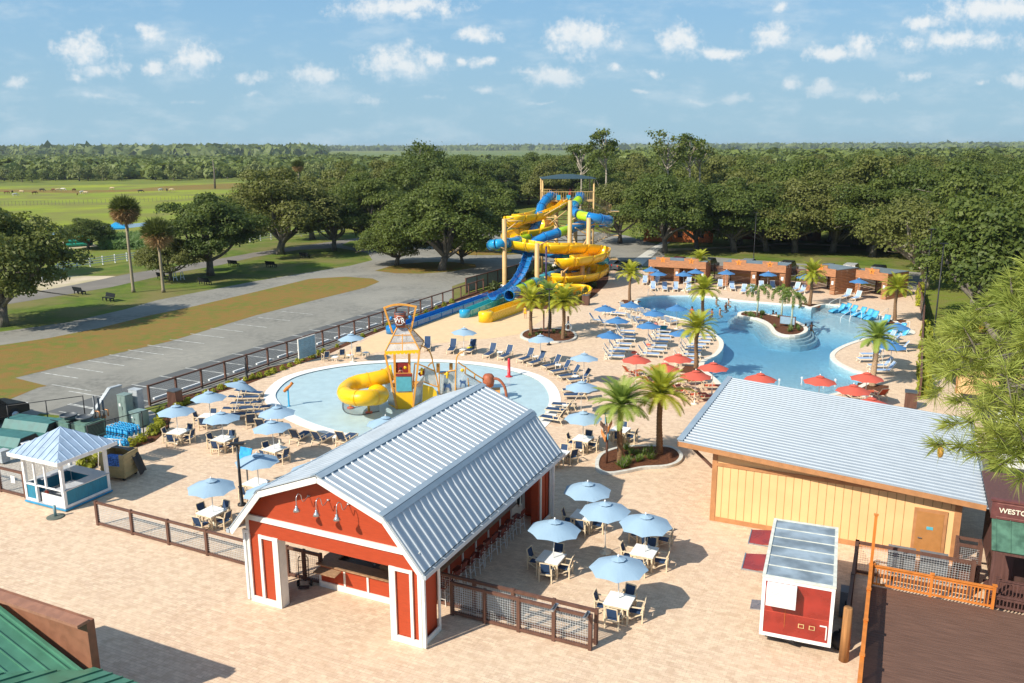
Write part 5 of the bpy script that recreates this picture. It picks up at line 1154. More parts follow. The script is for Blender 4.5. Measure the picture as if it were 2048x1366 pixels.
NV = [((855,698),0,'navy lounger seen behind the play tower roof'),((905,703),0,'navy lounger with a dark bag, beside the pad'),((943,704),0,'navy lounger with its top folded over, holding a yellow towel'),((982,712),0,'navy lounger before the side table, facing the red water jet'),((1014,716),0,'navy lounger after the side table, nearest the red water jet'),
 ((1055,722),0,'navy lounger at the near side of the planter-front parasol'),((1077,729),0,'navy lounger at the far side of the planter-front parasol'),((1107,736),0,'third-pair navy lounger nearer the planter'),((1125,747),0,'third-pair navy lounger farther from the planter'),((1143,757),0,'fourth-pair navy lounger nearer the planter'),((1163,765),0,'fourth-pair navy lounger under the palm-side parasol'),
 ((1155,787),0,'navy lounger under the frond-brushing parasol, farther row'),((1158,798),0,'navy lounger under the frond-brushing parasol, nearer row'),((1136,818),0,'navy lounger by the pad rim, farther of the lower pair'),((1124,829),0,'navy lounger by the pad rim, nearer of the lower pair'),((1112,846),0,'navy lounger touching the barn roof corner'),
 ((598,884),.3,'navy lounger in front of the tables near the barn eave'),((643,888),0,'navy lounger turned away, against the barn roof line'),((690,888),0,'navy lounger half hidden by the barn roof')]
for (u, v), da, lab in NV:
    p = G(u, v); tg = padc+(p-padc)*.35 if u > 800 else padc
    LN.put(p, face_to(p, tg)+da, lab, 'navy sun loungers')
for i, ((u, v), a) in enumerate((((497,792),3.0),((487,803),3.3),((494,815),.15),((478,826),3.4),((512,824),.1),((496,836),.3),((503,852),2.3),((527,862),1.9),((556,868),2.4))):
    (LF if i < 6 else LN).put(G(u, v), GA+a if i >= 6 else GA*.35+a-3.1, '%s navy lounger in the tangle between tables and pad, counted from the fence' % ORD[i], 'navy sun loungers')
ROWS = {'outer': [(1192,646),(1210,652),(1216,630),(1231,632),(1246,668),(1247,676),(1246,684),(1238,694),(1233,703),(1224,710),(1222,719)],
 'middle': [(1264,643),(1275,649),(1284,657),(1312,659),(1318,667),(1318,675),(1317,683),(1311,690),(1308,698),(1302,706),(1292,714)],
 'inner': [(1398,662),(1402,668),(1403,674),(1402,681),(1395,688),(1386,695),(1379,701),(1376,708),(1374,716),(1364,724),(1363,732)],
 'rim-side': [(1249,620),(1261,625),(1275,628),(1289,632),(1303,635),(1314,640),(1329,645),(1340,650)]}
RN = {'outer': 'row farthest from the pool', 'middle': 'row between the two palms', 'inner': 'row beside the pool-bend palm', 'rim-side': 'row along the pool tip rim'}
for rn, pts in ROWS.items():
    for i, (u, v) in enumerate(pts):
        p = G(u, v); a = rad(-8)+rnd.uniform(-.07, .07)
        if rn == 'rim-side': a = rad(48)+rnd.uniform(-.1, .1)
        if v < 655 and rn in ('outer', 'middle'): a = rad(-15) if rn == 'outer' else rad(40)
        LB_.put(p, a, 'pale blue lounger, %s from the cabanas in the %s' % (ORD[i], RN[rn]), 'pale blue sun loungers')
CABL = [((1289.5,568),'outside cabana 1 corner'),((1306,580),'nearest the pool handrail below cabana 1'),((1312,569),'in front of cabana 1'),((1329,581),'between cabanas 1 and 2, near the pool rim'),((1351,581),'in front of cabana 2, near the pool rim'),((1376,568),'at the palm before cabana 2'),((1376,584),'under the palm fronds below cabana 2'),
 ((1440,576),'under the cabana 3 parasol'),((1464,580),'in front of cabana 3'),((1487,586),'half sunken low near the rim before cabana 3'),((1504,586),'near the rim before cabana 4'),((1523,579),'under the cabana 4 parasol'),((1545,579),'in front of cabana 4 pillar'),((1592,582),'behind the foxtail palms'),((1603,587),'beside the cabana 5 palm'),
 ((1694,596),'nearer cabana 5 of the pair at cabana 6'),((1713,600),'farther from cabana 5 of the pair at cabana 6')]
for (u, v), lab in CABL:
    p = G(u, v); LB_.put(p, rad(-108)+rnd.uniform(-.2, .2) if u < 1590 else rad(-132)+rnd.uniform(-.1, .1), 'pale blue lounger '+lab, 'pale blue sun loungers')
for i, (u, v, a) in enumerate(((1747,715,178),(1742,724,180),(1764,738,175),(1770,748,177),(1784,688,170),(1775,682,190),(1799,703,160))):
    LB_.put(G(u, v), rad(a), 'pale blue lounger on the pool peninsula, %s from the spiral-trunk palm' % ORD[i], 'pale blue sun loungers')
REDL = [((1262,752),30,'farthest along towards the shaggy planter palms'),((1284,764),30,'behind the taller planter palm crown'),((1305,774),25,'second behind the taller planter palm crown'),((1336,782),20,'behind the palm frond tips'),((1362,790),15,'at the outermost frond tip'),((1384,798),10,'beside the nearest red parasol pole'),((1404,802),10,'closest to the roof flashing'),
 ((1414,780),0,'under the beach-entry parasol, farther'),((1378,770),10,'under the nearest red parasol, farther'),((1706,800),95,'left of the white table beyond the roof'),((1757,798),100,'beyond the cut-off red parasol')]
for (u, v), a, lab in REDL: LR.put(G(u, v), rad(a), 'red lounger '+lab.replace('left of', 'against'), 'red sun loungers')
# moulded loungers standing in the shallow shelf
t = thing('shelf_lounger', 'x', 'pool lounger'); q = MB(); q.smooth = True
pr = [(-.95, .75), (-.55, .22), (-.2, .10), (.2, .26), (.55, .20), (.95, .06)]; vs = []
for s in (-.32, .32):
    for x, z in spline([(x, 0, z) for x, z in pr], 4) and [(p.x, p.z) for p in spline([(x, 0, z) for x, z in pr], 4)]: vs.append((x, s, z+.08)); vs.append((x, s, z-.04))
k = len(vs)//2; n_ = k//2
fs = [(2*i, 2*i+2, k+2*i+2, k+2*i) for i in range(n_-1)]+[(2*i+1, k+2*i+1, k+2*i+3, 2*i+3) for i in range(n_-1)]+[(2*i, 2*i+1, 2*i+3, 2*i+2) for i in range(n_-1)]+[(k+2*i, k+2*i+2, k+2*i+3, k+2*i+1) for i in range(n_-1)]+[(0, k, k+1, 1), (k-2, k-1, 2*k-1, 2*k-2)]
q.add(vs, fs); q.build('moulded_seat', MATS['shelf_blue'], t)
q = MB(); q.box(-.2, .5, -.2, .2, -.25, .12); q.build('foot_block', MATS['shelf_blue'], t)
SLP = Proto(t)
for i, (u, v, a) in enumerate(((1686,620,205),(1699,624,207),(1717,628,210),(1731,632,212),(1742,636,214),(1768,645,225),(1793,661,200),(1797,671,190),(1674,621,203))):
    SLP.put(G(u, v)+Vector((0, 0, -.12)), rad(a), 'bright blue moulded lounger in shallow water, %s along the shelf from cabana 5' % ORD[i], 'moulded loungers on the shallow shelf')
# handrails at the pool
for i, (u, v, a) in enumerate(((1296,594,-60),(1679,612,200),(1775,634,215),(1722,640,200),(1818,662,170),(1700,640,210))):
    t = thing('pool_handrail', '%s curved metal handrail round the pool rim, counted from the pool tip' % ORD[i], 'handrail', G(u, v), rad(a), 'pool handrails'); q = MB()
    q.tube(spline([(0, 0, 0), (0, 0, .85), (.15, 0, .95), (1.3, 0, .55), (1.5, 0, .2), (1.5, 0, -.3)], 5), .022, 8); q.build('rail', MATS['white_metal'], t)
# bag and towels
t = thing('dark_bag', 'dark beach bag on the lounger beside the pad', 'bag', G(908, 700)+Vector((0, 0, .4)), .3); q = MB(); q.lathe([(.001, 0), (.2, .02), (.22, .18), (.14, .3), (0, .33)], 12); q.build('bag_body', MATS['black'], t)
t = thing('yellow_towel', 'yellow towel lying on the lounger beside the pad', 'towel', G(940, 704)+Vector((0, 0, .38)), .9); q = MB(); q.box(-.25, .25, -.15, .15, .02, .08); q.build('cloth', MATS['vest_yellow'], t)
t = thing('teal_bin', 'teal towel tub standing among the middle loungers', 'tub', G(1327, 664), .2); q = MB(); q.lathe([(.25, 0), (.33, .6), (.30, .6), (.23, .1), (0, .1)], 14); q.build('tub_body', M('teal', (.02, .28, .32), .5), t)
for i, (u, v, mt) in enumerate(((1298,656,'vest_blue'),(1311,657,'canopy_red'),(1303,666,'vest_blue'),(1268,715,'canopy_red'),(1296,700,'bottle_red'))):
    t = thing('beach_towel', ['blue towel heaped on the loungers under a dark parasol', 'red towel heaped on the loungers under a dark parasol', 'blue bag of towels on the floor by the middle row', 'red towel at the outer end of the middle lounger row', 'small red cloth on the middle row'][i], 'towel', G(u, v)+Vector((0, 0, .4)), i); q = MB(); q.smooth = True; q.lathe([(.001, 0), (.28, .0), (.24, .12), (.1, .2), (0, .2)], 9); q.build('cloth', MATS[mt], t)
# round base of free-standing parasol, dark speaker pole near barn
lamp_post(G(484, 1010), 3.3, 'dark pole with black speaker beside the barn corner', True, .08)
t = thing('blue_board', 'blue and yellow board leaning at the parasol beside the dark pole', 'board', G(495, 975), GA); q = MB(); q.slab([(-.5, 0, 1.5), (.3, 0, 1.5), (.3, .25, 2.2), (-.5, .25, 2.2)], .05); q.build('board', MATS['vest_blue'], t); q = MB(); q.box(-.1, -.04, .1, .16, 0, 1.6); q.build('stand', MATS['steel_dark'], t)
# wheel stops in the bays
for i in range(int(L/2.75)+1):
    p = FA+fd*(i*2.75-.6)+fnn*1.0
    t = thing('wheel_stop', '%s white concrete wheel stop along the fence, counted from the utility yard' % (ORD[i] if i < 20 else 'last'), 'wheel stop', (p.x, p.y, -.02), math.atan2(fd.y, fd.x), 'wheel stops in the parking bays')
    q = MB(); q.slab([(-.9, -.08, 0), (.9, -.08, 0), (.9, -.05, .13), (-.9, -.05, .13)], .001) if 0 else q.box(-.9, .9, -.08, .08, 0, .13); q.build('block', MATS['white_paint'], t)
# ================================================================ water slides
M('slide_yellow', (.95, .56, .008), .28, var=.05, scale=.6, coat=.4); M('slide_gold', (.95, .62, .012), .28, var=.05, scale=.6, coat=.4)
M('slide_blue', (.012, .20, .52), .22, var=.08, scale=.6, coat=.5); M('slide_sky', (.02, .33, .60), .22, var=.06, scale=.6, coat=.5); M('slide_lime', (.42, .68, .02), .25, var=.05, scale=.6, coat=.4); M('slide_teal', (.06, .48, .50), .25, var=.06, scale=.6, coat=.4)
M('tower_tan', (.62, .40, .17), .55, var=.06, scale=1.5); M('shade_cloth', (.045, .08, .10), .9, var=.08, spec=.1)
M('runout_yellow', (.88, .55, .01), .3, var=.04, coat=.3)
def path(pts, n=8): return spline([Q(*p) for p in pts], n)
def flume(name, lab, pts, r, cols, arc=(-95, 95), n=8, thick=.045, seg=6, parent=None, cat='water slide', supports=()):
    t = parent or thing(name, lab, cat); P_ = path(pts, n)
    mats = list(dict.fromkeys(cols)); q = MB(); i = 0; k = len(P_)-1; ns = max(1, round(k/seg))
    for s_ in range(ns):
        a, b = round(k*s_/ns), round(k*(s_+1)/ns); q.mi = mats.index(cols[min(s_, len(cols)-1)]); q.tube(P_[a:b+1], r, 20, cap=False, arc=arc, up=(0, 0, 1))
    o = q.build('chute', [MATS[m] for m in mats], t); md = o.modifiers.new('wall', 'SOLIDIFY'); md.thickness = thick; md.offset = 0
    q = MB()
    for s_ in range(ns+1):
        a = min(k-1, max(1, round(k*s_/ns))); d = (P_[a+1]-P_[a-1]).normalized()*.05; q.tube([P_[a]-d, P_[a]+d], r+.06, 20, cap=False, arc=arc, up=(0, 0, 1))
    o2 = q.build('joint_flange', [MATS[mats[0]]], t); md = o2.modifiers.new('wall', 'SOLIDIFY'); md.thickness = .05
    return t
yel = flume('open_slide', 'open yellow fibreglass water slide winding down the tan tower', [(1120,391,122.5),(1115,400,121),(1100,413,119),(1075,424,117),(1048,429,115),(1029,431,114),(1026,437,115.5),(1045,440,118),(1070,440,119),(1089,443,118),(1086,452,116),(1062,458,115),(1036,461,114),(1022,468,112.5),(1029,478,110),(1060,484,108),(1100,488,107.5),(1140,488,108.5),(1175,488,110.5),(1197,492,112),(1201,501,111),(1180,509,108),(1150,513,106),(1131,517,106.5),(1140,522,109),(1172,524,111.5),(1198,529,112),(1192,540,110),(1165,547,107.5),(1130,551,106),(1102,550,106),(1089,556,106),(1098,568,103),(1130,571,102),(1158,572,103),(1160,581,101.5),(1135,590,99.5),(1090,600,97.5),(1050,609,95.5)], 1.25, ['slide_yellow', 'slide_gold', 'slide_yellow'], arc=(-92, 92), seg=7)
fl2 = flume('x', 'x', [(1132,391,122.3),(1130,400,121),(1118,411,119.5),(1100,419,118),(1080,426,117)], .62, ['slide_yellow'], parent=yel)
blu = flume('tube_slide', 'blue and lime tube slide starting at the tower side nearest cabana trees', [(1160,392,122.3),(1157,400,120.5),(1148,411,118.5),(1146,421,116),(1160,430,113),(1178,434,111.5),(1200,438,111.5),(1216,441,113.5),(1218,444,117),(1203,446,119.5),(1183,447,119),(1160,451,117),(1138,459,115),(1115,466,113),(1090,474,112),(1072,483,111.5),(1062,492,111)], .60, ['slide_blue', 'slide_lime', 'slide_sky', 'slide_blue', 'slide_lime', 'slide_blue', 'slide_blue', 'slide_lime', 'slide_blue', 'slide_lime', 'slide_blue', 'slide_blue', 'slide_lime', 'slide_blue', 'slide_blue', 'slide_blue', 'slide_blue', 'slide_blue'], arc=(-180, 180), seg=8)
flume('x', 'x', [(1064,490,111.2),(1058,500,109.5),(1055,512,107.5),(1050,527,105),(1043,543,102.5),(1032,560,100),(1017,573,97.8),(1000,583,96),(985,589,94.6)], .62, ['slide_blue'], arc=(-92, 92), parent=blu)
grn = flume('tube_slide', 'blue, lime and teal tube slide looping lowest round the tower', [(1103,391,122.3),(1093,399,121),(1083,413,119.5),(1078,432,118),(1070,455,116.5),(1055,474,114),(1036,482,111),(1012,486,108.5),(993,488,107.5),(984,490,109.5),(997,493,112.5),(1020,496,114.5),(1045,500,115),(1070,502,114),(1095,505,112),(1125,511,110),(1158,517,110.5),(1190,520,112),(1209,523,114),(1209,529,117),(1190,535,118.5),(1155,541,117),(1118,547,112),(1090,556,106.5),(1063,567,102.5),(1044,577,99.5),(1030,584,97),(1018,591,95)], .60, ['slide_blue', 'slide_blue', 'slide_blue', 'slide_blue', 'slide_blue', 'slide_lime', 'slide_sky', 'slide_sky', 'slide_sky', 'slide_lime', 'slide_lime', 'slide_blue', 'slide_blue', 'slide_blue', 'slide_blue', 'slide_sky', 'slide_sky', 'slide_teal', 'slide_blue', 'slide_blue', 'slide_blue', 'slide_blue', 'slide_sky', 'slide_teal', 'slide_lime', 'slide_lime', 'slide_blue', 'slide_blue'], arc=(-180, 180), seg=8)
def runout(t, a, b, w, h, mat, cap=True, ribs=0, capmat=None):
    """flat-bottomed braking trough on the ground"""
    d = (b-a); ln = d.length; r_ = bpy.data.objects.new('run_out', None)
    q = MB(); ang = math.atan2(d.y, d.x)
    R_ = Matrix.Translation(Vector((a.x, a.y, 0))) @ Matrix.Rotation(ang, 4, 'Z')
    def bx(x0, x1, y0, y1, z0, z1): q.box(x0, x1, y0, y1, z0, z1)
    bx(0, ln, -w/2, w/2, .12, .18); bx(0, ln, -w/2-.05, -w/2, .02, h); bx(0, ln, w/2, w/2+.05, .02, h); bx(0, ln, -w/2-.12, -w/2-.05, h-.05, h+.0); bx(0, ln, w/2+.05, w/2+.12, h-.05, h)
    for k in range(ribs): x = ln*(k+.5)/ribs; bx(x-.03, x+.03, -w/2-.1, -w/2-.051, .02, h-.05); bx(x-.03, x+.03, w/2+.051, w/2+.1, .02, h-.05)
    o = q.build('run_out', mat, t); o.matrix_local = R_
    bpy.data.objects.remove(r_)
    if cap:
        q = MB(); q.smooth = True; q.lathe([(w/2+.12, .0), (w/2+.12, h+.05), (w/2+.02, h+.13), (0, h+.14)], 24, (ln, 0, 0)); e_ = q.build('end_box', capmat or mat, t); e_.matrix_local = R_
runout(blu, G(985, 590, .3), G(786, 666), 1.15, .62, MATS['slide_blue'], ribs=9)
runout(grn, G(1018, 593, .3), G(930, 634), 1.0, .72, MATS['slide_teal'], ribs=7, capmat=MATS['slide_sky'])
runout(yel, G(1052, 611, .2), G(972, 643), 1.35, .95, MATS['runout_yellow'])
tw = thing('slide_tower', 'tan slide tower with columns, platform, stairs and dark shade canopy', 'tower')
for (u, v, top, Y) in ((1009.5,578,438,None),(1074,588,487,None),(1138.5,566,401,None),(1175.5,570,436,None),(1112,536,420,None),(1164,578,522,None),(1126,580,542,None),(1150,540,440,None)):
    b = G(u, v); tp = Q(u, top, b.y)
    q = MB(); q.lathe([(.34, 0), (.31, .1), (.29, tp.z), (.25, tp.z+.02), (0, tp.z+.02)], 16); c_ = q.build('column', MATS['tower_tan'], tw, (b.x, b.y, 0))
    q = MB(); q.lathe([(.62, 0), (.62, .5), (.55, .55), (0, .55)], 16); q.build('footing', MATS['concrete'], c_)
A_, B_ = Q(1084, 400, 121.5), Q(1189, 400, 121.5); zf = A_.z; wd = B_.x-A_.x
q = MB(); q.box(A_.x, B_.x, 121.5, 128.5, zf-.25, zf); q.build('platform', MATS['tower_tan'], tw)
q = MB()
for (xa, ya, xb, yb_) in ((A_.x, 121.5, B_.x, 121.5), (A_.x, 128.5, B_.x, 128.5), (A_.x, 121.5, A_.x, 128.5), (B_.x, 121.5, B_.x, 128.5)):
    q.bar((xa, ya, zf+1.15), (xb, yb_, zf+1.15), .07); n = 22
    for k in range(n+1): q.bar((xa+(xb-xa)*k/n, ya+(yb_-ya)*k/n, zf), (xa+(xb-xa)*k/n, ya+(yb_-ya)*k/n, zf+1.12), .035)
q.build('guard_rail', MATS['tower_tan'], tw)
q = MB()
for u in (1117, 1137): p = Q(u, 396, 121.4); q.box(p.x-.28, p.x+.28, 121.3, 121.45, zf+.0, zf+.7)
q.build('gate_panel', MATS['slide_sky'], tw)
zt = Q(1084, 358, 121.5).z
for x in (A_.x, B_.x-.2):
    for y in (121.5, 128.3): q = MB(); q.lathe([(.14, 0), (.12, zt), (0, zt)], 10); q.build('post', MATS['tower_tan'], tw, (x+.1, y+.1, 0))
q = MB(); x0, x1, y0, y1 = A_.x-.15, B_.x+.2, 121.0, 129.2; zr = Q(1135, 349, 125).z; g_ = []
for j in range(9):
    for i in range(9):
        s_, t_ = i/8, j/8; f = min(1, 2.6*min(s_, 1-s_))*min(1, 2.6*min(t_, 1-t_)); g_.append((x0+(x1-x0)*s_, y0+(y1-y0)*t_, zt+.05+(zr-zt)*f**.8-.25*(math.sin(math.pi*s_)*(t_ in (0, 1))+math.sin(math.pi*t_)*(s_ in (0, 1)))*0))
q.add(g_, [(j*9+i, j*9+i+1, (j+1)*9+i+1, (j+1)*9+i) for j in range(8) for i in range(8)]); o = q.build('shade_canopy', MATS['shade_cloth'], tw); md = o.modifiers.new('t', 'SOLIDIFY'); md.thickness = .05
q = MB()
for (a, b, Y) in (((1133,405),(1088,431),115.5),((1133,421),(1099,448),115.5),((1093,435),(1133,435),115.5),((1015,442),(1046,442),110),((1015,459),(1036,443),110),((1143,448),(1169,448),114),((1143,440),(1162,430),114),((1179,449.5),(1216,448),113),((1009,498),(992,490),107),((1012,502),(1035,492),108.5),((1010,440),(1027,436),109),((1076,495),(1060,488),107),((1074,492),(1096,482),106),((1112,470),(1138,460),120),((1112,445),(1138,480),120),((1138,500),(1164,540),112),((1112,500),(1138,520),118),((1175,455),(1200,440),111.5),((1175,470),(1150,455),113),((1094,450),(1112,470),118),((1096,425),(1112,452),121),((1160,500),(1176,475),111),((1126,545),(1137,535),105)):
    q = MB(); q.tube([Q(*a, Y), Q(*b, Y+.4)], .085, 6); q.build('brace', MATS['tower_tan'], tw)
q = MB()
for k in range(6):
    z = zf-1.3-k*1.5
    for (xa, ya, xb, yb_) in ((A_.x+.1, 121.6, B_.x-.1, 121.6), (A_.x+.1, 121.6, A_.x+.1, 128.4), (B_.x-.1, 121.6, B_.x-.1, 128.4), (A_.x+.1, 128.4, B_.x-.1, 128.4)): q.bar((xa, ya, z), (xb, yb_, z), .12); 
    if k < 5: q.bar((A_.x+.1, 121.6, z), (B_.x-.1, 121.6, z-1.5) if k % 2 else (A_.x+3.5, 121.6, z-1.5), .07); q.bar((B_.x-.1, 121.6, z), (B_.x-.1, 128.4, z-1.5), .07)
q.build('lattice', MATS['tower_tan'], tw)
st_ = MB(); rr_ = MB(); xs0, xs1 = B_.x-1.2, B_.x+2.6; z = 0.; k = 0
while z < zf-.3:
    z1 = min(z+1.75, zf); a, b = (xs0, xs1) if k % 2 == 0 else (xs1, xs0); y = 123.2+(k % 2)*1.6
    for i in range(10): t_ = i/10; x = a+(b-a)*t_; st_.box(min(x, x+(b-a)/10), max(x, x+(b-a)/10), y, y+1.3, z+(z1-z)*t_, z+(z1-z)*t_+.06)
    for yy in (y, y+1.3):
        rr_.bar((a, yy, z+1.0), (b, yy, z1+1.0), .06)
        for i in range(16): t_ = i/15; rr_.bar((a+(b-a)*t_, yy, z+(z1-z)*t_), (a+(b-a)*t_, yy, z+(z1-z)*t_+1.0), .035)
    st_.box(min(b, b+(1.2 if b == xs1 else -1.2)), max(b, b+(1.2 if b == xs1 else -1.2)), 123.2, 126.1, z1-.08, z1); z = z1; k += 1
st_.build('stair_flight', MATS['tower_tan'], tw); rr_.build('stair_rail', MATS['tower_tan'], tw)
for x in ():
    for y in (123.2, 126.1): q = MB(); q.lathe([(.11, 0), (.11, zf+1), (0, zf+1)], 8); q.build('post', MATS['tower_tan'], tw, (x, y, 0))
q = MB(); q.lathe([(.12, 0), (.1, Q(1092, 493, G(1092, 600).y).z)], 10); t = thing('purple_post', 'slim dark purple post in front of the slides', 'post', G(1092, 600)); q.build('pole', M('purple_dark', (.05, .03, .09), .4), t)

# ================================================================ splash-pad play structure
M('play_orange', (.72, .33, .06), .45, var=.06, scale=3); M('play_yellow', (.88, .50, .008), .35, var=.05, scale=1.5, coat=.2); M('maroon', (.24, .025, .025), .5); M('play_teal', (.10, .36, .42), .4, var=.08)
def clear_panel(name, col, a):
    m = M(name, col, .35, var=.25, scale=1.6); nt = m.node_tree; b = nt.nodes['Principled BSDF']; b.inputs['Alpha'].default_value = a; return m
clear_panel('smoky_panel', (.50, .49, .45), .62); clear_panel('net_panel', (.55, .56, .58), .35)
Za = lambda x, y: (660+x/5.4625, 590+y/5.4625)
Zb = lambda x, y: (800+x/8.533, 660+y/8.533)
def pa(x, y, Y): return Q(*Za(x, y), Y)
def pb(x, y, Y): return Q(*Zb(x, y), Y)
ps = thing('play_tower', 'orange and yellow splash play tower with tipping bucket standing in the shallow pad', 'play structure')
FY, BY = 56.9, 59.2
def slabp(name, pts, mat, th=.06, parent=ps):
    q = MB(); q.slab(pts, th); return q.build(name, MATS[mat], parent)
slabp('front_panel', [pa(735,1252,FY), pa(905,1247,FY), pa(905,1062,FY), pa(712,1066,FY)], 'play_yellow')
slabp('window_panel', [pa(712,1062,FY), pa(905,1058,FY), pa(900,852,FY), pa(708,852,FY)], 'play_orange', .05)
slabp('window_pane', [pa(724,1055,FY-.08), pa(893,1050,FY-.08), pa(889,895,FY-.08), pa(720,895,FY-.08)], 'play_teal', .02)
slabp('header_panel', [pa(720,890,FY-.08), pa(893,888,FY-.08), pa(893,858,FY-.08), pa(716,860,FY-.08)], 'maroon', .02)
bkl, bkr = pa(655,1205,BY), pa(975,1190,BY)
slabp('hull_panel', [pa(642,1215,FY+1.2), pa(735,1250,FY), pa(700,1035,FY), pa(585,878,FY+1.2)], 'smoky_panel')
slabp('hull_panel', [pa(905,1247,FY), pa(998,1185,FY+1.2), pa(1030,870,FY+1.2), pa(918,1040,FY)], 'smoky_panel')
slabp('hull_base', [pa(640,1216,FY+1.15), pa(737,1254,FY-.05), pa(733,1225,FY-.05), pa(636,1190,FY+1.15)], 'play_yellow')
slabp('hull_base', [pa(903,1250,FY-.05), pa(1000,1190,FY+1.15), pa(1003,1165,FY+1.15), pa(905,1222,FY-.05)], 'play_yellow')
slabp('bow_panel', [pa(585,880,FY+1.2), pa(650,900,FY+1.4), pa(650,820,FY+1.4), pa(562,805,FY+1.2)], 'play_orange'); slabp('bow_panel', [pa(985,890,FY+1.3), pa(1030,870,FY+1.2), pa(1030,800,FY+1.2), pa(960,860,FY+1.3)], 'maroon')
slabp('side_board', [pa(650,820,FY+1.3), pa(690,930,FY+.6), pa(662,760,FY+1.3), pa(600,800,FY+1.6)], 'play_yellow', .05)
q = MB(); pf_ = pa(720,1000,FY+.1); q.box(pf_.x, pa(900,1000,FY).x, FY+.1, BY, 1.25, 1.33); q.box(pf_.x-.5, pa(900,1000,FY).x+.5, FY+.9, BY, 1.25, 1.32); q.build('deck_plate', MATS['play_orange'], ps)
slabp('back_panel', [pa(720,850,BY), pa(880,850,BY), pa(880,740,BY), pa(720,740,BY)], 'maroon'); slabp('back_panel', [pa(720,930,BY), pa(880,930,BY), pa(880,850,BY), pa(720,850,BY)], 'smoky_panel')
q = MB()
q.bar(pa(600,640,FY), pa(735,1250,FY), .13); q.bar(pa(978,610,FY), pa(905,1248,FY), .13)
q.bar(pa(705,640,BY), pa(715,1180,BY), .17); q.bar(pa(865,640,BY), pa(878,1180,BY), .17)
q.build('post', MATS['play_orange'], ps)
ra = [pa(600,622,FY), pa(980,606,FY), pa(845,350,FY+1.1), pa(735,350,FY+1.1)]; rbk = [pa(600,622,FY)+Vector((0, 2.9, 0)), pa(980,606,FY)+Vector((0, 2.9, 0)), pa(845,350,FY+1.1)+Vector((0, .6, 0)), pa(735,350,FY+1.1)+Vector((0, .6, 0))]
slabp('roof_panel', ra, 'net_panel', .02); slabp('roof_panel', rbk[::-1], 'net_panel', .02); slabp('roof_panel', [ra[1], rbk[1], rbk[2], ra[2]], 'net_panel', .02); slabp('roof_panel', [rbk[0], ra[0], ra[3], rbk[3]], 'net_panel', .02)
q = MB()
for R4 in (ra, rbk):
    for i in range(4): q.bar(R4[i], R4[(i+1) % 4], .07)
    for t_ in (.33, .66): q.bar(R4[0]+(R4[3]-R4[0])*t_, R4[1]+(R4[2]-R4[1])*t_, .06)
    q.bar((R4[0]+R4[1])/2, (R4[0]+R4[1])/2+((R4[3]+R4[2])/2-(R4[0]+R4[1])/2)*.7, .05)
for i in range(4): q.bar(ra[i], rbk[i], .07)
q.build('roof_frame', MATS['play_orange'], ps)
q = MB(); a, b = ra[0], ra[1]
for k in range(9): c = a+(b-a)*((k+.5)/9); w2 = (b-a).length/18*.98; q.slab([c+Vector((-w2, -.06, .06)), c+Vector((-w2, -.06, -.12)), c+Vector((-w2*.5, -.06, -.2)), c+Vector((w2*.5, -.06, -.2)), c+Vector((w2, -.06, -.12)), c+Vector((w2, -.06, .06))], .03)
q.build('valance', MATS['play_yellow'], ps)
bc = pa(770, 345, 57.9); bt_ = pa(768, 190, 57.9); hb_ = bt_.z-bc.z
q = MB(); q.lathe([(.0, 0), (.34, 0), (.43, hb_), (.39, hb_), (.31, .06), (0, .06)], 24, (0, 0, 0)); bk = q.build('bucket', M('bucket_rust', (.30, .065, .025), .55, var=.15), ps, (bc.x, bc.y, bc.z))
q = MB(); q.lathe([(.36, .12), (.37, .18)], 24); q.lathe([(.425, hb_-.1), (.435, hb_-.02)], 24); q.tube([(-.62, 0, hb_*.62), (.62, 0, hb_*.62)], .04, 8); q.build('bucket_band', MATS['steel_dark'], bk)
white = MATS['white_paint']; text('WR', .46, .01, white, bk, (0.0, -.43, hb_*.5), (math.pi/2-.09, 0, 0), 'bucket_emblem')
q = MB(); q.tube([(.30*math.cos(a), -.43-.0, hb_*.5+.30*math.sin(a)) for a in [rad(20+k*15) for k in range(22)]], .018, 6, cap=False); q.build('emblem_ring', white, bk)
q = MB()
q.bar(pa(683,415,57.9), pa(592,135,57.9), .16, .12); q.bar(pa(880,405,57.9), pa(940,122,57.9), .16, .12)
ar = spline([pa(585,143,57.9), pa(680,112,57.9), pa(765,103,57.9), pa(860,112,57.9), pa(950,130,57.9)], 5)
for a, b in zip(ar, ar[1:]): q.bar(a, b, .12, .13)
q.build('arch_frame', MATS['play_orange'], ps)
for x, y in ((668, 255), (875, 245)): q = MB(); c = pa(x, y, 57.8); q.lathe([(.0, -.1), (.12, -.08), (.12, .12), (0, .14)], 10, c); q.build('knob', MATS['slide_blue'], ps)
q = MB(); c = pa(780, 135, 57.9); q.tube(spline([c, c+Vector((.02, 0, -.25)), c+Vector((.12, 0, -.75))], 4), [.04]*4+[.07]*4+[.1], 8); q.build('water_stream', MATS['pad_water'], ps)
ysl = thing('curly_tube_slide', 'short glossy yellow tube slide curling off the play tower', 'tube slide')
YP = [(640,880,57.9),(590,893,57.6),(500,915,57.3),(400,935,57.1),(300,955,56.9),(210,1000,56.3),(165,1050,55.4),(185,1100,54.5),(270,1125,53.9),(370,1125,53.7),(460,1120,54.0),(530,1115,54.8),(560,1090,55.8),(530,1060,56.6),(480,1050,57.0)]
Pp = spline([pa(*p) for p in YP], 6); q = MB(); q.tube(Pp, .52, 22, cap=False); o = q.build('tube', MATS['play_yellow'], ysl); md = o.modifiers.new('w', 'SOLIDIFY'); md.thickness = .04; md.offset = 0
q = MB()
for i in range(6, len(Pp)-2, 11): d = (Pp[i+1]-Pp[i-1]).normalized()*.04; q.tube([Pp[i]-d, Pp[i]+d], .58, 22, cap=False)
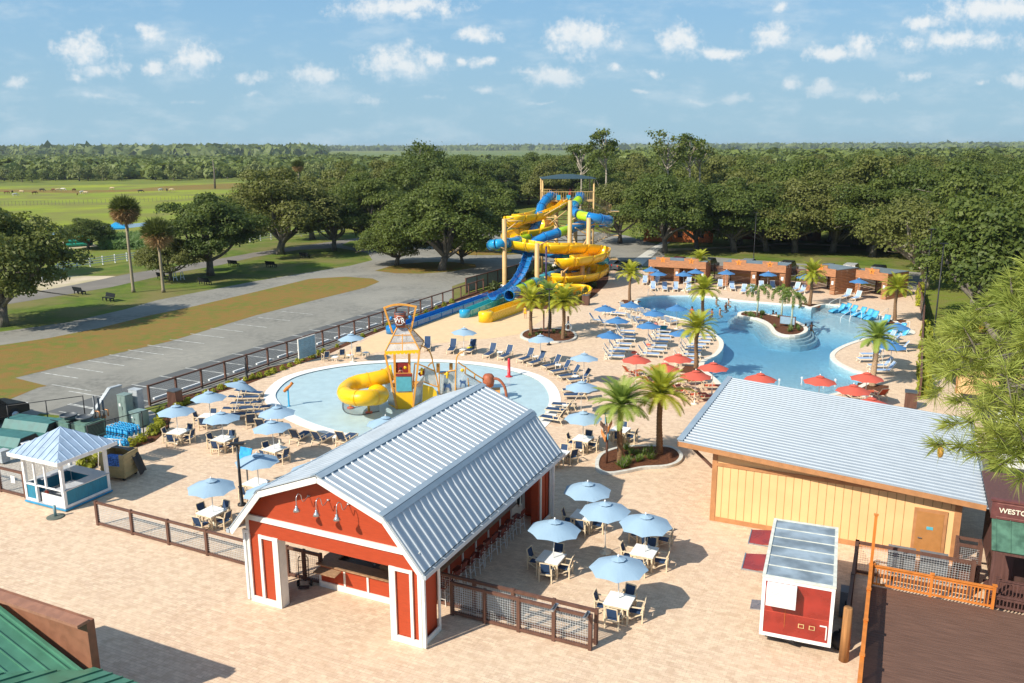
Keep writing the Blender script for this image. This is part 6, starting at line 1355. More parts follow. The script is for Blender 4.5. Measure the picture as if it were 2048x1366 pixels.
q.build('joint_flange', MATS['play_yellow'], ysl)
for (x, y, Y) in ((225, 1225, None), (425, 1275, None)):
    b = G(*Za(x, y)); q = MB(); q.lathe([(.09, -.1), (.09, .75), (0, .75)], 10); s_ = q.build('support', MATS['play_yellow'], ysl, (b.x, b.y, 0)); q = MB(); q.lathe([(.26, -.1), (.26, -.0), (.1, .02)], 14); q.build('base_plate', MATS['bottle_red'], s_)
nf = thing('net_skirt', 'dark mesh skirt standing in the pad under the curly slide', 'net'); pts = [G(*Za(x, y)) for x, y in ((150,1110),(138,1180),(142,1240),(180,1280),(260,1300),(340,1303),(420,1290),(470,1275),(540,1262))]; pts = spline(pts, 4); q = MB(); k = len(pts)
q.add([(p.x, p.y, -.08) for p in pts]+[(p.x, p.y, .55+.5*max(0, 1-i/8)) for i, p in enumerate(pts)], [(i, i+1, k+i+1, k+i) for i in range(k-1)]); q.build('netting', clear_panel('net_dark', (.10, .11, .11), .3), nf)
q = MB(); q.tube([(p.x, p.y, -.04) for p in pts], .03, 6); q.build('bottom_rope', MATS['steel_dark'], nf)
# ramp side of the tower
br_ = thing('play_bridge', 'ramp and railings with clear panels beside the play tower', 'play structure'); EY = 58.2
slabp('ramp_side', [pa(1005,1185,EY-.6), pa(1168,1105,EY-.6), pa(1165,1060,EY-.6), pa(1120,1008,EY-.6), pa(1015,978,EY-.6)], 'play_yellow', .08, br_)
slabp('clear_panel', [pb(400,880,EY), pb(625,960,EY), pb(590,700,EY), pb(415,640,EY)], 'smoky_panel', .03, br_)
slabp('clear_panel', [pb(685,1150,EY), pb(945,1120,EY), pb(945,690,EY), pb(690,740,EY)], 'smoky_panel', .03, br_)
slabp('clear_panel', [pb(965,1110,EY), pb(1400,1000,EY+.6), pb(1400,900,EY+.6), pb(1110,740,EY), pb(990,550,EY), pb(965,600,EY)], 'net_panel', .03, br_)
slabp('window_board', [pb(620,730,EY+1.8), pb(680,730,EY+1.8), pb(680,570,EY+1.8), pb(620,570,EY+1.8)], 'play_orange', .06, br_); slabp('window_board', [pb(840,680,EY+1.8), pb(900,680,EY+1.8), pb(900,570,EY+1.8), pb(840,570,EY+1.8)], 'play_orange', .06, br_); slabp('window_board', [pb(680,740,EY+1.8), pb(840,740,EY+1.8), pb(840,705,EY+1.8), pb(680,705,EY+1.8)], 'slide_blue', .06, br_)
q = MB()
for pts in ([(320,262),(420,290),(500,360),(545,470),(560,560),(600,720),(640,900),(665,1100)], [(1085,368),(1010,400),(968,470),(960,560),(952,700),(950,900),(945,1120)], [(480,620),(510,580),(555,555)], [(660,740),(760,730),(850,700),(945,690)], [(995,550),(1060,600),(1120,630)], [(1120,640),(1270,745),(1420,835)], [(1110,745),(1250,820),(1390,905)], [(1115,640),(1112,745)], [(1275,745),(1272,830)], [(245,570),(330,590),(460,640),(590,700)], [(250,570),(235,800),(230,1000)], [(395,880),(520,930),(640,970)], [(668,740),(672,1100)], [(1160,820),(1175,980)]):
    q.tube(spline([pb(x, y, EY+(.6*(x-1000)/400 if x > 1000 else 0)) for x, y in pts], 4), .05, 8)
q.build('rail_frame', MATS['play_orange'], br_)
q = MB(); q.box(pb(680,900,EY).x, pb(945,900,EY).x+3.2, EY, EY+1.6, .55, .63); q.build('walkway', MATS['play_orange'], br_)
q = MB()
for (x, y, m_) in ((95, 640, 0), (1065, 685, 0)):
    c = pb(x, y, EY-.15); q.tube([c, c+Vector((0, -.06, 0))], .13, 14)
q.build('spinner', MATS['play_yellow'], br_)
q = MB(); q.smooth = True
for (x, y) in ((370, 700), (805, 770)): c = pb(x, y, EY-.2); q.lathe([(0, -.28), (.1, -.2), (.07, -.05), (.12, .1), (.05, .25), (0, .26)], 12, c); q.tube([c+Vector((-.2, 0, .05)), c+Vector((.15, 0, .12))], .06, 8)
q.build('water_cannon', MATS['play_yellow'], br_)
sil = MB()
for (ox, oy, sc_) in ((800, 960, 1.), (1070, 900, .9)):
    pts = [(-50,-50),(-30,-55),(-20,-30),(30,-35),(45,-60),(60,-30),(55,0),(70,40),(60,85),(45,80),(45,40),(20,15),(-15,15),(-25,50),(-40,90),(-52,85),(-42,30),(-45,-10),(-60,-25)]
    sil.slab([pb(ox+x*sc_, oy+y*sc_, EY-.05) for x, y in pts][::-1], .02)
sil.build('silhouette_board', M('sil_blue', (.05, .10, .22), .5), br_)
brl = thing('spray_barrel', 'rusty brown barrel with curved spout at the bridge end', 'barrel'); c = pb(1510, 850, EY+.9)
q = MB(); q.smooth = True; q.lathe([(0, -.5), (.36, -.48), (.44, -.1), (.42, .25), (.30, .42), (0, .44)], 16, c); q.build('barrel_body', M('rust', (.38, .11, .05), .5, var=.2), brl)
q = MB(); q.tube(spline([c+Vector((.1, -.1, .1)), c+Vector((.7, -.2, .1)), c+Vector((1.15, -.3, -.4)), c+Vector((1.3, -.3, -1.1)), Vector((c.x+1.3, c.y-.3, -.08))], 6), .10, 10); q.build('spout', MATS['rust'], brl); q = MB(); q.lathe([(.12, -.0), (.12, .0), (.12, c.z-.4), (0, c.z-.4)], 10, (c.x, c.y, -.05)); q.build('stand', MATS['play_orange'], brl)
jt = thing('spray_post', 'blue spray post with orange head standing in the shallow pad', 'spray post', G(578, 811)+Vector((0, 0, -.06)))
q = MB(); q.lathe([(.13, 0), (.13, .04), (.06, .06), (.06, 1.25), (0, 1.25)], 12); q.build('post', MATS['slide_sky'], jt); q = MB(); q.smooth = True; q.tube([(-.28, 0, 1.1), (-.1, 0, 1.3), (.2, 0, 1.55), (.34, 0, 1.75)], [.10, .13, .09, .12], 10); q.build('spray_head', MATS['orange_wood'], jt)
jt = thing('spray_post', 'red rounded spray post near the far rim of the pad', 'spray post', G(1018, 752)+Vector((0, 0, -.06))); q = MB(); q.lathe([(.28, 0), (.28, .05), (.13, .08), (.11, 1.35), (.08, 1.5), (0, 1.55)], 14); q.build('post', M('post_red', (.65, .03, .04), .35), jt)
for i, (u, v) in enumerate(((1558,772),(1603,768),(1647,775),(1670,772))):
    t = thing('fountain_jet', '%s low white water jet in the beach entry, counted from the roof ridge' % ORD[i], 'fountain', G(u, v)+Vector((0, 0, -.1)), 0, 'water jets in the beach entry'); q = MB(); q.smooth = True; q.lathe([(.10, 0), (.05, .25), (.07, .5), (.12, .62), (.02, .7), (0, .7)], 9); q.build('water_column', clear_panel('spray', (.85, .9, .92), .5), t)

# ================================================================ people
SK = [M('skin_a', (.55, .30, .19), .55), M('skin_b', (.28, .13, .08), .55), M('skin_c', (.12, .06, .04), .6)]
M('hair', (.03, .018, .012), .7); M('trousers', (.015, .016, .02), .8)
def person(lab, where, rz, skin, pose='stand', top=None, low=None, hgt=1.7, hat=None):
    t = thing('person', lab, 'person', where, rz); s = hgt/1.7
    V, E, Rr = [], [], []
    def v(x, y, z, r, par=None):
        V.append((x*s, y*s, z*s)); Rr.append(r*s)
        if par is not None: E.append((par, len(V)-1))
        return len(V)-1
    pel = v(0, 0, .93, .12); w1 = v(0, 0, 1.08, .115, pel); ch = v(0, .0, 1.28, .135, w1); nk = v(0, 0, 1.46, .055, ch); hd = v(0, -.01, 1.56, .085, nk); v(0, -.005, 1.66, .08, hd)
    v(0, -.11, 1.57, .02, hd)
    raised = {'stand': 0, 'raise': 1, 'swim': 2}[pose]
    for sx in (-1, 1):
        sh_ = v(sx*.18, 0, 1.40, .055, ch)
        if raised == 1 and sx == 1: el = v(sx*.36, -.05, 1.55, .04, sh_); wr = v(sx*.34, -.12, 1.78, .028, el); dz = 1
        elif raised == 2: el = v(sx*.38, -.12, 1.28, .04, sh_); wr = v(sx*.52, -.28, 1.22, .028, el); dz = 0
        else: el = v(sx*.25, .02, 1.14, .04, sh_); wr = v(sx*.26, -.08, .92, .028, el); dz = -1
        px0, py0, pz0 = [c/s for c in V[wr]]; pm = v(px0+sx*.01, py0-.02, pz0+dz*.06, .026, wr)
        for k, ln in enumerate((.065, .075, .07, .055)): v(px0+sx*.01+(k-1.5)*.018, py0-.03-.01*k, pz0+dz*(.06+ln)+(0 if dz else -.02), .009, pm)
        v(px0-sx*.03, py0-.05, pz0+dz*.07, .011, pm)
        hp = v(sx*.10, 0, .86, .09, pel)
        if raised == 2: kn = v(sx*.15, -.34, .70, .058, hp); an_ = v(sx*.12, .0, .50, .038, kn); v(sx*.13, .12, .44, .03, an_)
        else: kn = v(sx*.12, -.03, .49, .058, hp); an_ = v(sx*.12, .02, .09, .038, kn); v(sx*.13, -.14, .035, .03, an_)
    me = bpy.data.meshes.new('body'); me.from_pydata(V, E, []); me.materials.append(skin); o = bpy.data.objects.new('body', me); COL.objects.link(o); o.parent = t
    sm = o.modifiers.new('skin', 'SKIN'); sm.use_smooth_shade = True
    for i, d in enumerate(me.skin_vertices[0].data): d.radius = (Rr[i], Rr[i])
    me.skin_vertices[0].data[0].use_root = True
    o.modifiers.new('sub', 'SUBSURF').levels = 1; o.modifiers['sub'].render_levels = 1
    q = MB(); q.smooth = True; q.lathe([(.09, -.04), (.108, .03), (.09, .09), (0, .12)], 12, (0, .012*s, 1.60*s)); q.build('hair', MATS['hair'], t)
    if top: q = MB(); q.smooth = True; q.lathe([(.145*s, .92*s), (.135*s, 1.08*s), (.165*s, 1.28*s), (.17*s, 1.38*s), (.06*s, 1.46*s)], 14); q.v = [(x, y*.8, z) for x, y, z in q.v]; q.build('shirt', top, t)
    if low:
        q = MB(); q.smooth = True; lg_ = .12 if low is MATS['trousers'] else .62
        for sx in (-1, 1): q.tube([(sx*.085*s, 0, .96*s), (sx*.10*s, 0, .84*s), (sx*.12*s, -.03*s, max(lg_, .55)*s)]+([(sx*.12*s, .01, .12*s)] if lg_ < .5 else []), [.12*s, .11*s, .085*s]+([.065*s] if lg_ < .5 else []), 10)
        q.build('trousers' if lg_ < .5 else 'shorts', low, t)
    return t
red_, yelm = MATS['post_red'], MATS['play_yellow']
p0 = Q(1140, 400, 122.4); person('person in red shirt standing on the slide tower platform', (p0.x, p0.y, zf), .2, SK[2], 'raise', red_, red_)
p0 = Q(1113, 400, 122.6); person('bare-shouldered person waiting at the tower slide entrance', (p0.x, p0.y, zf), .1, SK[0], 'stand', None, MATS['slide_blue'], 1.5)
person('child in yellow swimsuit standing by the yellow run-out', G(1050.5, 637), -.4, SK[0], 'stand', yelm, yelm, 1.35)
p0 = pa(765, 700, 58.3); person('child with long hair standing inside the play tower', (p0.x, 58.4, 1.33), 0, SK[0], 'stand', MATS['maroon'], MATS['slide_blue'], 1.2)
person('person in dark trousers standing inside the far end of the barn', G(1041, 1012), .4, SK[0], 'stand', MATS['trousers'], MATS['trousers'])
person('lifeguard in red at the pool edge behind the big palm fronds', G(1383, 645), -.6, SK[1], 'stand', red_, red_)
for (u, v, k, lab) in ((1433,599,0,'swimmer nearest the pool rim before cabana 3'),(1457,601,0,'swimmer with reddish shoulders by the rim before cabana 3'),(1452,609,1,'swimmer just below the pair at the rim'),(1440,620,0,'swimmer in mid-pool stretching an arm'),(1424,622,1,'swimmer half hidden by the palm fronds'),
    (1546,625,2,'darker swimmer standing behind the island kerb'),(1552,629,1,'swimmer crouching behind the island kerb'),(1611,652,2,'swimmer sitting on the island steps'),(1623,650,2,'swimmer with hat facing the one on the steps')):
    p = G(u, v+4, -.1); person(lab, (p.x, p.y, -1.30), rnd.uniform(-2, 2), SK[k], 'swim', None, None, 1.68)
# ================================================================ vegetation
leaf_mat('oak_leaf', (.045, .078, .015), (.155, .19, .036), .30, .25, (.17, .17, .045))
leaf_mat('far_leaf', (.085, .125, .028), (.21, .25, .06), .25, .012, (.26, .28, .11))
leaf_mat('palm_leaf', (.14, .24, .05), (.36, .44, .09), .35, .9)
leaf_mat('palm_leaf_gold', (.22, .29, .03), (.52, .50, .05), .35, .9)
leaf_mat('sabal_leaf', (.045, .075, .018), (.13, .15, .035), .25, .9); leaf_mat('dead_leaf', (.20, .11, .04), (.42, .27, .13), .2, 1.5)
leaf_mat('foxtail_leaf', (.10, .17, .03), (.26, .33, .06), .35, 1.2); leaf_mat('shrub_leaf', (.10, .16, .02), (.48, .46, .04), .3, 3.)
leaf_mat('grassy_leaf', (.08, .15, .03), (.22, .32, .06), .3, 2.); leaf_mat('pine_needle', (.17, .24, .045), (.42, .45, .10), .3, 1.2); leaf_mat('reed_leaf', (.06, .13, .03), (.14, .22, .05), .3, .5)
M('bark', (.17, .145, .12), .9, var=.35, scale=3, stretch=(3, 3, .5), bump=.6); M('bark_pale', (.36, .31, .25), .9, var=.3, scale=3, bump=.5); M('palm_bark', (.20, .115, .06), .9, var=.45, scale=9, stretch=(1, 1, 3), bump=.8)
M('palm_bark_pale', (.42, .28, .17), .9, var=.35, scale=9, stretch=(1, 1, 3), bump=.8); M('sabal_bark', (.30, .25, .17), .9, var=.2, scale=5, stretch=(1, 1, 4), bump=.4); M('smooth_trunk', (.42, .46, .34), .7, var=.15, scale=5)
def leafmesh(name, c, nrm, sx, sy, rng, mat, parent=None, jitter=.55, shape='diamond'):
    """one object of many small leaf faces; c, nrm: (N,3)"""
    n = len(c); nr = nrm+rng.normal(0, jitter, (n, 3)); nr /= np.linalg.norm(nr, axis=1)[:, None]+1e-9
    t = rng.normal(0, 1, (n, 3)); a = np.cross(nr, t); a /= np.linalg.norm(a, axis=1)[:, None]+1e-9; b = np.cross(nr, a)
    sx = np.broadcast_to(sx, n)[:, None]; sy = np.broadcast_to(sy, n)[:, None]; k = rng.uniform(.6, 1.3, (n, 1))
    if shape == 'diamond': P4 = [c-a*sx*k, c-b*sy*k*.8+nr*sx*.15, c+a*sx*k, c+b*sy*k]
    else: P4 = [c-a*sx*k-b*sy*k, c+a*sx*k-b*sy*k, c+a*sx*k+b*sy*k, c-a*sx*k+b*sy*k]
    v = np.stack(P4, 1).reshape(-1, 3)
    return rawmesh(name, v, 4, mat, parent)
def rawmesh(name, v, k, mat, parent=None):
    n = len(v)//k; me = bpy.data.meshes.new(name); me.vertices.add(len(v)); me.vertices.foreach_set('co', np.asarray(v, dtype=np.float32).ravel())
    me.loops.add(n*k); me.loops.foreach_set('vertex_index', np.arange(n*k, dtype=np.int32)); me.polygons.add(n); me.polygons.foreach_set('loop_start', np.arange(0, n*k, k, dtype=np.int32)); me.update(calc_edges=True); me.materials.append(mat)
    o = bpy.data.objects.new(name, me); COL.objects.link(o)
    if parent: o.parent = parent
    return o
def oak(seed, Rr, Ht, n, leaf, limbs=True, low=.28, trunk_mat='bark', mat='oak_leaf', nb=40, name='oak_tree', lean=0., gaps=.0):
    rng = np.random.default_rng(seed); t = thing(name, 'x', 'tree')
    B = []; 
    for i in range(nb):
        a = rng.uniform(0, 2*math.pi); r = Rr*.86*math.sqrt(rng.uniform(0, 1)); top = Ht*(1-.42*(r/Rr)**2.2)*rng.uniform(.82, 1.04)
        z = Ht*low+(top-Ht*.11-Ht*low)*rng.uniform(0, 1)**(.55 if r > Rr*.45 else .28); br = Rr*rng.uniform(.15, .34)
        B.append((r*math.cos(a)+lean, r*math.sin(a), z, br))
    B = np.array(B); idx = rng.integers(0, nb, n); d = rng.normal(0, 1, (n, 3)); d /= np.linalg.norm(d, axis=1)[:, None]
    d[:, 2] = np.where(d[:, 2] < -.35, -d[:, 2], d[:, 2]); rr = rng.uniform(.62, 1.08, n)**.6
    c = B[idx, :3]+d*(B[idx, 3]*rr)[:, None]*np.array([1, 1, .62]); c += rng.normal(0, leaf*.5, c.shape)
    leafmesh('crown', c, d+np.array([0, 0, .35]), leaf*.62, leaf*.42, rng, MATS[mat], t)
    q = MB(); tr = Ht*.026+.08; fork = Ht*rng.uniform(.13, .2); bend = rng.normal(0, .3, 2)
    q.tube([(0, 0, -.1), (bend[0]*.3, bend[1]*.3, fork*.5), (bend[0], bend[1], fork)], [tr*1.35, tr, tr*.95], 10)
    if limbs:
        ch = rng.choice(nb, min(nb, 11), replace=False)
        for j in ch:
            e = Vector(B[j, :3]); s = Vector((bend[0], bend[1], fork*rng.uniform(.8, 1))); m1 = s+(e-s)*.4+Vector(rng.normal(0, .06, 3))*Rr+Vector((0, 0, .0)); m2 = s+(e-s)*.75+Vector(rng.normal(0, .05, 3))*Rr
            sp = spline([s, m1, m2, e], 4); q.tube(sp, [tr*.62*(1-.82*i/(len(sp)-1)) for i in range(len(sp))], 7)
            for _ in range(2):
                b0 = sp[rng.integers(4, 9)]; e2 = b0+Vector(rng.normal(0, 1, 3))*Rr*.22+Vector((0, 0, Rr*.12)); q.tube([b0, (b0+e2)/2+Vector(rng.normal(0, .2, 3)), e2], [tr*.22, tr*.14, .03], 5)
    q.build('trunk', MATS[trunk_mat], t)
    return Proto(t)
OAKS = [oak(s, 7.4, h, 34000, .30, nb=62, low=.24) for s, h in ((1, 12.5), (2, 13.5), (3, 12.0), (4, 14.0))]
MID = [oak(20+s, 6.8, 13.8, 14000, .42, nb=54, low=.12) for s in range(4)]
FARO = [oak(40+s, 6.2, 11.5, 1500, .95, nb=30, limbs=False, mat='far_leaf', name='woodland_tree', low=.12) for s in range(4)]
rnd = random.Random(77)
def put_oak(u, v, s, lab, protos=OAKS, k=None, grp='live oaks round the car park and cabanas', p=None, sz=1.):
    p = p or G(u, v); pr = protos[rnd.randrange(len(protos)) if k is None else k]
    return pr.put(Vector((p.x, p.y, -.05)), rnd.uniform(0, 6.28), lab, grp, (s, s, s*sz))
NEAR = [(8,652,1.08,0,.96,'big dark live oak at the photo edge beyond the drive'),(-70,560,1.,3,1.,'live oak cut by the photo edge behind the nearer big oak'),(176,497,.62,2,.85,'small rounded live oak by the green pipes and creek'),(421,550,1.12,1,.86,'dark live oak over the bench, next to the two cabbage palms'),(341,560,.6,2,.95,'slender leaning tree between the cabbage palms and the dark oak'),
 (560,508,1.4,3,.8,'wide pale-limbed live oak between road and pasture'),(668,500,1.0,0,.9,'live oak with straight trunk at the road bend'),(625,478,1.2,1,.85,'live oak behind the straight-trunked one at the road bend'),(793,530,.85,2,.8,'small live oak on the near grass island'),(884,540,1.22,3,.82,'tallest live oak with forked pale trunk on the near grass island'),
 (925,527,.6,1,.9,'slim live oak beside the forked one on the grass island'),(735,497,1.2,0,.9,'live oak on the small green island by the road'),(945,500,1.2,1,.9,'live oak behind the near island, in front of parked car'),(1240,486,1.0,2,1.05,'live oak just beyond the slide tower stairs'),(1330,506,1.12,0,1.02,'live oak with bare forked limbs behind cabana 1'),
 (1393,498,.9,3,1.,'leaning live oak behind cabana 2'),(1468,503,1.15,1,.9,'live oak on the shaded lawn behind cabana 3'),(1533,502,1.15,2,.9,'live oak beside the thin lamp post behind cabana 4'),(1590,505,1.2,0,.9,'live oak on the shaded lawn behind the slat screen'),(1665,504,1.2,3,.9,'live oak behind the parked cars at cabana 5'),(1745,513,1.15,1,.9,'live oak behind cabana 6'),(850,452,1.55,2,1.0,'highest oak crown of the car park grove, breaking the horizon'),(780,448,1.3,0,1.,'broad oak beyond the road bend below the horizon')]
for u, v, s, k, sz, lab in NEAR: put_oak(u, v, s, lab, OAKS, k, sz=sz)
gn = oak(9, 8.4, 13.0, 17000, .34, nb=52, trunk_mat='bark_pale', low=.42); gp = G(1850, 578); gn.put(Vector((gp.x, gp.y, -.05)), .6, 'big gnarled oak with pale twisted limbs behind the vines', 'live oaks round the car park and cabanas')
q = MB()
for pts in ([(0,0,0),(-.6,0,2.2),(-2.4,.3,4.2),(-4.6,0,6.2),(-6.2,-.4,9)], [(-.4,0,1.8),(-2.2,-.6,2.9),(-3.2,-.8,3.1)], [(-.9,0,2.6),(-.6,.4,5),(-1.4,.3,7.4),(-.8,0,10)], [(-2.2,.2,4.0),(-3.4,.6,6.8),(-4.0,.4,9.2)], [(-.6,.4,5),(.9,0,7),(1.8,-.4,9.2)]):
    sp = spline(pts, 5); q.tube([Vector(a) for a in sp], [.42*(1-.72*i/(len(sp)-1)) for i in range(len(sp))], 9)
q.build('limbs', MATS['bark_pale'], gn.root); KIDS.clear()
# groves
taken = [G(a[0], a[1]) for a in NEAR]+[gp]
ONES = ['']+ORD[:9]
def ordn(i):
    i += 1
    if i <= 20: return ORD[i-1]
    t_, o_ = divmod(i, 10); tens = {2: 'twent', 3: 'thirt', 4: 'fort', 5: 'fift', 6: 'sixt', 7: 'sevent', 8: 'eight', 9: 'ninet'}
    return tens.get(t_, 'hundred')+('ieth' if o_ == 0 else 'y-'+ONES[o_])
ZONES = [(760, 'the road bend'), (900, 'the near grass island'), (1060, 'the far grass island'), (1225, 'the slide tower roof'), (1420, 'cabanas one and two'), (1580, 'cabanas three and four'), (1780, 'cabanas five and six'), (1960, 'the gnarled pale-limbed oak'), (9999, 'the pine at the photo edge')]
def relabel(objs, what):
    cnt = {}
    for o in sorted(objs, key=lambda o: o.location.y):
        z = next(n for u, n in ZONES if proj(o.location)[0] < u); k = cnt.get(z, 0); cnt[z] = k+1
        o['label'] = '%s %s above %s' % (ordn(k), what, z)
def grove(poly, y0, y1, protos, lab, grp, step, jit=.42, smin=.85, smax=1.15, cap=400, sz=(1, 1.1), avoid=7.0, what=None):
    n = 0; y = y0; row = 0; made = []
    while y < y1:
        st = step(y) if callable(step) else step; x = -1.0*y+(row % 2)*st/2
        while x < 1.0*y:
            p = Vector((x+rnd.uniform(-jit, jit)*st, y+rnd.uniform(-jit, jit)*st, 0)); q_ = proj(p)
            if inside(q_, poly) and all((p-t_).length > avoid for t_ in taken) and n < cap:
                s = rnd.uniform(smin, smax); made.append(put_oak(0, 0, s, lab, protos, None, grp, p, rnd.uniform(*sz))); taken.append(p); n += 1
            x += st
        y += st*.86; row += 1
    if what: relabel(made, what)
    return n
def proj(p, z=0):
    zz = z-H; a = p.y*math.cos(P)-zz*math.sin(P); b = p.y*math.sin(P)+zz*math.cos(P); xr = p.x/a*F; yr = b/a*F
    return (1024+xr*math.cos(R)-yr*math.sin(R), 683-(xr*math.sin(R)+yr*math.cos(R)))
def inside(p, poly):
    c = False; j = len(poly)-1
    for i in range(len(poly)):
        a, b = poly[i], poly[j]
        if (a[1] > p[1]) != (b[1] > p[1]) and p[0] < (b[0]-a[0])*(p[1]-a[1])/(b[1]-a[1])+a[0]: c = not c
        j = i
    return c
n1 = grove([(1215,470),(1250,455),(1400,482),(1440,498),(1600,506),(1800,510),(1860,540),(1900,600),(2300,640),(2300,470),(1700,455),(1400,430),(1210,430)], 118, 175, MID, 'dark oak of the dense grove rising directly behind the cabanas', 'oaks of the dense grove behind the cabanas', 8.5, avoid=5.5, what='dark oak of the near grove')
n6 = grove([(1915,650),(1900,545),(2500,545),(2500,760)], 82, 122, MID, 'x', 'oaks beside the plaza edge vines', 9.5, cap=16, avoid=6, what='oak beside the vine-covered fence')
n2 = grove([(1190,442),(2500,480),(2500,330),(1900,335),(1700,345),(1500,362),(1300,362),(1185,352)], 160, 330, MID, 'oak in the broad treetop canopy beyond the cabana grove', 'oaks of the broad canopy towards the marsh', lambda y: 8.6+y*.016, cap=165, avoid=5.2, what='treetop of the broad canopy')
n3 = grove([(700,462),(760,455),(900,425),(1000,422),(1090,422),(1180,438),(1190,350),(1000,352),(840,350),(770,395),(690,440)], 140, 330, MID, 'oak in the grove between the car park road and the slide tower', 'oaks of the grove beyond the car park', lambda y: 8.5+y*.014, cap=75, avoid=5.2, what='oak of the car park grove')
n4 = grove([(1060,440),(1200,440),(1215,475),(1050,470)], 130, 170, MID, 'oak standing close behind the slide tower', 'oaks close behind the slide tower', 8, cap=16, avoid=5, what='oak pressed close behind the tower')
print('groves', n1, n2, n3, n4)
# the woodland edge beyond the pasture: every tree one can tell apart is a thing
n5 = grove([(-200,376),(0,366),(150,363),(330,362),(470,358),(640,364),(690,362),(690,352),(470,351),(150,351),(-200,356)], 430, 620, FARO, 'rounded tree on the woodland edge beyond the cattle pasture', 'trees of the woodland edge beyond the pasture', 13, cap=110, smin=.4, smax=.95, avoid=5)
print('edge', n5)
def blobwood(name, pts, hts, rads, per, mat, kind='stuff', seed=5):
    rng = np.random.default_rng(seed); C_, Nn, S = [], [], []
    for (x, y), h, r, m in zip(pts, hts, rads, per):
        d = rng.normal(0, 1, (m, 3)); d /= np.linalg.norm(d, axis=1)[:, None]; d[:, 2] = np.abs(d[:, 2]); lob = 1+.28*np.sin(d[:, 0]*5+x)*np.cos(d[:, 1]*5+y)
        C_.append(np.array([x, y, h*.32])+d*np.array([r, r, h*.68])*lob[:, None]); Nn.append(d); S.append(np.full(m, r*(.30 if m > 60 else .44)))
        C_[-1][0:m//6, 2] *= .5
    return leafmesh(name, np.concatenate(C_), np.concatenate(Nn), np.concatenate(S), np.concatenate(S)*.7, rng, MATS[mat], jitter=.35)
def scatter(poly_list, y0, y1, dens, seed, clear=()):
    r_ = random.Random(seed); out = []
    y = y0
    while y < y1:
        st = dens(y); x = -.78*y
        while x < .78*y:
            p = Vector((x+r_.uniform(-.5, .5)*st, y+r_.uniform(-.5, .5)*st, 0)); q_ = proj(p)
            if any(inside(q_, pl) for pl in poly_list) and not any(inside(q_, pl) for pl in clear): out.append((p.x, p.y))
            x += st
        y += st*1.1
    return out
marsh = [(628,312.5),(700,307.5),(900,304),(1200,302),(1600,300),(2400,297),(2400,305),(1600,309),(1250,318),(1150,325),(1000,327),(860,330),(760,325)]
clr = [(150,318),(330,314.5),(620,314),(700,318),(560,321),(330,321.5)]
riv = [(640,371),(700,368),(760,369),(760,380),(640,380)]
A1 = scatter([[(-300,361),(700,357),(1240,350),(1240,331),(1000,329),(860,331),(760,327),(640,314),(620,298),(-300,301)]], 500, 1600, lambda y: 9+y*.012, 1, clear=[marsh, clr, riv])
A2 = scatter([[(-400,304),(640,302),(1200,300.5),(2500,299),(2500,290),(-400,296)], [(-400,318),(-400,300),(640,300),(640,313)]], 1300, 5200, lambda y: 12+y*.0145, 2, clear=[marsh, clr])
A3 = scatter([[(1180,362),(1500,364),(1900,340),(2500,335),(2500,312),(1600,311),(1250,320),(1150,330)]], 300, 1300, lambda y: 11+y*.014, 3, clear=[marsh])
rng_ = random.Random(8)
for nm, A, sd, hh in (('distant_woods', A1, 11, (4, 9.5)), ('horizon_treeline', A2, 12, (12, 19)), ('canopy_woods', A3, 13, (8, 14))):
    rds = [rng_.uniform(3.2, 10.5) for _ in A]; hts = [hh[0]+(hh[1]-hh[0])*((r-3.2)/7.3*.7+rng_.random()*.3) for r in rds]; rds = [r*(1 if nm != 'horizon_treeline' else 2.2+p[1]*.0006) for r, p in zip(rds, A)]; per = [int(max(26, min(260, 90000/p[1]))) for p in A]
    o = blobwood(nm, A, hts, rds, per, 'far_leaf', seed=sd); tag(o, {'distant_woods': 'dense green woodland stretching from the pasture to the horizon', 'horizon_treeline': 'far blue-green treeline along the horizon', 'canopy_woods': 'dense treetops between the cabana grove and the marsh meadow'}[nm], 'woodland', kind='stuff'); print(nm, len(A), sum(per))
# thin tall trees against the sky
def tall_tree(u, v, top, Y, rr, lab, seed, n=900, bare=.5):
    rng = np.random.default_rng(seed); b = Q(u, v, Y); tz = Q(u, top, Y).z; t = thing('tall_tree', lab, 'tree', (b.x, Y, 0), 0, 'tall thin trees above the canopy'); B = []
    q = MB(); q.tube(spline([(0, 0, 0), (.3, 0, tz*.5), (0, 0, tz*.95)], 4), [.35, .3, .28, .26, .22, .18, .12, .08, .04], 6)
    for i in range(16):
        z = tz*(bare+(1-bare)*rng.uniform(.15, 1)); a = rng.uniform(0, 6.28); r = rr*math.sqrt(rng.uniform(.1, 1))*(1-.4*abs(z/tz-.85)); e = Vector((r*math.cos(a), r*math.sin(a), z)); B.append(e); q.tube([(0, 0, z*.82), (e.x*.5, e.y*.5, z*.9), e], [.14, .09, .03], 5)
    q.build('trunk', MATS['bark_pale'], t); B = np.array([tuple(e) for e in B]); idx = rng.integers(0, len(B), n); d = rng.normal(0, 1, (n, 3)); c = B[idx]+d*np.array([rr*.2, rr*.2, rr*.13]); leafmesh('crown', c, d, .30, .22, rng, MATS['oak_leaf'], t)
for a in ((1209,400,264,190,3.2,'thin tall tree above the slide tower roof, with flat-topped crown',1,1500,.72),(1331,400,257,185,3.8,'wispy bare-looking tall tree against the sky',2,900,.6),(1375,400,273,185,3.4,'tall thin tree beside the wispy one',3,900,.7),(1395,400,282,190,3.,'shortest tall thin tree above the canopy',4,700,.75),(852,400,291,210,5,'tall rounded tree crown rising above the car park grove',5,2200,.55),(1160,400,292,200,3,'tall tree crown against the marsh beside the tower roof',6,1100,.7)): tall_tree(*a)

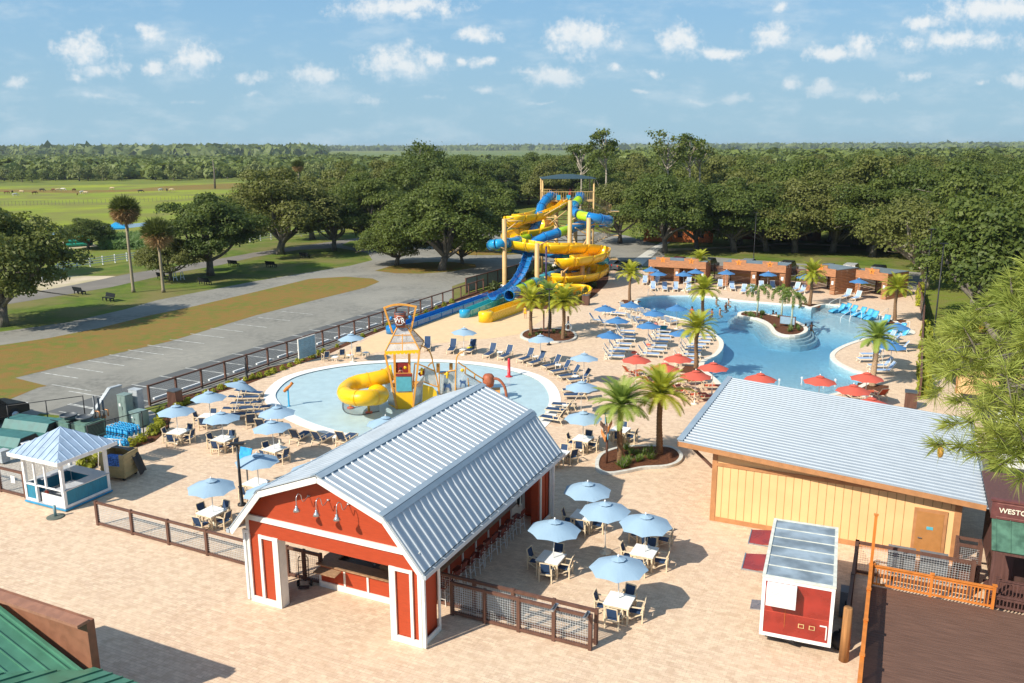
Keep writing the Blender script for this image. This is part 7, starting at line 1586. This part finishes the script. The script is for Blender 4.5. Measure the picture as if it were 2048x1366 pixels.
# ---- palms
def frond(q, base, az, el, ln, droop, leaf, n=22, wid=.055, V=.5):
    pts = []; p = Vector(base); e = el
    for i in range(9): pts.append(p.copy()); p = p+Vector((math.cos(az)*math.cos(e), math.sin(az)*math.cos(e), math.sin(e)))*(ln/8); e -= droop/8*(.5+i/6)
    rows = []
    side = Vector((-math.sin(az), math.cos(az), 0))
    for i in range(n):
        t_ = .14+.86*i/(n-1); j = min(7, int(t_*8)); f = t_*8-j; c = pts[j].lerp(pts[min(8, j+1)], f); d = (pts[min(8, j+1)]-pts[j]).normalized() if j < 8 else d
        l = leaf*math.sin(math.pi*min(1, .18+.80*t_))**.7; up = side.cross(d).normalized()*(-1)
        for s in (-1, 1):
            tip = c+(side*s*.80+d*.62+Vector((0, 0, .12))).normalized()*l
            w_ = d*wid*.5; rows += [c-w_, c+w_, tip+w_*.25, tip-w_*.25]
    q.tube(pts, [.035]*3+[.022]*3+[.01]*3, 4); return rows
def date_palm(seed, ht, tr, nf=40, ln=1.95, mat='palm_leaf', bark='palm_bark', name='date_palm'):
    r_ = random.Random(seed); t = thing(name, 'x', 'palm'); q = MB(); pr = []
    k = int(ht/.09)
    for i in range(k+1): z = ht*i/k; pr.append((tr*(1.18-.28*min(1, z/ht*2))*(1.10 if i % 2 else .93)+(.10*max(0, z/ht-.82)/.18), z))
    q.lathe(pr+[(0, ht+.12)], 12); q.v = [(x+.04*math.sin(z*2+seed), y+.04*math.cos(z*1.7+seed), z) for x, y, z in q.v]; tk = q.build('trunk', MATS[bark], t)
    q = MB(); rows = []
    for i in range(nf):
        el = rad(84-100*((i+.5)/nf)**1.0+r_.uniform(-7, 7)); rows += frond(q, (0, 0, ht+.05), i*2.399+r_.uniform(-.15, .15), el, ln*r_.uniform(.85, 1.1), rad(60+r_.uniform(-12, 18)), .44, 32)
    n = len(rows)//4; q.add(rows, [(4*i, 4*i+1, 4*i+2, 4*i+3) for i in range(n)]); q.build('crown', MATS[mat], t); return Proto(t)
DP = [date_palm(1, 3.4, .17, 52, 1.95, bark='palm_bark'), date_palm(2, 3.6, .18, 46, 2.0, mat='palm_leaf_gold'), date_palm(3, 3.3, .17, 38, 1.9, mat='palm_leaf_gold', bark='palm_bark'), date_palm(4, 3.7, .22, 34, 1.75, bark='palm_bark_pale')]
for (u, v, k, s, a, lab) in ((1239,925,0,1.0,0,'bushy date palm in the near planter beside the signpost'),(1317,910,1,1.03,1,'taller golden-green date palm in the near planter'),(1391,738,2,1.,2,'date palm at the pool bend by the red parasols'),(1745,773,3,1.,.4,'date palm with pale spiral trunk on the pool peninsula'),
   (1259,603,2,.98,.7,'golden date palm at the deck corner near cabana 1'),(1404,650,1,.98,1.3,'date palm behind the pool-bend palm, by the rim'),(1397,566,2,.92,2,'small date palm in front of cabana 2'),(1620,611,1,1.,3,'golden date palm in front of cabana 5'),(1788,642,2,1.02,1.1,'golden date palm near the lamp post and cabana 6'),
   (1062,671,2,1.0,1,'golden date palm in the three-palm planter beside the slide ends'),(1099,664,0,1.0,2,'rear date palm of the three-palm planter'),(1127,679,1,1.,4,'date palm of the three-palm planter next to the rescue ring')):
    DP[k].put(G(u, v)+Vector((0, 0, .06)), a, lab, 'date palms round the pools', s)
def foxtail(seed, ht):
    r_ = random.Random(seed); t = thing('foxtail_palm', 'x', 'palm'); q = MB(); q.lathe([(.11, 0), (.09, ht*.5), (.07, ht*.8), (.09, ht*.82), (.05, ht)], 10); q.build('trunk', MATS['smooth_trunk'], t); q = MB(); rng = np.random.default_rng(seed); C_ = []; D_ = []
    for i in range(8):
        az = i*2.4+r_.uniform(-.3, .3); e = rad(66-i*8); p = Vector((0, 0, ht)); pts = []
        for j in range(12):
            pts.append(p.copy()); dv = Vector((math.cos(az)*math.cos(e), math.sin(az)*math.cos(e), math.sin(e))); p = p+dv*.14; e -= rad(11)
            if j > 1:
                m = 26; d = rng.normal(0, 1, (m, 3)); d /= np.linalg.norm(d, axis=1)[:, None]; C_.append(np.array(tuple(p))+d*.15); D_.append(d)
        q.tube(pts, .02, 5)
    c = np.concatenate(C_); d = np.concatenate(D_); q.build('frond_stalks', MATS['smooth_trunk'], t); leafmesh('crown', c, d, .11, .025, rng, MATS['foxtail_leaf'], t, jitter=.3); return Proto(t)
FX = [foxtail(1, 2.9), foxtail(2, 3.3)]
for (u, v, k, a, lab) in ((1514,633,0,0,'foxtail palm at the narrow end of the pool island'),(1562,645,1,1,'taller foxtail palm beside the island notice panel'),(1582,660,1,2.5,'foxtail palm at the wide stepped end of the island')): FX[k].put(G(u, v)+Vector((0, 0, .05)), a, lab, 'foxtail palms on the pool island')
def sabal(seed, ht, r, skirt):
    rng = np.random.default_rng(seed); t = thing('cabbage_palm', 'x', 'palm'); q = MB(); q.lathe([(.28, 0), (.2, .4), (.17, ht*.5), (.16, ht)], 10); q.build('trunk', MATS['sabal_bark'], t)
    for nm, m, zlo, zhi, mt, rr in (('crown', 95, .0, 1.45, 'sabal_leaf', r), ('dead_fronds', int(75*skirt), -1.3, .15, 'dead_leaf', r*.95)):
        n = m*26; d = rng.normal(0, 1, (n, 3)); d /= np.linalg.norm(d, axis=1)[:, None]; d[:, 2] = np.where((d[:, 2] < -.15) == (nm == 'crown'), -d[:, 2], d[:, 2])
        c = d*rr*rng.uniform(.25, .95, (n, 1))+np.array([0, 0, ht]); s_ = np.cross(d, rng.normal(0, 1, (n, 3))); s_ /= np.linalg.norm(s_, axis=1)[:, None]; e_ = d*rr*.20+rng.normal(0, .10, (n, 3)); s_ *= .045
        rawmesh(nm, np.stack([c-e_, c+s_, c+e_, c-s_], 1).reshape(-1, 3), 4, MATS[mt], t); continue
    return Proto(t)
sabal(1, 10.4, 1.9, 1.9).put(G(267, 584), 0, 'tallest cabbage palm with big brown skirt of dead fronds', 'tall cabbage palms on the lawn'); sabal(2, 7.4, 2.1, .5).put(G(327, 584), 1, 'shorter cabbage palm with green crown beside the tallest one', 'tall cabbage palms on the lawn'); sabal(3, 13, 1.8, .5).put(Q(600, 400, 235)*Vector((1, 1, 0)), 1, 'cabbage palm poking above the oaks beyond the road', 'tall cabbage palms on the lawn')
# ---- bedding shrubs
def shrub(seed, mat, r, h, n, ls, name, spiky=False):
    rng = np.random.default_rng(seed); t = thing(name, 'x', 'shrub'); d = rng.normal(0, 1, (n, 3)); d /= np.linalg.norm(d, axis=1)[:, None]; d[:, 2] = abs(d[:, 2]); c = d*np.array([r, r, h])*rng.uniform(.5, 1.05, (n, 1))+np.array([0, 0, .05])
    if spiky:
        rows = []
        for i in range(n): a = rng.uniform(0, 6.28); e = rng.uniform(.5, 1.4); dv = Vector((math.cos(a)*math.cos(e), math.sin(a)*math.cos(e), math.sin(e))); w_ = Vector((-math.sin(a), math.cos(a), 0))*.02; tip = dv*h*rng.uniform(.7, 1.2); tip.x *= r/h*1.4; tip.y *= r/h*1.4; rows += [-w_, w_, tip*.6+w_, tip]
        rawmesh('leaves', [tuple(p) for p in rows], 4, MATS[mat], t)
    else: leafmesh('leaves', c, d, ls, ls*.5, rng, MATS[mat], t)
    q = MB(); [q.tube([(0, 0, 0), (r*.5*math.cos(k*2.1), r*.5*math.sin(k*2.1), h*.7)], .015, 4) for k in range(4)]; q.build('stems', MATS['bark'], t); return Proto(t)
CR = [shrub(s, 'shrub_leaf', .42, .62, 170, .13, 'croton_shrub') for s in (1, 2, 3)]; LI = [shrub(s, 'grassy_leaf', .32, .5, 60, 0, 'lily_clump', True) for s in (4, 5)]; GR = [shrub(s, 'sabal_leaf', .6, 1.1, 260, .16, 'green_shrub') for s in (6, 7)]
bedl = [(172,938),(205,926),(235,914),(262,896),(298,878),(318,858),(326,838),(332,822)]; 
for (u, v) in [(172,935),(198,924),(222,915),(262,893),(282,884),(305,869),(318,850),(326,833),(320,862)]: CR[rnd.randrange(3)].put(G(u, v), rnd.uniform(0, 6), 'yellow-green croton in the curved bed between kiosk and long fence', 'crotons in the curved bed by the kiosk', rnd.uniform(.8, 1.3))
for i in range(34):
    t_ = i/33; base = [(352,815),(375,802),(430,780),(492,759),(545,745),(599,722),(650,702),(740,664),(841,628),(905,603)]; x = t_*9; j = min(8, int(x)); f = x-j; u = base[j][0]+(base[j+1][0]-base[j][0])*f; v = base[j][1]+(base[j+1][1]-base[j][1])*f
    CR[rnd.randrange(3)].put(G(u+rnd.uniform(-3, 3), v+3), rnd.uniform(0, 6), '%s yellow-green croton along the long fence, counted from the utility yard' % ordn(i), 'crotons along the long fence', rnd.uniform(.5, .85))
for pl, n, lab, grp in ((PL1, 16, 'spiky green lily clump in the near two-palm planter', 'lily clumps in the near planter'), (PL2, 9, 'spiky green lily clump in the three-palm planter', 'lily clumps in the three-palm planter'), (ISL, 22, 'spiky green clump on the pool island', 'clumps on the pool island')):
    cx, cy = sum(p[0] for p in pl)/len(pl), sum(p[1] for p in pl)/len(pl); 
    for i in range(n):
        b = pl[rnd.randrange(len(pl))]; t_ = rnd.uniform(.2, .82) if pl is not ISL else rnd.uniform(.6, .9); LI[i % 2].put(Vector((cx+(b[0]-cx)*t_, cy+(b[1]-cy)*t_, .1)), rnd.uniform(0, 6), lab, grp, rnd.uniform(.8, 1.2))
k = 0
while k < 46:
    u, v = rnd.uniform(975, 1215), rnd.uniform(535, 615)
    if inside((u, v), SB) and inside((u, v+3), SB) and not (u < 1080 and v > 588): GR[k % 2].put(G(u, v), rnd.uniform(0, 6), 'green shrub in the planting under the slides', 'green shrubs under the slides', rnd.uniform(.7, 1.25)); k += 1
for i in range(14): p = re_[0].lerp(re_[3], i/13) if i < 3 else G(1846-.6*i+rnd.uniform(-2, 4), 640+i*12); CR[i % 3].put(p+Vector((.3, 0, 0)), i, 'climbing yellow-green vine clump on the fence beside the pines', 'vine clumps on the plaza edge fence', (1.3, 1.3, 2.6))
rd = leafmesh('reeds', np.array([tuple(G(rnd.uniform(200, 300), rnd.uniform(480, 499))+Vector((0, 0, rnd.uniform(.1, 1.6)))) for _ in range(5200)]), np.tile([0, -1, .3], (5200, 1)), .10, .7, np.random.default_rng(2), MATS['reed_leaf'], jitter=.3); tag(rd, 'tall green reeds beside the blue canopy and creek', 'reeds', kind='stuff')
# ---- pine reaching in from the near side
def pine(origin, seed):
    rng = np.random.default_rng(seed); r_ = random.Random(seed); t = thing('longleaf_pine', 'longleaf pine reaching in over the service building roof with long needle tufts', 'pine', origin); q = MB(); O = Vector(origin)
    ht = 19.; q.tube(spline([(0, 0, 0), (.15, 0, 6), (-.05, .1, 12), (.1, 0, ht)], 5), [.30-.24*i/15 for i in range(16)], 12)
    tufts = []; cones = []
    def branch(s, e, rad_, n, sub=True):
        m = (s+e)/2+Vector((rng.normal(0, .12), rng.normal(0, .12), rng.normal(0, .1)-.06)); sp = spline([s, m, e], 6); q.tube(sp, [rad_*(1-.8*i/12) for i in range(13)], 6); tufts.append((e, (e-m).normalized()))
        for j in range(n):
            b = sp[4+int(8*j/max(1, n))]; d = ((e-s).normalized()+Vector(rng.normal(0, .75, 3))+Vector((0, 0, .25))).normalized(); e2 = b+d*r_.uniform(.35, .75); 
            if sub and r_.random() < .5: branch(b, b+d*r_.uniform(.7, 1.1), rad_*.45, 2, False)
            else: q.tube([b, (b+e2)/2, e2], [rad_*.4, rad_*.3, rad_*.2], 5); tufts.append((e2, d))
    tg = [(1872,890,11.5,.035),(1895,850,12.5,.05),(1872,705,13.2,.05),(1884,745,12.8,.04),(1900,742,12.3,.04),(1920,650,13.5,.06),(1950,620,13.5,.06),(1935,640,13.5,.05),(1962,735,12.2,.06),(1912,800,12.4,.05),(1985,860,11.5,.06),(1975,600,14,.06),(2020,620,13.,.06),(2040,590,13.5,.06),(1950,905,11.2,.05),(2000,930,11,.06),(2030,800,11.8,.07),(1990,690,12.6,.06),
          (2035,960,10.5,.05),(1900,670,14,.06),(2040,690,12,.06),(1905,665,13.2,.05),(1990,640,13.2,.05),(2045,620,14.5,.05),(1930,700,13.4,.05),(1896,720,13.,.05),(2020,870,11.2,.05),(1975,800,12.,.05),(2040,900,10.8,.05)]
    for (u, v, Y, r0) in tg:
        e = Q(u, v, Y)-O; d = math.hypot(e.x, e.y); z0 = min(ht-.5, max(5, e.z+.25*d-.3+rng.uniform(-1.6, 1.2))); branch(Vector((0, 0, z0)), e, r0, 4)
    for k in range(16):
        a = rng.uniform(-1.7, .1); z = rng.uniform(8, 18.6); l = rng.uniform(1.5, 4)*(1.15-z/24); branch(Vector((0, 0, z)), Vector((math.cos(a)*l, math.sin(a)*l, z+rng.uniform(-.2, .9))), .06, 5)
    sp = spline([Vector((0, 0, 13.2)), Q(2045,790,12.6)-O, Q(2015,715,12.8)-O, Q(1990,672,13)-O, Q(1970,645,13.2)-O], 5); q.tube(sp, [.16*(1-.8*i/(len(sp)-1)) for i in range(len(sp))], 8)
    q.build('trunk', MATS['bark'], t)
    rows = []
    for (p, d) in tufts:
        n = 100; dirs = rng.normal(0, 1, (n, 3)); dirs /= np.linalg.norm(dirs, axis=1)[:, None]; dirs = dirs*.85+np.array(tuple(d))*.55+np.array([0, 0, .12]); dirs /= np.linalg.norm(dirs, axis=1)[:, None]
        ln = rng.uniform(.22, .36, (n, 1)); b = np.array(tuple(p))-np.array(tuple(d))*rng.uniform(0, .22, (n, 1)); tip = b+dirs*ln; tip[:, 2] -= .035; s = np.cross(dirs, rng.normal(0, 1, (n, 3))); s /= np.linalg.norm(s, axis=1)[:, None]; s *= .0034
        rows.append(np.stack([b-s, b+s, (b+tip)/2+s+np.array([0, 0, .012]), tip], 1))
    rawmesh('crown', np.concatenate(rows).reshape(-1, 3), 4, MATS['pine_needle'], t); print('tufts', len(tufts))
    q = MB(); q.smooth = True
    for i in (0, 5, 10): p = tufts[i*3][0]; q.lathe([(0, -.13), (.03, -.11), (.045, -.05), (.035, .02), (0, .04)], 9, (p.x+.05, p.y-.05, p.z-.05))
    q.build('cones', M('cone', (.55, .30, .06), .7), t)
pine((11.2, 13.2, 0), 3)

# ================================================================ beyond: benches, rail fences, cattle, cars, sheds
bn = thing('park_bench', 'x', 'bench'); q = MB(); q.slab([(-.95, -.25, .44), (.95, -.25, .44), (.95, .2, .42), (-.95, .2, .42)], .05); M('bench_black', (.018, .022, .026), .85, var=.2, spec=.1); q.build('seat', MATS['bench_black'], bn); q = MB(); q.slab([(-.95, .22, .46), (.95, .22, .46), (.95, .36, .95), (-.95, .36, .95)], .05); q.build('backrest', MATS['bench_black'], bn)
for x in (-.85, 0, .85): q = MB(); q.box(x-.04, x+.04, -.25, -.17, 0, .40); q.box(x-.04, x+.04, .14, .22, 0, .42); q.box(x-.04, x+.04, -.165, .135, .32, .38); q.build('leg', MATS['bench_black'], bn)
BP = Proto(bn)
for (u, v, a, lab) in ((160,588,2.6,'dark park bench nearest the big edge oak'),(217,602,-.6,'dark park bench close to the drive, in oak shade'),(326,558,2.6,'dark park bench between the cabbage palm trunks'),(411,569,2.7,'dark park bench under the dark live oak'),(468,532,2.7,'dark park bench by the road beyond the dark oak'),(543,534,2.7,'dark park bench far along the lawn'),(610,516,2.6,'dark park bench at the hedge by the road bend')): BP.put(G(u, v), a, lab, 'park benches on the lawn')
t = thing('sawhorse_pair', 'pair of small white A-frame trestles beside the bench', 'trestle', G(356, 560), .4); q = MB()
for x in (-.6, .35): q.bar((x, -.3, 0), (x+.1, 0, 1.1), .08); q.bar((x+.5, -.3, 0), (x+.3, 0, 1.1), .08); q.bar((x+.1, 0, 1.1), (x+.35, 0, 1.1), .08); q.bar((x+.05, -.2, .4), (x+.45, -.2, .4), .08)
q.build('frame', MATS['white_paint'], t)
def rail_fence(lab, pts, h=1.3, mat='white_paint', grp=None):
    for a, b in zip(pts, pts[1:]):
        pass
    P_ = [G(*p) for p in pts]; t = thing('rail_fence', lab, 'fence', P_[0]); o0 = P_[0]; q = MB()
    for a, b in zip(P_, P_[1:]):
        for z in (.45, .82, 1.18): q.bar(a-o0+Vector((0, 0, z)), b-o0+Vector((0, 0, z)), .05, .14)
        n = max(1, round((b-a).length/2.45))
        for i in range(n): p = a.lerp(b, i/n)-o0; s = MB(); s.box(p.x-.08, p.x+.08, p.y-.08, p.y+.08, 0, h+.1); s.build('post', MATS[mat], t)
    q.build('rails', MATS[mat], t)
rail_fence('white three-rail paddock fence running along the road verge', [(128,541),(300,515.5),(500,484),(640,468),(690,462)])
rail_fence('short white rail fence corner by the sand lot', [(10,556),(36,560),(84,561),(128,541)])
ww = thing('wire_fence', 'thin wire stock fence across the cattle pasture', 'fence'); q = MB(); pA = [Q(0,410,0) if 0 else G(-20,412), G(140,409), G(330,402), G(470,391)]
for a, b in zip(pA, pA[1:]):
    n = 22; [q.bar(a.lerp(b, i/n), a.lerp(b, i/n)+Vector((0, 0, 1.4)), .07) for i in range(n)]; q.bar(a+Vector((0, 0, 1.3)), b+Vector((0, 0, 1.3)), .02)
q.build('posts_and_wire', MATS['bark'], ww)
t = thing('bare_snag', 'bare dead trunk standing in the pasture', 'dead tree', G(430, 377)); q = MB(); q.tube([(0, 0, 0), (.3, 0, 7), (0, 0, 13)], [.5, .35, .12], 7); q.tube([(.3, 0, 8), (1.8, 0, 9.5)], [.2, .06], 5); q.build('trunk', MATS['bark'], t)
t = thing('blue_canopy', 'bright blue pop-up canopy on dark posts among reeds', 'canopy', G(236, 478), .3); q = MB(); vs = [(-2, -2, 2.4), (2, -2, 2.4), (2, 2, 2.4), (-2, 2, 2.4), (0, 0, 3.5)]; q.add(vs, [(0, 1, 4), (1, 2, 4), (2, 3, 4), (3, 0, 4)]); q.slab([(-2, -2, 2.39), (2, -2, 2.39), (2, -2, 2.1), (-2, -2, 2.1)], .03); q.build('roof', MATS['vest_blue'], t)
for x in (-1.9, 1.9):
    for y in (-1.9, 1.9): q = MB(); q.box(x-.06, x+.06, y-.06, y+.06, 0, 2.4); q.build('leg', MATS['steel_dark'], t)
pp_ = thing('green_pipe', 'x', 'pipe'); q = MB(); q.tube([(-2.2, 0, 0), (2.2, 0, 0)], .32, 12, cap=False); q.build('pipe_wall', M('pipe_green', (.03, .30, .22), .4), pp_); q = MB(); q.tube([(2.05, 0, 0), (2.25, 0, 0)], .37, 12, cap=False); q.build('socket_end', MATS['pipe_green'], pp_); PPp = Proto(pp_)
for r in range(3):
    for c in range(4-r): p = G(153, 493); PPp.put(Vector((p.x-.15*c, p.y+c*.72+r*.36, .35+r*.62)), rad(35), 'green plastic pipe in the stack by the creek', 'stacked green pipes by the creek')
cw = []
M('cow_brown', (.17, .065, .025), .8, var=.2); M('cow_cream', (.55, .42, .26), .8, var=.2); M('cow_black', (.02, .018, .018), .8); M('cow_white', (.68, .64, .58), .8)
def cow(mat, lie=False):
    V = [(-.85,0,1.05),(-.4,0,1.08),(.1,0,1.02),(.65,0,1.12),(.95,0,1.2),(1.2,0,.85),(1.45,0,.42),(1.62,0,.28)]; Rr = [.26,.33,.37,.33,.2,.16,.14,.09]; E = [(i, i+1) for i in range(7)]
    def leg(x, y, par, back):
        b = len(V); V.extend([(x, y, .85), (x+(.12 if back else 0), y, .5 if back else .48), (x-(.06 if back else 0), y, .3 if back else .25), (x, y, .04)]); Rr.extend([.15 if back else .12, .08, .05, .06]); E.extend([(par, b), (b, b+1), (b+1, b+2), (b+2, b+3)])
    for s in (-.2, .2): leg(-.75, s, 0, True); leg(.6, s, 3, False)
    b = len(V); V.extend([(-1.08, 0, 1.1), (-1.12, 0, .55)]); Rr.extend([.05, .03]); E.extend([(0, b), (b, b+1)])
    b = len(V); V.extend([(1.3, .2, .75), (1.3, -.2, .75)]); Rr.extend([.04, .04]); E.extend([(5, b), (5, b+1)])
    me = bpy.data.meshes.new('cow'); me.from_pydata(V, E, []); me.materials.append(mat); o = bpy.data.objects.new('cow', me); COL.objects.link(o); sm = o.modifiers.new('skin', 'SKIN'); sm.use_smooth_shade = True
    for i, d in enumerate(me.skin_vertices[0].data): d.radius = (Rr[i]*(.85), Rr[i])
    me.skin_vertices[0].data[0].use_root = True; o.modifiers.new('s', 'SUBSURF').levels = 1; o.modifiers['s'].render_levels = 1; tag(o, 'x', 'cow', 'cattle grazing in the pasture'); return Proto(o)
CW = {k: cow(MATS['cow_'+k]) for k in ('brown', 'cream', 'black', 'white')}
for (u, v, k, a, lab) in ((13,388,'brown',0,'brown cow nearest the photo edge in the pasture'),(25,387,'black',2,'black cow beside the brown one at the pasture edge'),(44,387,'cream',3,'cream cow between the edge pair and the dark cows'),(30,393,'white',1,'pale cow lying low in front of the edge cattle'),(69,389,'brown',1,'small brown cow alone below the dark cow'),(84,383,'black',.2,'black cow between cream cow and the brown group'),
   (108,383,'brown',3,'brown cow first of the central group of four'),(116,383,'cream',.5,'cream cow in the central group of four'),(126,382,'white',.1,'white cow closing the central group of four'),(148,383,'brown',1.4,'brown cow alone beyond the central group'),(155,391,'brown',2,'dark brown calf nearer the wire fence'),(164,388,'white',1,'small white cow among scattered pale cattle'),(172,389,'cream',3.,'cream cow beside the small white one'),
   (225,380,'cream',3,'large cream cow standing alone mid-pasture'),(281,386,'black',.3,'black and pale cow towards the far oaks'),(321,383,'white',1,'white dot of a cow towards the dead trunk'),(334,383,'black',2,'dark cow beside the farthest pale pair'),(343,383,'cream',0,'cream cow farthest along the pasture')): CW[k].put(G(u, v), a, lab, 'cattle grazing in the pasture', .95 if k != 'brown' or u != 155 else .8)
# parked cars
M('car_glass', (.012, .014, .016), .2, spec=.3)
def car(col, name='parked_car', suv=True):
    t = thing(name, 'x', 'car'); m = M('car_'+'_'.join('%02d' % (c*99) for c in col), col, .4, 0, var=.03, coat=.15); h = 1.75 if suv else 1.45
    def sec(m_, pr, y0, y1, yt=None):
        k = len(pr); m_.add([(x, y, z) for y in (y0, y1) for x, z in pr], [tuple(range(k)), tuple(range(2*k-1, k-1, -1))]+[(i, k+i, k+(i+1) % k, (i+1) % k) for i in range(k)])
    q = MB(); sec(q, [(-2.25, .35), (-2.3, .8), (-2.2, 1.0), (-.9 if not suv else -1.9, 1.05), (1.1, 1.02), (2.1, .88), (2.32, .7), (2.3, .35)], -.9, .9); q.build('body', m, t)
    q = MB(); b0, b1 = (-2.15, -1.85) if suv else (-1.7, -1.1)
    top = [(b1, h), (.45, h), (1.15, 1.03), (b0, 1.05)]; k = 4
    vs = [(x, y*(.78 if z > 1.2 else .87), z) for y in (-1, 1) for x, z in top]; q.add(vs, [(3, 2, 1, 0), (4, 5, 6, 7)]+[(i, (i+1) % 4, 4+(i+1) % 4, 4+i) for i in range(4)]); cb2 = q.build('cabin_glass', MATS['car_glass'], t)
    q = MB(); q.slab([(b1-.05, -.75, h+.02), (.45, -.75, h+.02), (.45, .75, h+.02), (b1-.05, .75, h+.02)], .05); q.build('roof', m, t)
    for x in (-1.4, 1.45):
        for y in (-.93, .73): q = MB(); q.smooth = True; q.tube([(x, y, .34), (x, y+.2, .34)], .34, 16); wh = q.build('wheel', MATS['tyre'], t); q = MB(); q.tube([(x, y-.01 if y < 0 else y+.2, .34), (x, y if y < 0 else y+.21, .34)], .2, 10); q.build('rim', MATS['steel'], wh)
    for y in (-.8, .55): q = MB(); q.box(-2.33, -2.27, y, y+.25, .75, .98); q.build('tail_lamp', MATS['post_red'], t); q = MB(); q.box(2.26, 2.34, y, y+.25, .62, .76); q.build('headlight', MATS['white_paint'], t)
    return Proto(t)
CA = {'maroon': car((.12, .006, .01)), 'black': car((.012, .012, .014)), 'silver': car((.22, .24, .25), suv=False), 'white': car((.45, .45, .43)), 'grey': car((.08, .09, .10), suv=False)}  # paints darkened in place of tree shade over the parked row
for (u, v, k, a, lab) in ((1358,530,'maroon',1.05,'maroon parked car behind cabanas 1 and 2'),(1418,532,'black',1.05,'black parked car behind the palm at cabana 2'),(1497,530,'silver',1.05,'silver parked car behind cabanas 3 and 4'),(1576,538,'black',1.0,'black parked car with red tail lamps behind the slat screen'),(1655,540,'grey',1.0,'dark grey parked car behind cabana 5'),(1702,544,'white',1.0,'white parked car between cabanas 5 and 6'),(1757,548,'black',1.0,'black parked car behind cabana 6'),
   (988,466,'white',.4,'white parked car in shade beyond the grass island'),(1252,540,'grey',.6,'dark parked car beside the palm beyond the slide bed')): CA[k].put(G(u, v+(7 if 1300 < u < 1800 else 0)), a, lab, 'parked cars')
CA['black'].put(G(-42, 852), 1.1, 'dark vehicle whose wheel shows at the photo edge by the drive', 'parked cars', 1.25)
for (x, y, k, lab) in ((30, 44, 'silver', 'silver car seen through the pine tufts'), (33.5, 46.5, 'maroon', 'maroon car deeper behind the pine tufts'), (27.5, 38, 'black', 'black car behind the service building gutter')): CA[k].put(Vector((x, y, -.02)), 1.15, lab, 'parked cars')
for i, (x, y, ln) in enumerate(((26, 35, 8), (33, 60, 9))):
    t = thing('timber_fence', ['tan timber wall glimpsed through the near pine tufts', 'pale timber screen glimpsed beyond the pine'][i], 'fence', (x, y, 0), GA); q = MB(); q.box(0, ln, 0, .1, 0, 1.8); q.build('boards', MATS['cream_board'], t); q = MB(); [q.box(k*2-.06, k*2+.06, -.05, 0, 0, 1.9) for k in range(5)]; q.build('post', MATS['tan_trim'], t)
t = thing('white_shed', 'white gabled shed roof peeking past the service building', 'shed', loc(YB, 13.5, 14), GA); q = MB(); q.box(0, 5, 0, 3.5, 0, 2.2); q.build('wall', MATS['white_paint'], t); q = MB(); q.slab([(-.2, -.3, 2.2), (5.2, -.3, 2.2), (5.2, 1.75, 3.0), (-.2, 1.75, 3.0)], .06); q.slab([(-.2, 1.75, 3.0), (5.2, 1.75, 3.0), (5.2, 3.8, 2.2), (-.2, 3.8, 2.2)], .06); q.build('roof', MATS['white_paint'], t)
for i, (u, v, w_, lab) in enumerate(((1355,484,13,'rusty orange timber cabin in the shade behind cabana 1'),(1560,480,15,'dark brown long cabin in the shade behind cabana 4'))):
    p = G(u, v); t = thing('shaded_cabin', lab, 'cabin', p, GA*.6); m_ = M('cabin_orange', (.50, .14, .04), .7, var=.3) if i == 0 else M('cabin_brown', (.20, .07, .035), .7, var=.2)
    q = MB(); q.box(-w_/2, w_/2, 0, 6, 0, 3); q.build('wall', m_, t); q = MB(); q.slab([(-w_/2-.5, -.6, 2.9), (w_/2+.5, -.6, 2.9), (w_/2+.5, 3, 4.6), (-w_/2-.5, 3, 4.6)], .1); q.slab([(-w_/2-.5, 3, 4.6), (w_/2+.5, 3, 4.6), (w_/2+.5, 6.6, 2.9), (-w_/2-.5, 6.6, 2.9)], .1); q.build('roof', MATS['brown_dark'], t)
    q = MB(); [q.box(x, x+.9, -.03, -.001, .9, 2.1) for x in (-w_/2+1.5, 0, w_/2-2.5)]; q.build('window', MATS['black'], t)

# ================================================================ lettering becomes plain mesh
dg = bpy.context.evaluated_depsgraph_get(); dg.update()
for o in [o for o in SC.objects if o.type == 'FONT']:
    me = bpy.data.meshes.new_from_object(o.evaluated_get(dg)); n = bpy.data.objects.new(o.name, me); nm = o.name; COL.objects.link(n); n.parent = o.parent; n.matrix_local = o.matrix_local.copy(); bpy.data.objects.remove(o); n.name = nm
for o in SC.objects:
    if 'label' in o:
        s = o['label']
        for d, w_ in zip('123456', 'one two three four five six'.split()): s = s.replace('cabana '+d, 'cabana '+w_).replace('cabanas '+d, 'cabanas '+w_)
        for a, b in (('one and 2', 'one and two'), ('three and 4', 'three and four'), ('two and 3', 'two and three'), ('four and 5', 'four and five'), ('five and 6', 'five and six')): s = s.replace(a, b)
        o['label'] = s
# ================================================================ the air
hz_ = bpy.data.materials.new('haze'); hz_.use_nodes = True; nt = hz_.node_tree; nt.nodes.clear(); o_ = N(nt, 'ShaderNodeOutputMaterial'); pv = N(nt, 'ShaderNodeVolumePrincipled'); pv.inputs['Density'].default_value = .00009; pv.inputs['Color'].default_value = (.80, .90, 1., 1); pv.inputs['Anisotropy'].default_value = .2; nt.links.new(pv.outputs[0], o_.inputs['Volume'])
q = MB(); q.box(-9500, 9500, -80, 9300, -3.2, 34); o = q.build('haze', hz_); o['kind'] = 'stuff'; o['label'] = 'thin pale summer haze fading the far trees'; o['category'] = 'haze'
